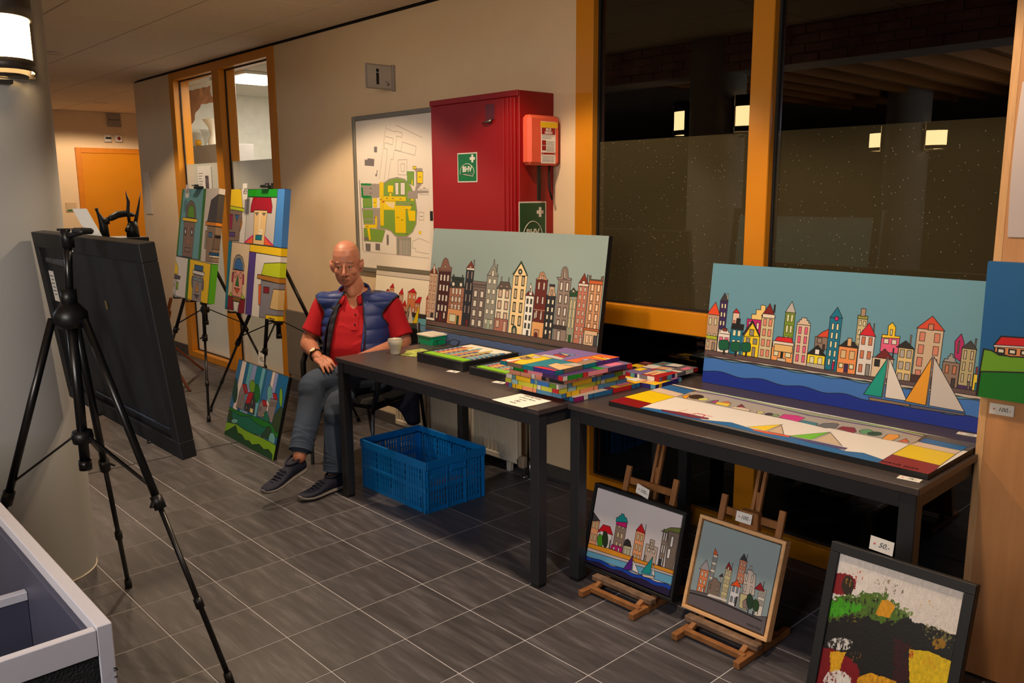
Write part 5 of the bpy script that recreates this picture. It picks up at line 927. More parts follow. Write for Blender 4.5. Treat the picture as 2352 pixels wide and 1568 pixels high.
t = pict('red_roofs_painting', (-4.18, 3.05, .66), 'painting of red-roofed towers and sailing boats standing on the radiator behind the man')
panel('canvas', (-4.65, 3.062, .658), (-3.85, 3.062, .658), (-4.65, 3.112, 1.09), .02, art_mat('red_roofs_picture', art_redroofs()), M_paper, t)
t = pict('green_hills_painting', (-4.83, 2.25, 0), 'small painting of green hills and a striped blue sky, standing on the floor')
panel('canvas', (-5.206, 2.245, .001), (-4.466, 2.211, .001), (-5.20, 2.375, .487), .022, art_mat('hills_picture', art_hills()), M_black, t)
t = pict('heads_painting', (-5.05, 2.45, .8), 'canvas of four stylised heads with a yellow cap and red hair on an easel')
panel('canvas', (-5.42, 2.40, .792), (-4.69, 2.40, .792), (-5.42, 2.50, 1.587), .042, art_mat('heads_picture', art_faces_a()), M_paper, t, wrap=True)
t = pict('heads_painting', (-5.8, 2.38, .84), 'canvas of four stylised heads with a tall grey hat and green edges')
panel('canvas', (-6.11, 2.32, .832), (-5.49, 2.32, .832), (-6.11, 2.45, 1.594), .042, art_mat('heads_picture_b', art_faces_b()), M_paper, t, wrap=True)
# near painting seen from the back
t = pict('framed_board', (-2.97, .92, .79), 'large black framed board seen from behind on the foreground tripod')
bl, br, tl = Vector((-2.43, .96, .782)), Vector((-3.545, .96, .782)), Vector((-2.43, .885, 1.428))   # its front faces the wall
ux, uz = (br-bl).normalized(), (tl-bl).normalized(); nn = ux.cross(uz)
Mb = Matrix((ux, uz, nn)).transposed().to_4x4(); Mb.translation = bl; Wb, Hb = (br-bl).length, (tl-bl).length
MB().bbox((0, 0, -.046), (Wb, .055, 0), .002, Mb).bbox((0, Hb-.055, -.046), (Wb, Hb, 0), .002, Mb).bbox((0, .055, -.046), (.055, Hb-.055, 0), .002, Mb).bbox((Wb-.055, .055, -.046), (Wb, Hb-.055, 0), .002, Mb).build('frame', M_black, t)
MB().box((.05, .05, -.030), (Wb-.05, Hb-.05, -.008), Mb).build('back_board', mat('black_back_board', (24, 25, 28), .6, var=.2), t)
MB().box((.05, .05, -.001), (Wb-.05, Hb-.05, .0), Mb).build('picture_face', mat('picture_face_blue', (120, 160, 170), .6), t)
def onb(u, v, d=-.0465): return Mb @ Vector((Wb-u, v, d))      # u from the left as seen from behind
text('lettering', 'WWW.HANSDEEFT.NL', .030, onb(.19, Hb-.115, -.031), -ux, uz, mat('faded_print', (120, 120, 124), .8), t, ext=.0002)
def slab(u0, v0, u1, v1, d0, d1, m, nm): return MB().box((Wb-u1, v0, d0), (Wb-u0, v1, d1), Mb).build(nm, m, t)
st_ = MB(); P_ = [(.425, Hb-.012), (.463, Hb-.014), (.452, Hb-.026), (.458, Hb-.033), (.470, Hb-.040), (.489, Hb-.052), (.440, Hb-.053)]
st_.add([onb(u, v, -.0470) for u, v in P_]+[onb(u, v, -.0464) for u, v in P_], [tuple(range(7)), tuple(range(13, 6, -1))]+[(i, (i+1) % 7, 7+(i+1) % 7, 7+i) for i in range(7)]); st_.build('torn_sticker', M_paper, t)
s_ = slab(.06, Hb-.26, .115, Hb-.145, -.0315, -.030, M_paper, 'label_sticker')
q_ = MB()
for k in range(6): q_.box((Wb-.108, Hb-.165-k*.014, -.0322), (Wb-.070-(k % 2)*.01, Hb-.162-k*.014, -.0315), Mb)
q_.build('printed_lines', M_ink, t)
for u, v in ((.13, Hb-.275), (.66, Hb-.235)): MB().bbox((Wb-u-.014, v, -.034), (Wb-u, v+.03, -.030), .001, Mb).build('metal_hanger', mat('brass', (150, 130, 80), .3, metal=.8), t)
MB().bbox((Wb*.02+.03, .075, -.036), (Wb-.34, .082, -.030), .001, Mb).build('edge_highlight', mat('highlight_blue', (70, 80, 96), .3, metal=.6), t)  # thin bluish strip standing in for the highlight along the lower frame bar
price('paper sheet sticking up behind the black board on the foreground easel', (-3.23, .95, 1.455), (.35, .94, 0), (-.15, -.40, 1), .046, .12, None)
# farm picture on the partition
t = pict('farm_painting', (-.66, 2.77, .93), 'blue and green farmhouse painting hanging on the wooden partition at the right edge')
panel('canvas', (-.875, 2.765, .93), (-.455, 2.765, .93), (-.875, 2.765, 1.345), .03, art_mat('farm_picture', art_farm()), M_paper, t, wrap=True)
# small framed pictures on table easels
t = pict('pink_sky_painting', (-1.95, 2.43, .06), 'square painting of houses under a pale sky in a black tray frame')
bl, br, tl = (-2.173, 2.4, .058), (-1.722, 2.4, .058), (-2.173, 2.48, .388)
tray(bl, br, tl, .012, .04, M_black, t, front=.004); panel('canvas', bl, br, tl, .03, art_mat('pink_picture', art_pink()), M_paper, t, inset=.017, wrap=True)
t = pict('grey_sky_painting', (-1.5, 2.43, .06), 'small painting of houses under a grey sky in a pale wood frame')
bl, br, tl = (-1.676, 2.4, .06), (-1.330, 2.4, .06), (-1.676, 2.5, .39)
tray(bl, br, tl, .013, .036, M_wood2, t, front=.006); panel('canvas', bl, br, tl, .028, art_mat('grey_picture', art_grey()), M_paper, t, inset=.019, wrap=True)
text('signature', 'HANS 2020', .011, (-1.385, 2.4015, .091), (1, 0, 0), (0, .1, .33), M_ink, t, ext=.0002)
t = pict('abstract_painting', (-.8, 2.0, 0), 'black framed abstract painting in white, black, yellow and red, in the lower right corner')
bl, br, tl = (-.984, 1.935, .001), (-.62, 1.935, .001), (-.984, 2.1, .622)
tray(bl, br, tl, .026, .03, M_black, t, front=.008); panel('canvas', bl, br, tl, .02, art_mat('abstract_picture', art_abstract(), .4, bump=.6, bscale=160), M_paper, t, inset=.024)
MB().bar((-.80, 2.108, .50), (-.80, 2.27, .006), .02, .012).build('rear_strut', M_black, t)

# ================================================================ small wooden table easels
def small_easel(x, y, zt, label, wid=.25, dep=.30, block=False):
    t = thing('table_easel', (x, y, 0), label, 'easel'); h = wid/2
    for s in (-1, 1): MB().bar((x+s*h, y-.14, .014), (x+s*h, y+dep-.11, .014), .024, .024).build('foot', M_wood, t)
    for yy in (y-.085, y+dep-.18): MB().bar((x-h, yy, .02), (x+h, yy, .02), .020, .020).build('stretcher', M_wood, t)
    L = Vector((0, .27, .963)).normalized()
    for s in (-1, 1):
        MB().bar(Vector((x+s*h*.92, y+.012, .026)), Vector((x+s*h*.92, y+.012, .026))+L*.465, .024, .013, (0, 1, 0)).build('side_post', M_wood, t)
        MB().bar((x+s*h*.84, y-.075, .024), (x+s*h*.84, y-.034, .040), .020, .018).build('ledge_support', M_wood, t)
    for s in (-1, 1): MB().bar(Vector((x+s*.012, y+.04, .03)), Vector((x+s*.012, y+.04, .03))+L*(zt-.03), .013, .016, (0, 1, 0)).build('mast', M_wood, t)
    p_ = Vector((x, y+.025, .026))+L*.405; MB().bar(p_-Vector((h*.9, 0, 0)), p_+Vector((h*.9, 0, 0)), .028, .012, (0, 1, 0)).build('crossbar', M_wood, t)
    MB().bbox((x-h*1.18, y-.050, .034), (x+h*1.18, y-.016, .055), .003).build('paint_ledge', mat('stained_ledge', (122, 96, 76), .5, var=.5, scale=24), t)
    MB().bar((x, y+dep-.17, .02), Vector((x, y+.04, .03))+L*(zt*.72), .016, .012).build('rear_prop', M_wood, t)
    if block: q = Vector((x, y+.012, .0))+L*.425; MB().bbox(q-Vector((.037, .022, .036)), q+Vector((.037, .010, .036)), .004).build('clamp_block', M_wood, t)
    else: q = Vector((x, y+.04, .03))+L*(zt-.03); MB().bbox(q-Vector((.025, .012, .012)), q+Vector((.025, .018, .012)), .003).build('clamp_block', M_wood, t)
    return t
small_easel(-1.935, 2.41, .66, 'left small wooden table easel, holding the picture in the black frame')
small_easel(-1.490, 2.41, .68, 'right small wooden table easel, holding the picture in the pale wood frame', block=True)
Lz = Vector((0, .27, .963)).normalized()
price('price card reading 100 above the black framed picture on the left small easel', (-1.935, 2.486, .412), (1, 0, -.22), Lz, .062, .036, '100,-')
price('price card reading 100 on the wooden block of the right small easel', (-1.500, 2.503, .425), (1, 0, 0), Lz, .062, .036, '100,-')
price('price card reading 50 above the abstract painting', (-.862, 2.12, .640), (1, 0, -.05), (0, .2, 1), .062, .036, '50,-')
price('price card reading 100 on the wooden partition under the farm painting', (-.808, 2.797, .893), (1, 0, 0), (0, 0, 1), .068, .034, '100,-')
price('price card above the green hills painting on the floor', (-4.87, 2.372, .535), (1, 0, -.15), (0, .1, 1), .075, .075, '35,-')
price('price card clipped to the top of the canvas with the red hair', (-5.13, 2.455, 1.572), (1, 0, 0), (0, .1, 1), .06, .10, '85')
price('price card clipped to the top of the canvas with the grey hat', (-5.90, 2.40, 1.578), (1, 0, 0), (.1, .1, 1), .055, .09, '85')
price('price card lying on the first table in front of the framed picture', (-2.985, 2.400, ZTB+.001), (1, .2, 0), (-.2, 1, 0), .062, .032, '35,-')
price('price card lying on the first table beside the canvas stack', (-2.665, 2.400, ZTB+.001), (1, .2, 0), (-.2, 1, 0), .062, .032, '35,-')
price('price card lying on the front edge of the second table', (-.915, 2.408, ZTB+.001), (1, .1, 0), (-.1, 1, 0), .062, .032, '75,-')
price('price card lying at the right end of the harbour painting', (-.965, 3.005, ZTB+.001), (1, .1, 0), (-.1, 1, 0), .062, .032, '125')

# ================================================================ framed pictures and canvases lying on the first table
FA = art_mat('skyline_picture', art_frame_a())
t = pict('skyline_painting', (-3.12, 2.59, ZTB), 'small skyline painting in a black tray frame lying on the table beside the eyeglasses')
bl, br, tl = (-3.300, 2.425, ZTB+.046), (-2.945, 2.425, ZTB+.046), (-3.300, 2.78, ZTB+.046); tray(bl, br, tl, .012, .0455, M_black, t); panel('canvas', (-3.300, 2.425, ZTB+.046), br, tl, .03, FA, M_paper, t, inset=.024, wrap=True)
a_ = art_frame_a(); a_.a = a_.a[::-1, ::-1].copy() if False else a_.a
t = pict('skyline_painting', (-2.73, 2.56, ZTB), 'second skyline painting in a black tray frame, half covered by the canvas stack')
bl, br, tl = (-2.895, 2.42, ZTB+.036), (-2.575, 2.42, ZTB+.036), (-2.895, 2.70, ZTB+.036); tray(bl, br, tl, .012, .0355, M_black, t); panel('canvas', bl, br, tl, .022, art_mat('skyline_picture_b', art_frame_a()), M_paper, t, inset=.024, wrap=True)
# stack of small portrait canvases
OR, TE, PU, YE, RE, WH, GR, BR_, BU, PKc, DK = (236, 100, 30), (0, 120, 140), (120, 96, 160), (240, 190, 20), (206, 24, 34), (222, 216, 206), (20, 140, 30), (120, 98, 80), (40, 110, 190), (236, 140, 160), (34, 32, 30)
def edge_mat(name, cols, seed, dark=1.0):
    a = Art(720, 40, (200, 200, 200), None, 0); R_ = random.Random(seed); x = 0
    while x < 720:
        w_ = R_.choice([50, 90, 150, 210]); c = R_.choice(cols); a.fill(np.array([(x, -5), (x+w_, -5), (x+w_, 45), (x, 45)]), c, lw=6); x += w_
    return art_mat(name, a, bump=.1)
def art_top():
    a = Art(420, 520, PU, [(761, 104), (1347, 209), (615, 366), (31, 242)], 4); p = a.p
    p([(31, 242), (200, 200), (400, 172), (610, 225), (330, 300), (180, 290)], YE); p([(0, 250), (50, 230), (270, 225), (160, 275)], OR); p([(80, 240), (250, 222), (270, 232), (110, 262)], WH); p([(240, 212), (330, 196), (390, 230), (300, 240)], (150, 116, 90)); a.o((340, 215), 24, 10, (90, 80, 70)); p([(370, 208), (420, 192), (500, 208), (420, 222)], (190, 180, 200))
    p([(240, 300), (600, 225), (860, 275), (760, 310), (440, 320)], TE); p([(300, 320), (440, 312), (700, 350), (640, 400)], RE); p([(540, 300), (640, 275), (800, 310), (860, 320), (700, 370)], (230, 180, 130)); p([(460, 308), (560, 320), (660, 350), (640, 360)], (110, 80, 110)); p([(680, 285), (860, 272), (960, 290), (860, 320)], (180, 172, 160)); a.l([(640, 300), (720, 310), (760, 300)], K, 3)
    p([(740, 248), (1130, 180), (1400, 215), (1300, 300), (860, 272)], OR); p([(860, 275), (1000, 228), (1200, 250), (1180, 300), (960, 300)], (150, 120, 100)); p([(1030, 205), (1080, 200), (1260, 240), (1220, 250)], YE); p([(1140, 210), (1330, 240), (1260, 252)], WH); p([(920, 240), (980, 228), (1030, 236), (960, 250)], (170, 170, 206)); p([(1060, 240), (1190, 258), (1140, 270)], (60, 40, 130))
    p([(470, 190), (530, 176), (760, 215), (700, 240)], (190, 184, 176)); p([(620, 190), (640, 175), (770, 200), (730, 220)], (180, 40, 50)); p([(650, 175), (730, 170), (830, 180), (780, 205)], (80, 60, 110)); p([(690, 165), (800, 185), (760, 195)], (230, 170, 120)); p([(690, 158), (860, 180), (850, 192), (700, 168)], (90, 150, 180))
    return a
base = ZTB+.001; th = .0185
stk = [(-2.40, 2.585, .42, .40, -2, [(130, 20, 60), RE, WH, (40, 110, 160), (150, 20, 110)], 'bottom canvas of the stack with a magenta edge', 1),
       (-2.375, 2.53, .30, .41, 1, [(60, 120, 170), (236, 150, 110), YE, (70, 130, 170)], 'second canvas from the bottom of the stack, steel blue side', 2),
       (-2.385, 2.525, .31, .41, 0, [(226, 150, 30), RE, (150, 190, 200), WH, (200, 200, 60)], 'third canvas from the bottom of the stack, ochre side', 3),
       (-2.38, 2.52, .31, .40, -1, [BU, YE, WH, (100, 150, 160), (90, 140, 30)], 'fourth canvas from the bottom of the stack, yellow and blue side', 4),
       (-2.375, 2.53, .30, .40, 2, [TE, DK, BR_, WH, (110, 140, 40), (226, 150, 120)], 'fifth canvas from the bottom of the stack, brown and teal side', 5),
       (-2.355, 2.525, .32, .40, -3, [GR, RE, (70, 40, 100), WH, OR, PKc], 'second canvas from the top of the stack, red and black side', 6)]
for k, (x, y, W_, H_, rz, cols, lb, sd) in enumerate(stk):
    z1 = base+th*(k+1)-.0004; c, s = math.cos(math.radians(rz)), math.sin(math.radians(rz)); R2 = lambda u, v: (x+u*c-v*s, y+u*s+v*c, z1)
    t = pict('portrait_canvas', (x, y, base+th*k), lb, 'canvases in the stack on the first table')
    pal = [cols[0], cols[1], cols[2 % len(cols)], cols[-1], YE if k < 5 else (120, 110, 150), (60, 40, 60)]
    panel('canvas', R2(-W_/2, -H_/2), R2(W_/2, -H_/2), R2(-W_/2, H_/2), th-.0008, art_mat('portrait_picture_%d' % k, art_portrait(k, pal)), edge_mat('edge_%d' % k, cols, sd), t)
z1 = base+th*7-.0004; t = pict('portrait_canvas', (-2.4, 2.505, z1-th), 'topmost canvas of the stack, purple, orange and yellow with four heads', 'canvases in the stack on the first table')
panel('canvas', (-2.553, 2.305, z1), (-2.243, 2.312, z1), (-2.560, 2.705, z1), th-.0008, art_mat('portrait_picture_top', art_top()), edge_mat('edge_top', [OR, WH, RE, TE, YE, BR_, (60, 40, 130)], 21), t)
# loose canvases beside the stack, on the second table
Z2 = ZTB+.001
for (x, y, W_, H_, rz, z, lb, pal, sd) in ((-2.365, 3.085, .17, .13, 4, 0, 'loose canvas with a yellow and red corner at the back, between the tables', [(60, 40, 40), YE, (120, 170, 190), (176, 30, 40), YE, DK], 31),
        (-2.235, 2.985, .19, .30, 2, 1, 'loose canvas with a white face and dark red corner beside the stack', [WH, (110, 96, 150), (166, 10, 26), (90, 160, 180), (110, 104, 110), (40, 30, 90)], 32),
        (-2.215, 2.875, .20, .20, 3, 0, 'small loose canvas with a black corner and a yellow head, nearest the stack', [(120, 180, 40), WH, YE, (100, 160, 180), (80, 60, 130), (40, 30, 110)], 33)):
    z1 = Z2+th*(z+1)-.0004; c, s = math.cos(math.radians(rz)), math.sin(math.radians(rz)); R2 = lambda u, v: (x+u*c-v*s, y+u*s+v*c, z1)
    t = pict('portrait_canvas', (x, y, Z2+th*z), lb, 'loose canvases on the second table')
    panel('canvas', R2(-W_/2, -H_/2), R2(W_/2, -H_/2), R2(-W_/2, H_/2), th-.0008, art_mat('loose_picture_%d' % sd, art_portrait(sd, pal)), edge_mat('ledge_%d' % sd, pal, sd), t)
# handwritten sheet
t = thing('handwritten_sheet', (-2.36, 2.25, ZTB+.001), 'white sheet with handwriting over the corner of the first table', 'paper')
mb = MB(); nx = 8; vs = []
for j in range(nx+1):
    for i in range(nx+1):
        u, v = i/nx, j/nx; x = -2.452+.178*u; y = 2.165+.162*v; vs.append((x, y, ZTB+.0016+.004*max(0, .5-v)*abs(u-.5)*2))
mb.add(vs, [(j*(nx+1)+i, j*(nx+1)+i+1, (j+1)*(nx+1)+i+1, (j+1)*(nx+1)+i) for j in range(nx) for i in range(nx)], True); mb.build('sheet', M_paper, t)
for k, (s_, sz) in enumerate((('PORTRETTEN', .016), ('in diverse kleuren', .013), ('per stuk', .012), ('20,-', .022), ('HANS', .014))):
    text('handwriting', s_, sz, (-2.363, 2.300-k*.026-(.004 if k > 2 else 0), ZTB+.0032), (1, -.03, 0), (.03, 1, 0), M_ink, t, ext=.0002, shear=.3)
# ================================================================ small things on the first table
ZT_ = ZTB+.0005
t = thing('mug', (-3.535, 2.462, ZT_), 'white stacking mug on the corner of the first table', 'mug')
M_cer = mat('white_ceramic', (214, 206, 190), .25, var=.02, coat=.3)
MB().lathe([(0, .0), (.024, .0), (.026, .004), (.0305, .043), (.0360, .046), (.0385, .078), (.0375, .080), (.0360, .078), (.0315, .046), (.024, .006), (0, .005)], (-3.535, 2.462, ZT_), 36).build('cup_body', M_cer, t)
MB().lathe([(.0383, .0785), (.0378, .0808), (.0366, .0806), (.0362, .0785)], (-3.535, 2.462, ZT_), 36).build('dark_rim', mat('rim_line', (70, 66, 60), .4), t)
cst = mat('coaster_print', (176, 186, 90), .6, var=.5, scale=60)
for k, (x, y, r, lb) in enumerate(((-3.455, 2.52, 14, 'lowest of the printed green coasters beside the mug'), (-3.48, 2.545, 40, 'middle printed green coaster of the loose pile beside the mug'), (-3.49, 2.575, -10, 'topmost printed coaster of the loose pile beside the mug'))):
    M = Matrix.Translation((x, y, ZT_+k*.0022)) @ Matrix.Rotation(math.radians(r), 4, 'Z'); tag(MB().bbox((-.05, -.05, 0), (.05, .05, .002), .0006, M).build('coaster', cst), lb, 'coaster', 'coasters')
t = thing('lunch_box', (-3.655, 2.795, ZT_), 'green plastic lunch box with a white lid on the first table', 'lunch box')
M_gb = mat('green_tub', (0, 150, 100), .3, var=.03); M_lid = mat('white_lid', (232, 224, 206), .35)
def rbox(name, c, hx, hy, z0, z1, r0, tap, m, parent, rz=0.0, hollow=False):
    bm = bmesh.new(); bmesh.ops.create_cube(bm, size=1.0)
    for v in bm.verts:
        top = v.co.z > 0; v.co = Vector((hx*(1 if v.co.x > 0 else -1)*(1+(tap if top else 0)), hy*(1 if v.co.y > 0 else -1)*(1+(tap if top else 0)), z1 if top else z0))
    ve = [e for e in bm.edges if abs(e.verts[0].co.z-e.verts[1].co.z) > 1e-4]; bmesh.ops.bevel(bm, geom=ve, offset=r0, segments=5, affect='EDGES', profile=.5)
    bm.transform(Matrix.Translation(c) @ Matrix.Rotation(rz, 4, 'Z')); me = bpy.data.meshes.new(name); bm.to_mesh(me); bm.free(); me.materials.append(m); return link(name, me, parent)
rbox('tub', (-3.65, 2.79, ZT_), .062, .052, 0, .048, .014, .06, M_gb, t); rbox('lid', (-3.65, 2.79, ZT_), .071, .061, .048, .054, .018, 0, M_lid, t); rbox('lid_top', (-3.65, 2.79, ZT_), .060, .050, .054, .0565, .014, 0, M_lid, t)
# eyeglasses
t = thing('eyeglasses', (-3.51, 2.79, ZT_), 'black framed eyeglasses lying beside the green lunch box', 'eyeglasses')
M = Matrix.Translation((-3.505, 2.785, ZT_+.004)) @ Matrix.Rotation(math.radians(38), 4, 'Z')
for s in (-1, 1):
    P = [M @ Vector((s*.034+.027*math.cos(a), .0, .018+.018*math.sin(a))) for a in [2*PI*i/20 for i in range(21)]]
    MB().path(P, .0022, 6, caps=False).build('rim', M_plast, t)
    MB().path([M @ Vector(q) for q in ((s*.061, 0, .027), (s*.068, -.006, .028), (s*.066, -.07, .020), (s*.050, -.125, .004))], .002, 6).build('temple', M_plast, t)
MB().path([M @ Vector(q) for q in ((-.010, 0, .022), (0, .001, .026), (.010, 0, .022))], .002, 6).build('bridge', M_plast, t)

# ================================================================ blue folding crate
t = thing('folding_crate', (-3.46, 2.53, 0), 'blue perforated plastic folding crate on the floor under the first table', 'crate')
cx0, cx1, cy0, cy1, ch = -3.725, -3.165, 2.362, 2.735, .265
def lattice(o, u, v, n, xs, ys, d, name, mb=None):
    o, u, v, n = Vector(o), Vector(u), Vector(v), Vector(n); M = Matrix((u, v, n)).transposed().to_4x4(); M.translation = o; mb = mb or MB()
    Y0, Y1 = ys[0][0], ys[-1][1]; X0, X1 = xs[0][0], xs[-1][1]
    for a, b in xs: mb.box((a, Y0, 0), (b, Y1, d), M)
    for a, b in ys: mb.box((X0, a, .0005), (X1, b, d-.0005), M)
    return mb
def cratewall(o, u, L, n, groups, name):
    xs = [(0, .028)]; gw = (L-.056)/groups; sw = .0075
    for g in range(groups):
        x = .028+g*gw; k = 5 if gw > .1 else 4; step = (gw-.020)/k
        for i in range(k): xs.append((x+.010+i*step-(step-sw)/2+.002, x+.010+i*step+(step-sw)/2+.002))
        xs.append((x+gw-.010, x+gw+.004))
    xs.append((L-.028, L))
    ys = [(0, .022)]
    for base_ in (.022, .132):
        h_ = .026; ys += [(base_+h_-.007+.007, base_+h_+.006), (base_+2*h_+.006, base_+2*h_+.012), (base_+3*h_+.012, base_+3*h_+.032)]
    ys.append((.222, .232))
    return lattice(o, u, (0, 0, 1), n, xs, ys, .004, name).build(name, M_crate, t)
cratewall((cx0, cy0, 0), (1, 0, 0), cx1-cx0, (0, -1, 0), 4, 'long_side'); cratewall((cx1, cy1, 0), (-1, 0, 0), cx1-cx0, (0, 1, 0), 4, 'long_side')
cratewall((cx1, cy0, 0), (0, 1, 0), cy1-cy0, (1, 0, 0), 3, 'short_side')
# the left short side has the open grip
cratewall((cx0, cy1, 0), (0, -1, 0), cy1-cy0, (-1, 0, 0), 3, 'short_side')
rim = MB(); e = .010
rim.bbox((cx0-e, cy0-e, .222), (cx1+e, cy0, ch), .003).bbox((cx0-e, cy1, .222), (cx1+e, cy1+e, ch), .003).bbox((cx0-e, cy0, .222), (cx0, cy1, ch), .003).bbox((cx1, cy0, .222), (cx1+e, cy1, ch), .003)
rim.build('rim', M_crate, t)
rb = MB(); rb.bbox((cx0-.005, cy0-.007, .112), (cx1+.005, cy0-.004, .128), .001).bbox((cx1+.004, cy0, .112), (cx1+.007, cy1, .128), .001)
for x in (cx0, cx1-.012): rb.bbox((x, cy0-.008, 0), (x+.012, cy0-.003, .222), .001)
for y in (cy0, cy1-.012, cy0+.12, cy0+.24): rb.bbox((cx1+.003, y, 0), (cx1+.008, y+.012, .222), .001)
rb.bbox((cx1+.004, cy0+.14, .19), (cx1+.016, cy0+.235, .202), .003); rb.build('ribs', M_crate, t)
MB().bbox((cx0+.004, cy0+.004, .004), (cx1-.004, cy1-.004, .009), .001).build('bottom', M_crate, t)
og = mat('orange_goods', (214, 96, 60), .6, var=.5, scale=30)
tag(rbox('wrapped_parcel', (-3.26, 2.57, .0095), .06, .09, 0, .09, .01, .02, og, None), 'orange printed parcel inside the blue crate, glimpsed through its holes', 'parcel')

# ================================================================ grey display case, near left corner
t = thing('display_case', (-2.2, .3, 0), 'open grey display case with white rims in the bottom left corner', 'display case')
M_rim = mat('white_case_rim', (190, 186, 190), .4, var=.02); M_in = mat('grey_case_lining', (62, 62, 78), .5, var=.05); M_felt = mat('black_felt', (16, 16, 17), .95, var=.6, scale=90, bump=1.0, bscale=240, bd=.004)
bx, by, bz = -1.361, .380, .88; y0_ = -.55; x0_ = -2.9
# rims: long one along x, short one along y
def case_wall(a, b, nm, m): MB().bbox(a, b, .0015).build(nm, m, t)
case_wall((x0_, by-.024, .0), (bx, by, bz), 'side_board', M_rim)
case_wall((bx-.016, y0_, bz-.05), (bx-.0, by-.024, bz-.004), 'front_rail', M_rim)
case_wall((bx-.016, y0_, .0), (bx-.002, by-.024, bz-.052), 'front_felt_panel', M_felt)
case_wall((x0_, y0_, .0), (x0_+.016, by-.024, bz-.05), 'end_board', M_rim); case_wall((x0_, y0_-.016, 0), (bx, y0_, bz-.004), 'side_board', M_rim)
case_wall((x0_+.016, y0_, .30), (bx-.018, by-.024, .315), 'inner_floor', M_in)
case_wall((x0_+.016, by-.034, .315), (bx-.018, by-.0245, bz-.02), 'inner_lining', M_in); case_wall((bx-.022, y0_, .315), (bx-.0165, by-.034, bz-.055), 'inner_lining', M_in)
case_wall((bx-.42, y0_, .315), (bx-.405, by-.034, bz-.10), 'partition', M_in); case_wall((bx-.422, y0_, bz-.10), (bx-.403, by-.034, bz-.082), 'partition_cap', M_rim)
fz = MB(); rn = random.Random(2)
for k in range(90):
    x = rn.uniform(-2.2, bx); z = rn.uniform(0, bz) ; p0 = Vector((x, by, z)); fz.path([p0, p0+Vector((rn.uniform(-.004, .004), .004, rn.uniform(-.004, .004))), p0+Vector((rn.uniform(-.006, .006), .008, rn.uniform(-.006, .006)))], .0011, 4)
for k in range(60):
    z = rn.uniform(.1, bz-.06); p0 = Vector((bx, by-.004, z)); fz.path([p0, p0+Vector((.004, .003, rn.uniform(-.004, .004))), p0+Vector((rn.uniform(0, .007), rn.uniform(0, .006), rn.uniform(-.006, .006)))], .0011, 4)
o = fz.build('felt_fuzz', M_felt, t); o['kind'] = 'stuff'

# ================================================================ plywood partition at the right
t = thing('wooden_partition', (.1, 2.83, 0), 'tall plywood display partition at the right edge of the room', 'partition')
MB().bbox((-.868, 2.800, .004), (1.4, 2.822, 2.62), .002).build('board', M_ply, t)
MB().bbox((-.872, 2.7985, .004), (-.848, 2.8235, 2.62), .002).build('edge_lipping', M_plyedge, t)
MB().bbox((-.86, 2.79, 0), (1.4, 2.83, .0035), .001).build('floor_strip', M_seal, t)
t = thing('blank_poster', (-.6, 2.79, 1.42), 'blank white paper sheet curling off the wooden partition', 'poster')
mb = MB(); vs = []
for j in range(9):
    for i in range(7): u, v = i/6, j/8; vs.append((-.838+.42*u, 2.7985-.002-.022*(1-u)**2*math.sin(PI*v), 1.418+.445*v))
mb.add(vs, [(j*7+i, j*7+i+1, (j+1)*7+i+1, (j+1)*7+i) for j in range(8) for i in range(6)], True); mb.build('sheet', mat('poster_paper', (206, 190, 186), .7, var=.01), t)

# ================================================================ far left: wooden easel, horned sculpture; vases behind the interior window
t = thing('wooden_field_easel', (-7.0, 2.62, 0), 'slender wooden tripod easel near the wall, behind the foreground board', 'easel')
M_w3 = mat('reddish_wood', (150, 80, 34), .5, var=.15)
MB().bar((-7.42, 2.60, .0), (-6.93, 2.62, .72), .022, .018).bar((-7.30, 2.64, .16), (-7.02, 2.64, .60), .016, .012).build('mast', M_w3, t)
MB().bar((-7.24, 2.60, .34), (-6.58, 2.58, 0), .020, .016).build('leg', M_w3, t); MB().bar((-7.2, 2.62, .36), (-7.3, 3.0, 0), .020, .016).build('leg', M_w3, t); MB().bbox((-7.30, 2.57, .29), (-7.16, 2.64, .36), .004).build('joint_block', M_w3, t)
t = thing('sculpture_plinth', (-7.15, 2.33, 0), 'dark plinth behind the foreground board carrying the horned sculpture', 'plinth')
MB().bbox((-7.32, 2.15, 0), (-6.98, 2.50, 1.22), .004).build('block', M_black, t)
t = thing('horned_sculpture', (-7.12, 2.4, 1.22), 'dark antelope sculpture with two long pointed horns and an arched back', 'sculpture')
bd = lambda x, y, z: (x, y, z)
MB().path([(-7.09, 2.415, 1.22), (-7.09, 2.415, 1.30), (-7.09, 2.420, 1.345)], [.05, .045, .030], 10).path([(-7.09, 2.40, 1.30), (-7.06, 2.36, 1.27)], [.03, .018], 8).build('head', M_fdark, t)
MB().path([(-7.09, 2.395, 1.33), (-7.09, 2.39, 1.42), (-7.09, 2.40, 1.50), (-7.09, 2.385, 1.585)], [.012, .014, .013, .002], 8).path([(-7.09, 2.44, 1.33), (-7.09, 2.46, 1.40), (-7.09, 2.48, 1.48), (-7.09, 2.502, 1.585)], [.016, .013, .008, .0015], 8).build('horns', M_fdark, t)
MB().path([(-7.15, 2.24, 1.355), (-7.15, 2.28, 1.375), (-7.15, 2.33, 1.40), (-7.15, 2.39, 1.405), (-7.15, 2.44, 1.395), (-7.15, 2.475, 1.385)], [.012, .026, .030, .026, .018, .003], 10).path([(-7.15, 2.22, 1.22), (-7.15, 2.215, 1.32), (-7.15, 2.20, 1.37), (-7.15, 2.18, 1.42), (-7.15, 2.172, 1.452)], [.035, .033, .022, .010, .014], 10).path([(-7.15, 2.22, 1.34), (-7.15, 2.25, 1.355)], .03, 8).build('body', M_fdark, t)
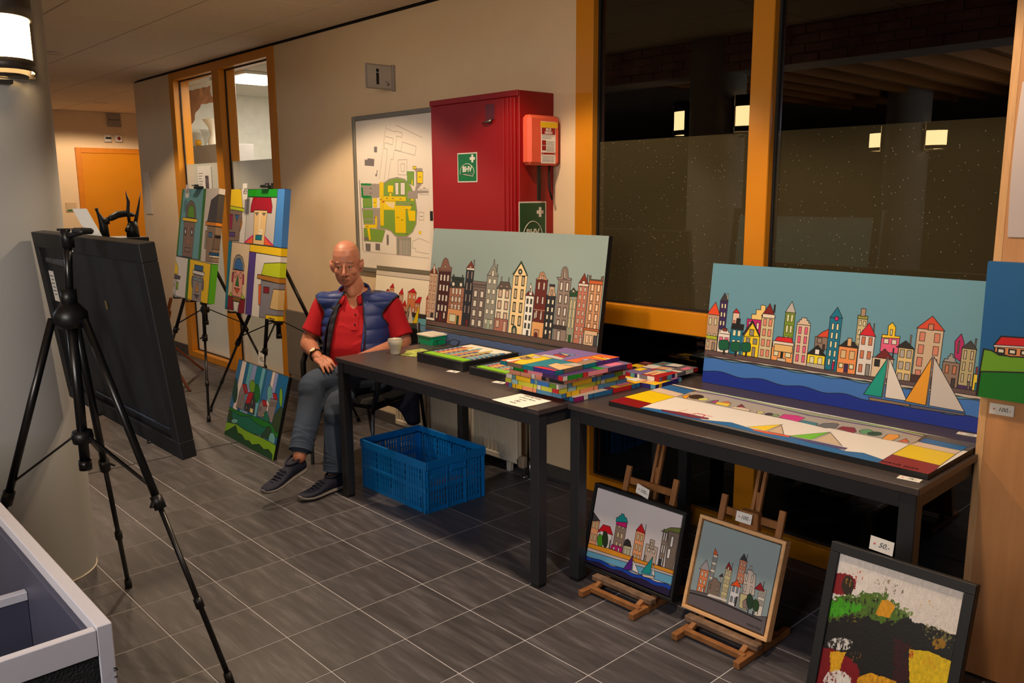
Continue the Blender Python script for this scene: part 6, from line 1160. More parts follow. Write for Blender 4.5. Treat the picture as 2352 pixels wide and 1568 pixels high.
# room behind the window
t = thing('display_cabinet', (-8.5, 3.82, 0), 'grey cabinet behind the interior window with vases on top', 'cabinet')
MB().bbox((-8.87, 3.68, 0), (-8.05, 3.98, 2.045), .006).build('body', mat('cabinet_grey', (150, 142, 138), .6), t)
M_vg = glass_mat('vase_glass', (.9, .92, .92), .02, .12, ((235, 235, 228), .35))
for (x, y, prof, m, lb) in ((-8.75, 3.80, [(.03, 0), (.022, .02), (.025, .07), (.045, .14), (.065, .17)], M_vg, 'flared clear glass vase on the grey cabinet, leftmost'), (-8.61, 3.84, [(.03, 0), (.032, .03), (.022, .10), (.035, .16), (.07, .20)], M_vg, 'tall clear glass vase in the middle of the grey cabinet'), (-8.45, 3.76, [(.075, 0), (.065, .06), (.045, .11), (.065, .18), (.115, .25)], M_lid, 'large white vase on the grey cabinet beside the window bar')):
    tag(MB().lathe(prof, (x, y, 2.046), 24).build('vase', m), lb, 'vase', 'vases on the grey cabinet')
tag(MB().lathe([(0, .07), (.025, .064), (.036, .035), (.025, .006), (0, 0)], (-8.80, 3.73, 2.046), 18).build('orange_ball', mat('orange_ball', (250, 180, 20), .4)), 'small orange ball on the grey cabinet behind the interior window', 'ball')
t = thing('fabric_hanging', (-8.5, 3.6, 2.1), 'draped brown translucent cloth hanging behind the left pane of the interior window', 'hanging')
mb = MB(); vs = []; nn_ = 16
for j in range(nn_+1):
    for i in range(nn_+1):
        u, v = i/nn_, j/nn_; lo = 2.06+.36*min(1, u*1.7)**.7; hi = 2.575; vs.append((-8.72+u*.66+.010*math.sin(v*9), 3.58+.012*math.sin(u*26+v*5), lo+(hi-lo)*v))
mb.add(vs, [(j*(nn_+1)+i, j*(nn_+1)+i+1, (j+1)*(nn_+1)+i+1, (j+1)*(nn_+1)+i) for j in range(nn_) for i in range(nn_)], True); mb.build('cloth', mat('brown_cloth', (190, 146, 120), .8, var=.35, scale=9, stretch=(3, 3, .6)), t)
# hanging lamps of the hall, mirrored only
for (x, y) in ((-2.6, -4.35), (-1.1, -4.35)):
    tt = thing('arm_spotlight', (x, y, 2.1), 'small arm spotlight under the brick bulkhead, seen mirrored in the dark glass' + (', left one' if x < -2 else ', right one'), 'spotlight')
    MB().cyl((x, y-.12, 2.10), (x-.18, y+.10, 2.02), .008).lathe([(.05, .01), (.06, 0), (.05, -.01), (0, -.012)], (x-.22, y+.14, 2.01), 16).build('arm', M_steel, tt)
# ================================================================ office chair and the seated man
Fc = Vector((.30, -.954, 0)).normalized(); Lc = Vector((.954, .30, 0)).normalized(); Cc = Vector((-4.10, 2.62, 0)); UP = Vector((0, 0, 1))
ch_ = thing('armchair', Cc, 'black stacking armchair with steel legs under the seated man', 'chair')
cw = lambda f, l, z: Cc+Fc*f+Lc*l+UP*z
Mc = Matrix((Lc, -Fc, UP)).transposed().to_4x4(); Mc.translation = Cc
M_fab = mat('black_fabric', (20, 20, 23), .9, var=.2, bump=.3, bscale=300)
MB().bbox((-.235, -.23, .385), (.235, .22, .435), .02, Mc).build('seat', M_fab, ch_)
MB().bbox((-.225, .25, .54), (.225, .285, .78), .015, Mc).build('backrest', M_fab, ch_)
M_tub = mat('grey_tube', (120, 122, 126), .35, metal=.7)
for s in (-1, 1):
    MB().path([cw(.21, s*.225, .0), cw(.205, s*.225, .20), cw(.19, s*.225, .40)], .011, 10).build('leg', M_tub, ch_)
    MB().path([cw(-.34, s*.215, .0), cw(-.28, s*.215, .30), cw(-.25, s*.215, .5), cw(-.265, s*.215, .80)], .0115, 10).build('leg', M_plast, ch_)
    MB().path([cw(.20, s*.225, .36), cw(.20, s*.27, .50), cw(.195, s*.275, .60), cw(.17, s*.275, .645), cw(.12, s*.275, .655), cw(-.05, s*.275, .66), cw(-.25, s*.26, .66)], [.014, .016, .018, .018, .018, .018, .014], 10).build('armrest', M_plast, ch_)
    MB().cyl(cw(.19, s*.225, .38), cw(-.25, s*.215, .38), .010, n=10).build('side_rail', M_plast, ch_)

# ---- body helpers
def ell(mb, c, r, M=None, n=14):
    vs = []; c = Vector(c)
    for j in range(1, n):
        for i in range(2*n):
            p, t_ = PI*j/n, PI*i/n; v = Vector((r[0]*math.sin(p)*math.cos(t_), r[1]*math.sin(p)*math.sin(t_), r[2]*math.cos(p)))+c; vs.append(v)
    a = len(vs); vs += [c+Vector((0, 0, r[2])), c-Vector((0, 0, r[2]))]; k = 2*n
    if M is not None: vs = [M @ v for v in vs]
    fs = [(j*k+i, j*k+(i+1) % k, (j+1)*k+(i+1) % k, (j+1)*k+i) for j in range(n-2) for i in range(k)]+[(a, (i+1) % k, i) for i in range(k)]+[(a+1, (n-2)*k+i, (n-2)*k+(i+1) % k) for i in range(k)]
    return mb.add(vs, fs, True)
def spline(P, R, sub=6):
    P = [Vector(p) for p in P]; out = []; rr = []
    for i in range(len(P)-1):
        p0, p1, p2, p3 = P[max(i-1, 0)], P[i], P[i+1], P[min(i+2, len(P)-1)]
        for k in range(sub):
            t_ = k/sub; out.append(.5*((2*p1)+(p2-p0)*t_+(2*p0-5*p1+4*p2-p3)*t_*t_+(3*p1-3*p2+p3-p0)*t_**3)); rr.append(R[i]*(1-t_)+R[i+1]*t_)
    return out+[P[-1]], rr+[R[-1]]
def limb(mb, P, R, n=16, sub=6, balls=True):
    p, r = spline(P, R, sub); mb.path(p, r, n)
    if balls: ell(mb, p[0], (r[0],)*3, None, 8); ell(mb, p[-1], (r[-1],)*3, None, 8)
    return mb
def fuse(mb, name, m, parent, voxel, smooth=4, factor=.5):
    me = mb.mesh(name); o = bpy.data.objects.new(name, me); COL.objects.link(o)
    md = o.modifiers.new('r', 'REMESH'); md.mode = 'VOXEL'; md.voxel_size = voxel; md.use_smooth_shade = True
    if smooth: sm = o.modifiers.new('s', 'SMOOTH'); sm.iterations = smooth; sm.factor = factor
    me2 = bpy.data.meshes.new_from_object(o.evaluated_get(bpy.context.evaluated_depsgraph_get())); bpy.data.objects.remove(o); me2.name = name
    me2.materials.clear(); me2.materials.append(m)
    me2.polygons.foreach_set('use_smooth', [True]*len(me2.polygons)); return link(name, me2, parent)
M_skin = mat('weathered_skin', (188, 124, 98), .42, var=.10, scale=16, bump=.15, bscale=140)
_nt = M_skin.node_tree; _nt.nodes['Principled BSDF'].inputs['Subsurface Weight'].default_value = .08
M_polo = mat('red_polo_cotton', (186, 10, 30), .85, var=.05, bump=.35, bscale=500)
M_vest = mat('blue_quilted_nylon', (32, 54, 122), .5, var=.08, bump=.3, bscale=90, bd=.002)
M_lin = mat('dark_lining', (34, 34, 48), .6, var=.2)
M_jean = mat('blue_grey_denim', (56, 70, 92), .85, var=.28, scale=7, bump=.5, bscale=60, bd=.002)
M_shoe = mat('navy_knit', (22, 26, 50), .8, var=.15, bump=.5, bscale=260); M_sole = mat('grey_rubber', (128, 122, 120), .6)
man = thing('person', (-3.95, 2.4, 0), 'bald man in red polo shirt and blue vest, seated with crossed legs', 'person')
body = MB()
# head frame
Fh = Vector((.735, -.660, -.10)).normalized(); Uh = (UP+Vector((-.02, -.02, 0))-Fh*Fh.dot(UP)).normalized(); Lh = Uh.cross(Fh).normalized()*-1.0
Lh = Fh.cross(Uh)*-1.0
if Lh.dot(Vector((.66, .735, 0))) < 0: Lh = -Lh
HM = Matrix((Lh, Fh, Uh)).transposed().to_4x4(); HM.translation = Vector((-4.178, 2.592, 1.157))
E_ = lambda c, r, n=14: ell(body, c, r, HM, n)
HR = [(.1335, .006, .0, -.012), (.130, .022, .012, -.040), (.122, .040, .034, -.066), (.108, .056, .056, -.088), (.088, .0675, .074, -.104), (.060, .0745, .086, -.114), (.030, .0765, .090, -.117), (.012, .0755, .0885, -.116), (-.006, .0735, .083, -.112), (-.028, .0725, .083, -.102), (-.050, .0710, .0845, -.086), (-.070, .0675, .0845, -.064), (-.088, .0605, .0835, -.036), (-.102, .051, .081, -.012), (-.114, .034, .074, .010), (-.1205, .016, .060, .025)]
def headring(k, n=40):
    z, hw, f, b = HR[k]; out = []
    for i in range(n):
        a_ = 2*PI*i/n; c, s_ = math.cos(a_), math.sin(a_); e_ = .92; out.append(HM @ Vector((math.copysign(abs(s_)**e_, s_)*hw, (f if c > 0 else -b)*math.copysign(abs(c)**e_, c), z)))
    return out
hv = [v for k in range(len(HR)) for v in headring(k)]; nh = len(HR)
body.add(hv, [(j*40+i, j*40+(i+1) % 40, (j+1)*40+(i+1) % 40, (j+1)*40+i) for j in range(nh-1) for i in range(40)]+[tuple(range(40)), tuple((nh-1)*40+i for i in reversed(range(40)))], True)
for s in (-1, 1):
    E_((s*.036, .058, -.032), (.028, .0215, .024), 12); E_((s*.013, .094, -.0455), (.0085, .011, .0075), 8)
    EM = HM @ Matrix.Translation((s*.0825, -.010, -.010)) @ Matrix.Rotation(-s*.50, 4, 'Z') @ Matrix.Rotation(s*.20, 4, 'Y')
    ell(body, (0, 0, 0), (.0055, .021, .036), EM, 12); ell(body, (s*.004, .002, .002), (.004, .022, .035), EM, 10); ell(body, (0, .006, -.028), (.006, .010, .012), EM, 8); ell(body, (-s*.006, .014, 0), (.010, .010, .022), EM, 8)
    E_((s*.030, .0800, .0215), (.023, .0085, .0065), 10); E_((s*.031, .0745, .0068), (.0172, .0118, .0078), 10); E_((s*.031, .0740, -.0150), (.0165, .0085, .0055), 8); E_((s*.012, .080, .006), (.007, .008, .010), 8)
limb(body, [HM @ Vector(p) for p in ((0, .086, .012), (0, .098, -.012), (0, .112, -.034), (0, .113, -.042))], [.008, .0085, .0115, .0105], 10, 4)
limb(body, [HM @ Vector(p) for p in ((-.024, .080, -.073), (-.010, .0905, -.0685), (0, .0915, -.070), (.010, .0905, -.0685), (.024, .080, -.073))], [.003, .0045, .0042, .0045, .003], 8, 3)
limb(body, [HM @ Vector(p) for p in ((-.022, .080, -.079), (0, .089, -.0815), (.022, .080, -.079))], [.003, .0055, .003], 8, 4)
for s in (-1, 1): limb(body, [HM @ Vector(p) for p in ((s*.020, .082, -.044), (s*.033, .074, -.062), (s*.036, .066, -.082))], [.004, .0048, .003], 8, 3)
Ft = Vector((.70, -.714, 0)).normalized(); Lt = Vector((.714, .70, 0)).normalized()
TS_ = [(.46, .168, .13, .13, .02), (.54, .175, .155, .13, .02), (.62, .178, .182, .125, .01), (.70, .178, .190, .12, .005), (.78, .180, .172, .12, .0), (.86, .188, .146, .12, -.005), (.92, .190, .122, .115, -.01), (.965, .165, .095, .10, -.015), (.995, .115, .072, .088, -.02), (1.02, .070, .062, .070, -.015)]
TC = Vector((-4.135, 2.625, 0))
def tsec(z):
    z = min(max(z, TS_[0][0]), TS_[-1][0])
    for a, b in zip(TS_[:-1], TS_[1:]):
        if z <= b[0]: k = (z-a[0])/(b[0]-a[0]); k = k*k*(3-2*k)*.4+k*.6; return [a[i]*(1-k)+b[i]*k for i in range(5)]
    return list(TS_[-1])
def tpt(th, z, off=0.0):   # th = 0 in front, positive to his left
    _, hw, fd, bk_, sh = tsec(z); c, s = math.cos(th), math.sin(th); d = fd if c > 0 else bk_
    e_ = .86; fx = math.copysign(abs(c)**e_, c)*(d+off); lx = math.copysign(abs(s)**e_, s)*(hw+off)
    return TC+Ft*(sh+fx)+Lt*lx+UP*z+Vector((-.02, .01, 0))*((z-.46)/.5)
def tube_torso(mb, off, z0, z1, nz=22, n=40):
    vs = [tpt(2*PI*i/n, z0+(z1-z0)*j/nz, off) for j in range(nz+1) for i in range(n)]
    k = len(vs); vs += [TC+UP*z0, TC+UP*z1+Vector((-.02, .01, 0))]
    return mb.add(vs, [(j*n+i, j*n+(i+1) % n, (j+1)*n+(i+1) % n, (j+1)*n+i) for j in range(nz) for i in range(n)]+[(k, (i+1) % n, i) for i in range(n)]+[(k+1, nz*n+i, nz*n+(i+1) % n) for i in range(n)], True)
tube_torso(body, -.012, .46, 1.015)
limb(body, [TC+Vector((-.03, .01, .97)), Vector((-4.165, 2.622, 1.04)), HM @ Vector((0, -.018, -.055))], [.064, .057, .054], 18)
limb(body, [HM @ Vector((0, .030, -.090)), Vector((-4.150, 2.603, 1.035)), Vector((-4.135, 2.594, .985))], [.034, .034, .03], 12)
shR, shL = Vector((-4.290, 2.500, .918)), Vector((-4.015, 2.770, .915)); elR, elL = Vector((-4.315, 2.395, .705)), Vector((-3.925, 2.795, .700)); wrR, wrL = Vector((-4.055, 2.305, .672)), Vector((-3.865, 2.470, .672))
limb(body, [shR, seg(shR, elR, .5), elR, seg(elR, wrR, .35), seg(elR, wrR, .75), wrR], [.055, .048, .043, .044, .034, .027])
limb(body, [shL, seg(shL, elL, .5), elL, seg(elL, wrL, .35), seg(elL, wrL, .75), wrL], [.055, .048, .043, .043, .034, .027])
def hand(mb, w, d, up, side, sc=1.0, curl=.5, droop=.25):
    """w wrist, d pointing direction, up = back of hand, side = +1 thumb on the cross side"""
    d = Vector(d).normalized(); up = (Vector(up)-d*Vector(up).dot(d)).normalized(); x = d.cross(up).normalized()
    M = Matrix((x, d, up)).transposed().to_4x4(); M.translation = Vector(w)
    for a, b, r in (((-.024, .03), (-.026, .085), .012), ((-.008, .02), (-.009, .090), .0125), ((.008, .02), (.008, .090), .0125), ((.024, .03), (.025, .083), .012)):
        limb(mb, [M @ Vector((a[0]*sc, a[1]*sc, 0)), M @ Vector((b[0]*sc, b[1]*sc, 0))], [r*sc*1.08, r*sc], 10, 4)
    ell(mb, (0, .045*sc, -.002), (.030*sc, .045*sc, .013*sc), M, 12); limb(mb, [M @ Vector((0, -.02, 0)), M @ Vector((0, .03*sc, 0))], [.026, .024], 12, 3)
    for i, (bx_, ln, sp) in enumerate(((-.026, .062, -.16), (-.009, .076, -.05), (.008, .080, .03), (.025, .072, .13))):
        p = Vector((bx_*sc, .086*sc, 0)); a = -droop; pts = [p-Vector((0, .02*sc, 0)), p]; q = p
        for k, f_ in enumerate((.45, .32, .26)):
            q = q+Vector((math.sin(sp), math.cos(a)*math.cos(sp), math.sin(a)))*ln*f_*sc; pts.append(q); a -= curl*(1.15 if k else 1.0)
        limb(mb, [M @ v for v in pts], [.0098*sc, .0098*sc, .0092*sc, .0084*sc, .0072*sc], 10, 4)
    s = side; limb(mb, [M @ Vector(v)*1.0 for v in ((s*.018*sc, .015*sc, -.004), (s*.038*sc, .040*sc, -.012), (s*.046*sc, .068*sc, -.018), (s*.044*sc, .092*sc, -.022))], [.014*sc, .0125*sc, .0105*sc, .008*sc], 10, 4)
hand(body, wrR, (.96, -.12, -.16), (.05, -.25, .97), -1, 1.0, .30, .15)
hand(body, wrL+Vector((.0, .0, .004)), (.16, -.96, -.10), (.25, .1, .97), -1, 1.02, .50, .45)
# legs (skin below the cuffs)
hipR, hipL = Vector((-4.215, 2.555, .475)), Vector((-4.05, 2.695, .495)); kR, kL = Vector((-3.800, 2.265, .425)), Vector((-3.965, 2.235, .545)); aR, aL = Vector((-3.775, 2.215, .085)), Vector((-3.842, 2.050, .205))
limb(body, [hipR, seg(hipR, kR, .5), kR, seg(kR, aR, .35), aR+UP*.02], [.07, .062, .050, .046, .034]); limb(body, [hipL, seg(hipL, kL, .5), kL, seg(kL, aL, .35), aL], [.07, .062, .050, .046, .034])
fuse(body, 'body', M_skin, man, .0028, 6)
# eyes, brows, stubble
for s in (-1, 1):
    e1 = MB(); ell(e1, (s*.031, .0700, -.0035), (.0125, .0125, .0112), HM, 12); eo = e1.build('eye', mat('eye_white', (150, 134, 118), .2), man)
    e2 = MB(); ell(e2, (s*.031-.0025, .0795, -.0045), (.0052, .0042, .0056), HM, 8); e2.build('iris', mat('dark_iris', (40, 34, 32), .2), eo)
    e3 = MB()
    for k in range(16): x = s*(.014+k*.0024); p = HM @ Vector((x, .0885-abs(abs(x)-.026)*.22, .0235)); e3.path([p, p+HM.to_3x3() @ Vector((s*.004, .0025, .003))], .0011, 4)
    e3.build('eyebrow', mat('grey_brow', (120, 92, 76), .9), man)
md_ = MB(); limb(md_, [HM @ Vector(p) for p in ((-.021, .0845, -.0752), (0, .0935, -.0758), (.021, .0845, -.0752))], [.0012, .0016, .0012], 6, 4); md_.build('mouth_line', mat('lip_shadow', (110, 44, 36), .6), man)
# ---- polo
po = MB(); tube_torso(po, .004, .50, .985)
limb(po, [shR+Vector((.03, .03, .0)), shR+UP*.004, seg(shR, elR, .45), seg(shR, elR, .74)+Vector((0, 0, 0))], [.060, .064, .063, .067], 18, 5, False); limb(po, [shL+Vector((-.03, -.03, 0)), shL+UP*.004, seg(shL, elL, .45), seg(shL, elL, .82)], [.060, .065, .066, .072], 18, 5, False)
ell(po, shR, (.062, .062, .056)); ell(po, shL, (.062, .062, .056))
rp = random.Random(5)
for k in range(7):   # folds across the belly
    z = .56+k*.042; th0 = rp.uniform(-.5, .1); pts = [tpt(th0+.09*i, z+.012*math.sin(i*.8+k), .001) for i in range(7)]; limb(po, pts, [.002, .005, .007, .007, .006, .004, .002], 8, 2)
pol = fuse(po, 'polo_shirt', M_polo, man, .006, 5); bm = bmesh.new(); bm.from_mesh(pol.data)
def bloop(bm, it):   # relax the cut edges so they run smooth
    bv = [v for v in bm.verts if v.is_boundary]; nb = {v: [e.other_vert(v) for e in v.link_edges if e.is_boundary] for v in bv}
    for _ in range(it):
        new = {v: (v.co*.5+(nb[v][0].co+nb[v][1].co)*.25) for v in bv if len(nb[v]) == 2}
        for v, c in new.items(): v.co = c
    seen = set(); loops = []
    for v in bv:
        if v in seen or len(nb[v]) != 2: continue
        lp = [v]; seen.add(v); cur = nb[v][0]
        while cur not in seen and len(nb[cur]) == 2:
            lp.append(cur); seen.add(cur); nx = [u for u in nb[cur] if u not in seen]
            if not nx: break
            cur = nx[0]
        if len(lp) > 12: loops.append([u.co.copy() for u in lp])
    return loops
dd = []
for f in bm.faces:
    c = f.calc_center_median(); q = c-TC-Vector((-.02, .01, 0))*((c.z-.46)/.5); th = math.atan2(q.dot(Lt), q.dot(Ft))
    if c.z > .905 and abs(th-.05) < .62*(c.z-.905)/.08: dd.append(f)
    elif c.z > .955 and Vector((q.x, q.y, 0)).length < .078: dd.append(f)
bmesh.ops.delete(bm, geom=dd, context='FACES'); bloop(bm, 20); bm.to_mesh(pol.data); bm.free()
for s in (-1, 1):   # collar: two flaps
    cl = MB(); vs = []; n = 16
    for i in range(n+1):
        k = i/n; th = .05+s*(PI-.02-(PI-.42)*k); dr_ = Ft*math.cos(th)+Lt*math.sin(th); c0 = Vector((-4.157, 2.615, 0)); zt_ = 1.030-.050*k**1.6; r_ = .070+.014*k**2
        for (dr2, dz) in ((0, 0), (.012, -.010), (.026+.012*k, -.026-.016*k), (.022+.012*k, -.029-.016*k), (.004, -.012)): vs.append(c0+dr_*(r_+dr2)+UP*(zt_+dz))
    cl.add(vs, [(i*5+a, i*5+(a+1) % 5, i*5+5+(a+1) % 5, i*5+5+a) for i in range(n) for a in range(5)]+[(0, 1, 2, 3, 4), tuple(n*5+q for q in (4, 3, 2, 1, 0))], True); cl.build('collar_flap', M_polo, man)
pk_ = MB(); vs = []
for j in range(13):
    for i in range(3): vs.append(tpt(.07+(i-1)*.085, .905-.105*j/12, .0085 if i == 1 else .0065))
pk_.add(vs, [(j*3+i, j*3+i+1, j*3+4+i, j*3+3+i) for j in range(12) for i in range(2)], True); pk_.build('placket', M_polo, man)
for z in (.885, .83):
    b_ = MB(); ell(b_, tpt(.07, z, .011), (.005, .005, .005), None, 8); b_.build('button', M_lin, man)
neckopen = MB(); 
# ---- quilted vest: open front, puffed rows
def vest_panel(th_fn0, th_fn1, name, z0=.52, z1=.985, off=.020, m=None, puff=.009, row=.052, n=26, nz=72):
    mb = MB(); vs = []
    for j in range(nz+1):
        z = z0+(z1-z0)*j/nz; a0, a1 = th_fn0(z), th_fn1(z)
        for i in range(n+1):
            th = a0+(a1-a0)*i/n; pf = puff*abs(math.sin(PI*(z-z0)/row))**.6*min(1, i/1.2)*min(1, (n-i)/1.2); vs.append(tpt(th, z, off+pf+.006*max(0, (z-.9)/.08)))
    o_ = len(vs); vs2 = []
    for j in range(nz+1):
        z = z0+(z1-z0)*j/nz; a0, a1 = th_fn0(z), th_fn1(z)
        for i in range(n+1): vs2.append(tpt(a0+(a1-a0)*i/n, z, off-.008))
    w_ = n+1; F_ = [(j*w_+i, j*w_+i+1, (j+1)*w_+i+1, (j+1)*w_+i) for j in range(nz) for i in range(n)]; fs = F_+[tuple(o_+q for q in reversed(f)) for f in F_]
    for j in range(nz): fs += [(j*w_, (j+1)*w_, o_+(j+1)*w_, o_+j*w_), (j*w_+n, o_+j*w_+n, o_+(j+1)*w_+n, (j+1)*w_+n)]
    for i in range(n): fs += [(i, o_+i, o_+i+1, i+1), (nz*w_+i, nz*w_+i+1, o_+nz*w_+i+1, o_+nz*w_+i)]
    mb.add(vs+vs2, fs, True); return mb.build(name, m or M_vest, man)
sm_ = lambda z, a, b, z0, z1: a+(b-a)*min(1, max(0, (z-z0)/(z1-z0)))
R0 = lambda z: -sm_(z, .95, .48, .55, .98); L0 = lambda z: sm_(z, .22, .34, .55, .80)+max(0, (z-.88))*.8
vb = MB(); tube_torso(vb, .020, .50, .975)
for sh, sgn, el_ in ((shR, -1, elR), (shL, 1, elL)):
    a_ = TC+Lt*(sgn*.06)+UP*.955+Vector((-.02, .01, 0))
    for k in (-2, -1, 0, 1, 2): limb(vb, [a_+Ft*k*.028, seg(a_, sh, .5)+Ft*k*.030+UP*.008, sh+Ft*k*.016+UP*.012], [.042, .050, .054], 12, 4)
    ell(vb, sh, (.068, .068, .066), None, 14); limb(vb, [sh, seg(sh, el_, .18)], [.076, .074], 14, 3)
vo = fuse(vb, 'vest', M_vest, man, .006, 6); vm = vo.data; bm = bmesh.new(); bm.from_mesh(vm); bm.normal_update()
def vth(p):
    q = p-TC-Vector((-.02, .01, 0))*((p.z-.46)/.5); return math.atan2(q.dot(Lt)*.75, q.dot(Ft)), q
for v in bm.verts:
    th, q = vth(v.co); right = th < 0; row = .052 if right else .075; ph = (v.co.z-.5)/row; v.co += v.normal*.008*(abs(math.sin(PI*ph))**.55-.4)
dead = []
for f in bm.faces:
    c = f.calc_center_median(); th, q = vth(c)
    if R0(c.z) < th < L0(c.z) and q.dot(Ft) > 0: dead.append(f); continue
    if Vector((q.x, q.y, 0)).length < .075 and c.z > .93: dead.append(f); continue
    for sh, el_, sg in ((shR, elR, -1), (shL, elL, 1)):
        ax = ((el_-sh).normalized()*.75+Lt*sg*.65).normalized()
        if (c-sh).dot(ax) > .004 and (c-sh).length < .125 and (c-sh).dot(Lt*sg) > -.03: dead.append(f); break
bmesh.ops.delete(bm, geom=dead, context='FACES'); loops_ = bloop(bm, 40); bm.to_mesh(vm); bm.free(); so = vo.modifiers.new('solid', 'SOLIDIFY'); so.thickness = .006; so.offset = -1
for lp in loops_: MB().path((lp+[lp[0]])[::2], .0036, 6, caps=False).build('vest_piping', M_lin, man)
for nm, fn, s in (('vest_facing', R0, 1), ('vest_facing', L0, -1)):
    vest_panel(lambda z, fn=fn, s=s: fn(z)-s*.03, lambda z, fn=fn, s=s: fn(z)+s*sm_(z, .10, .24, .6, .96)*(1 if s > 0 else .25), nm, z0=.52, z1=.968, off=.018, m=M_lin if s > 0 else M_vest, puff=.004, n=5)
# standing collar and shoulder caps of the vest
for s, a0, a1 in ((-1, .62, PI+.05), (1, .50, PI+.05)):
    mb = MB(); vs = []; n = 18
    for j in range(7):
        k = j/6
        for i in range(n+1):
            th = s*(a0+(a1-a0)*i/n); c0 = Vector((-4.162, 2.622, 0)); dr_ = Ft*math.cos(th)+Lt*math.sin(th); r_ = .122-.032*k**.7+.004*abs(math.sin(k*PI*2)); zz = .950+.098*k-(.050*(1-i/n)**2)*k-.02*(1-i/n)
            vs.append(c0+dr_*r_+UP*zz)
    w_ = n+1; fs = [(j*w_+i, j*w_+i+1, (j+1)*w_+i+1, (j+1)*w_+i) for j in range(6) for i in range(n)]
    c_ = mb.add(vs, fs, True).build('vest_collar', M_vest, man); so = c_.modifiers.new('solid', 'SOLIDIFY'); so.thickness = .010
# ---- jeans
je = MB(); limb(je, [hipR+Vector((0, 0, .0)), seg(hipR, kR, .5)+UP*.004, kR, seg(kR, aR, .18), seg(kR, aR, .5), seg(kR, aR, .84)], [.095, .086, .073, .069, .065, .060], 20)
limb(je, [hipL, seg(hipL, kL, .5)+UP*.008, kL, seg(kL, aL, .22), seg(kL, aL, .55), seg(kL, aL, .84)], [.095, .088, .077, .071, .065, .060], 20)
ell(je, TC+Vector((-.0, -.0, .47)), (.19, .17, .085), Matrix.Identity(4)); tube_torso(je, -.006, .44, .56, 6)
def rings(mb, a, b, r, ks, amp, sg):
    d = (b-a).normalized(); u = d.orthogonal().normalized(); v = d.cross(u)
    for k in ks:
        c = seg(a, b, k); ph = sg*k*9; mb.path([c+(u*math.cos(q)+v*math.sin(q))*(r+.001)+d*.012*math.sin(q*2+ph) for q in [2*PI*i/20 for i in range(21)]], amp, 6, caps=False)
rings(je, kR, aR, .060, (.66, .74, .80), .005, 1); rings(je, kL, aL, .060, (.64, .72, .79), .006, 2); rings(je, kL, seg(kL, hipL, 1), .076, (.14, .22), .005, 3); rings(je, kR, aR, .070, (.08,), .004, 1)
fuse(je, 'jeans', M_jean, man, .006, 4)
for a, b in ((kR, aR), (kL, aL)):
    d = (b-a).normalized(); p0 = seg(a, b, .83); cf = MB()
    cf.cyl(p0, p0+d*.032, .0625, .0610, n=28, caps=False).cyl(p0+d*.001, p0+d*.031, .0560, .0550, n=28, caps=False); q_ = []
    c_ = cf.build('cuff', M_jean, man)
    bm_ = MB(); u = d.orthogonal().normalized(); v = d.cross(u)
    for e_ in (0, .032): bm_.path([p0+d*e_+(u*math.cos(q)+v*math.sin(q))*.0598 for q in [2*PI*i/28 for i in range(29)]], .0042, 6, caps=False)
    bm_.build('cuff_hem', M_jean, man)
# ---- shoes
def shoe(heel, toe, up, name='shoe'):
    heel, toe, up = Vector(heel), Vector(toe), Vector(up); d = (toe-heel); L = d.length; d.normalize(); up = (up-d*up.dot(d)).normalized(); x = d.cross(up)
    prof = [(-.0, .020, .034, .075), (.04, .030, .036, .086), (.12, .034, .037, .090), (.25, .036, .036, .094), (.36, .036, .037, .084), (.5, .040, .040, .066), (.65, .046, .044, .050), (.8, .046, .042, .041), (.92, .036, .034, .033), (.985, .020, .020, .024), (1.0, .008, .008, .016)]
    def surf(lo, hi, grow):
        vs = []; n = 20
        for (k, w1, w2, h) in prof:
            c = heel+d*(L*k)
            for i in range(n):
                a = 2*PI*i/n; cx, cz = math.cos(a), math.sin(a); z = lo+(hi if hi is not None else h)*(.5+.5*cz) if hi is not None else lo+(h-lo)*(.5+.5*math.copysign(abs(cz)**.8, cz)); ww = (w1+grow)*(1-.30*max(0, cz)**1.5 if hi is None else 1); toe_ = .012*max(0, (k-.75)/.25)**2
                vs.append(c+x*(math.copysign(abs(cx)**.75, cx)*ww)+up*(z+toe_))
        m_ = MB(); K_ = len(prof); fs = [(j*n+i, j*n+(i+1) % n, (j+1)*n+(i+1) % n, (j+1)*n+i) for j in range(K_-1) for i in range(n)]+[tuple(reversed(range(n))), tuple((K_-1)*n+i for i in range(n))]
        return m_.add(vs, fs, True)
    s_ = surf(.014, None, 0).build(name, M_shoe, man); surf(0.0, .024, .0035).build('sole', M_sole, s_)
    cl_ = MB()
    for k in range(5): c = heel+d*L*(.50+k*.065)+up*(.082-.008*k-.006); cl_.path([c-x*.026-up*.008, c+up*.003, c+x*.026-up*.008], .0035, 6)
    cl_.build('lacing', mat('dark_lace', (40, 42, 66), .8), s_)
    o_ = MB(); c = heel+d*L*.20+up*.094; o_.path([c+d*math.cos(a)*.050+x*math.sin(a)*.034-up*.010*math.cos(a) for a in [2*PI*i/24 for i in range(25)]], .007, 8, caps=False).build('padded_opening', M_shoe, s_)
shoe((-3.783, 2.268, .0015), (-3.742, 1.985, .0015), (0, 0, 1)); shoe((-3.868, 2.095, .118), (-3.800, 1.820, .062), (-.05, .25, 1))
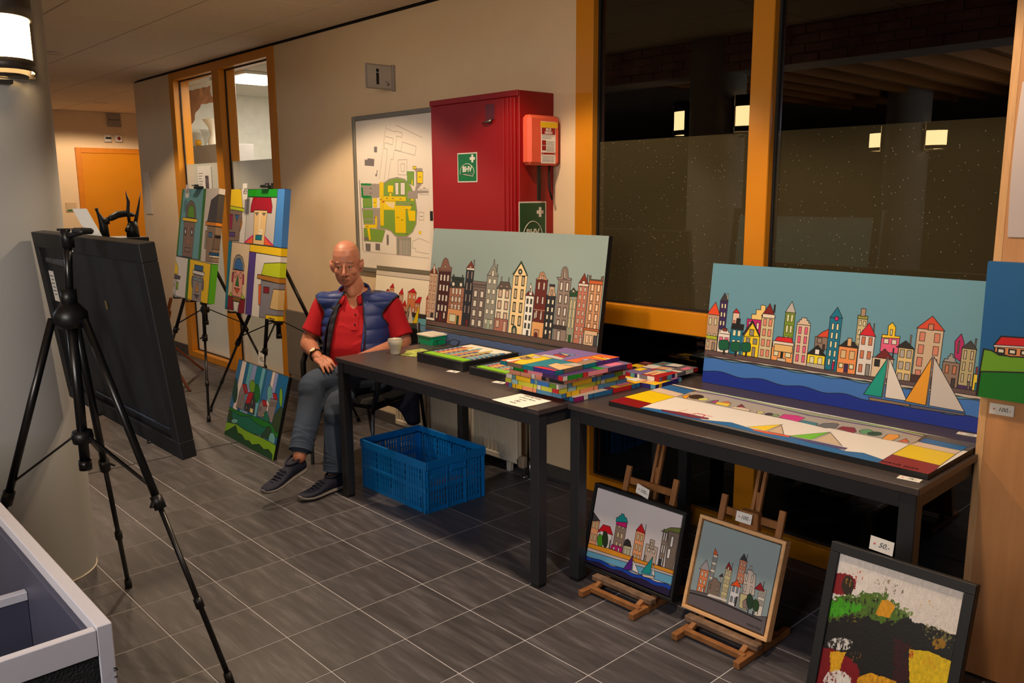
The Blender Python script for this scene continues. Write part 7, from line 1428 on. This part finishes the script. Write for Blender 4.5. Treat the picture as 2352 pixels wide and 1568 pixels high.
# ---- wrist watch
d = (wrR-elR).normalized(); wc = seg(elR, wrR, .90); u = (Vector((.35, -.62, .70))-d*Vector((.35, -.62, .70)).dot(d)).normalized(); v = d.cross(u)
wt = thing('wrist_watch', wc, 'gold wrist watch with a white dial on a dark strap, on the man\'s wrist', 'watch')
MB().path([wc+(u*math.cos(a)+v*math.sin(a))*.0335 for a in [2*PI*i/28 for i in range(29)]], .0055, 8, caps=False).build('strap', mat('dark_leather', (34, 24, 20), .6), wt)
Mw = Matrix((d, v, u)).transposed().to_4x4(); Mw.translation = wc+u*.036
MB().lathe([(0, 0), (.0185, 0), (.0195, .003), (.018, .006), (.0165, .0065)], (0, 0, 0), 28, Mw).build('watch_case', mat('gold', (226, 180, 90), .2, metal=1.0), wt); MB().lathe([(0, .0062), (.0165, .0062)], (0, 0, 0), 28, Mw).build('dial', mat('pearl_dial', (250, 246, 230), .12, spec=1.0), wt)
MB().bar(Mw @ Vector((0, 0, .0068)), Mw @ Vector((0, .011, .0068)), .0008, .0006).bar(Mw @ Vector((0, 0, .0068)), Mw @ Vector((.008, -.003, .0068)), .001, .0006).build('hands', M_ink, wt)
# ---- jacket hanging from the chair
t = thing('hanging_jacket', (-3.95, 2.75, .3), 'dark navy jacket hanging down beside the chair seat behind the table leg', 'jacket')
mb = MB(); P0, P1 = Vector((-4.02, 2.60, 0)), Vector((-3.86, 2.86, 0)); nu, nv = 18, 18; vs = []
for j in range(nv+1):
    for i in range(nu+1):
        u_, v_ = i/nu, j/nv; z = .70-v_*(.26+.20*min(1, u_*1.3)+.02*math.sin(u_*9)); w_ = .9-.25*v_*0; p = seg(P0, P1, .05+u_*w_)+Vector((.714, .70, 0)).cross(UP)*(.014*math.sin(u_*14+v_*2)*v_); vs.append(p+UP*z)
mb.add(vs, [(j*(nu+1)+i, j*(nu+1)+i+1, (j+1)*(nu+1)+i+1, (j+1)*(nu+1)+i) for j in range(nv) for i in range(nu)], True); o = mb.build('cloth', mat('navy_cloth', (16, 18, 40), .8, var=.2), t); so = o.modifiers.new('solid', 'SOLIDIFY'); so.thickness = .012
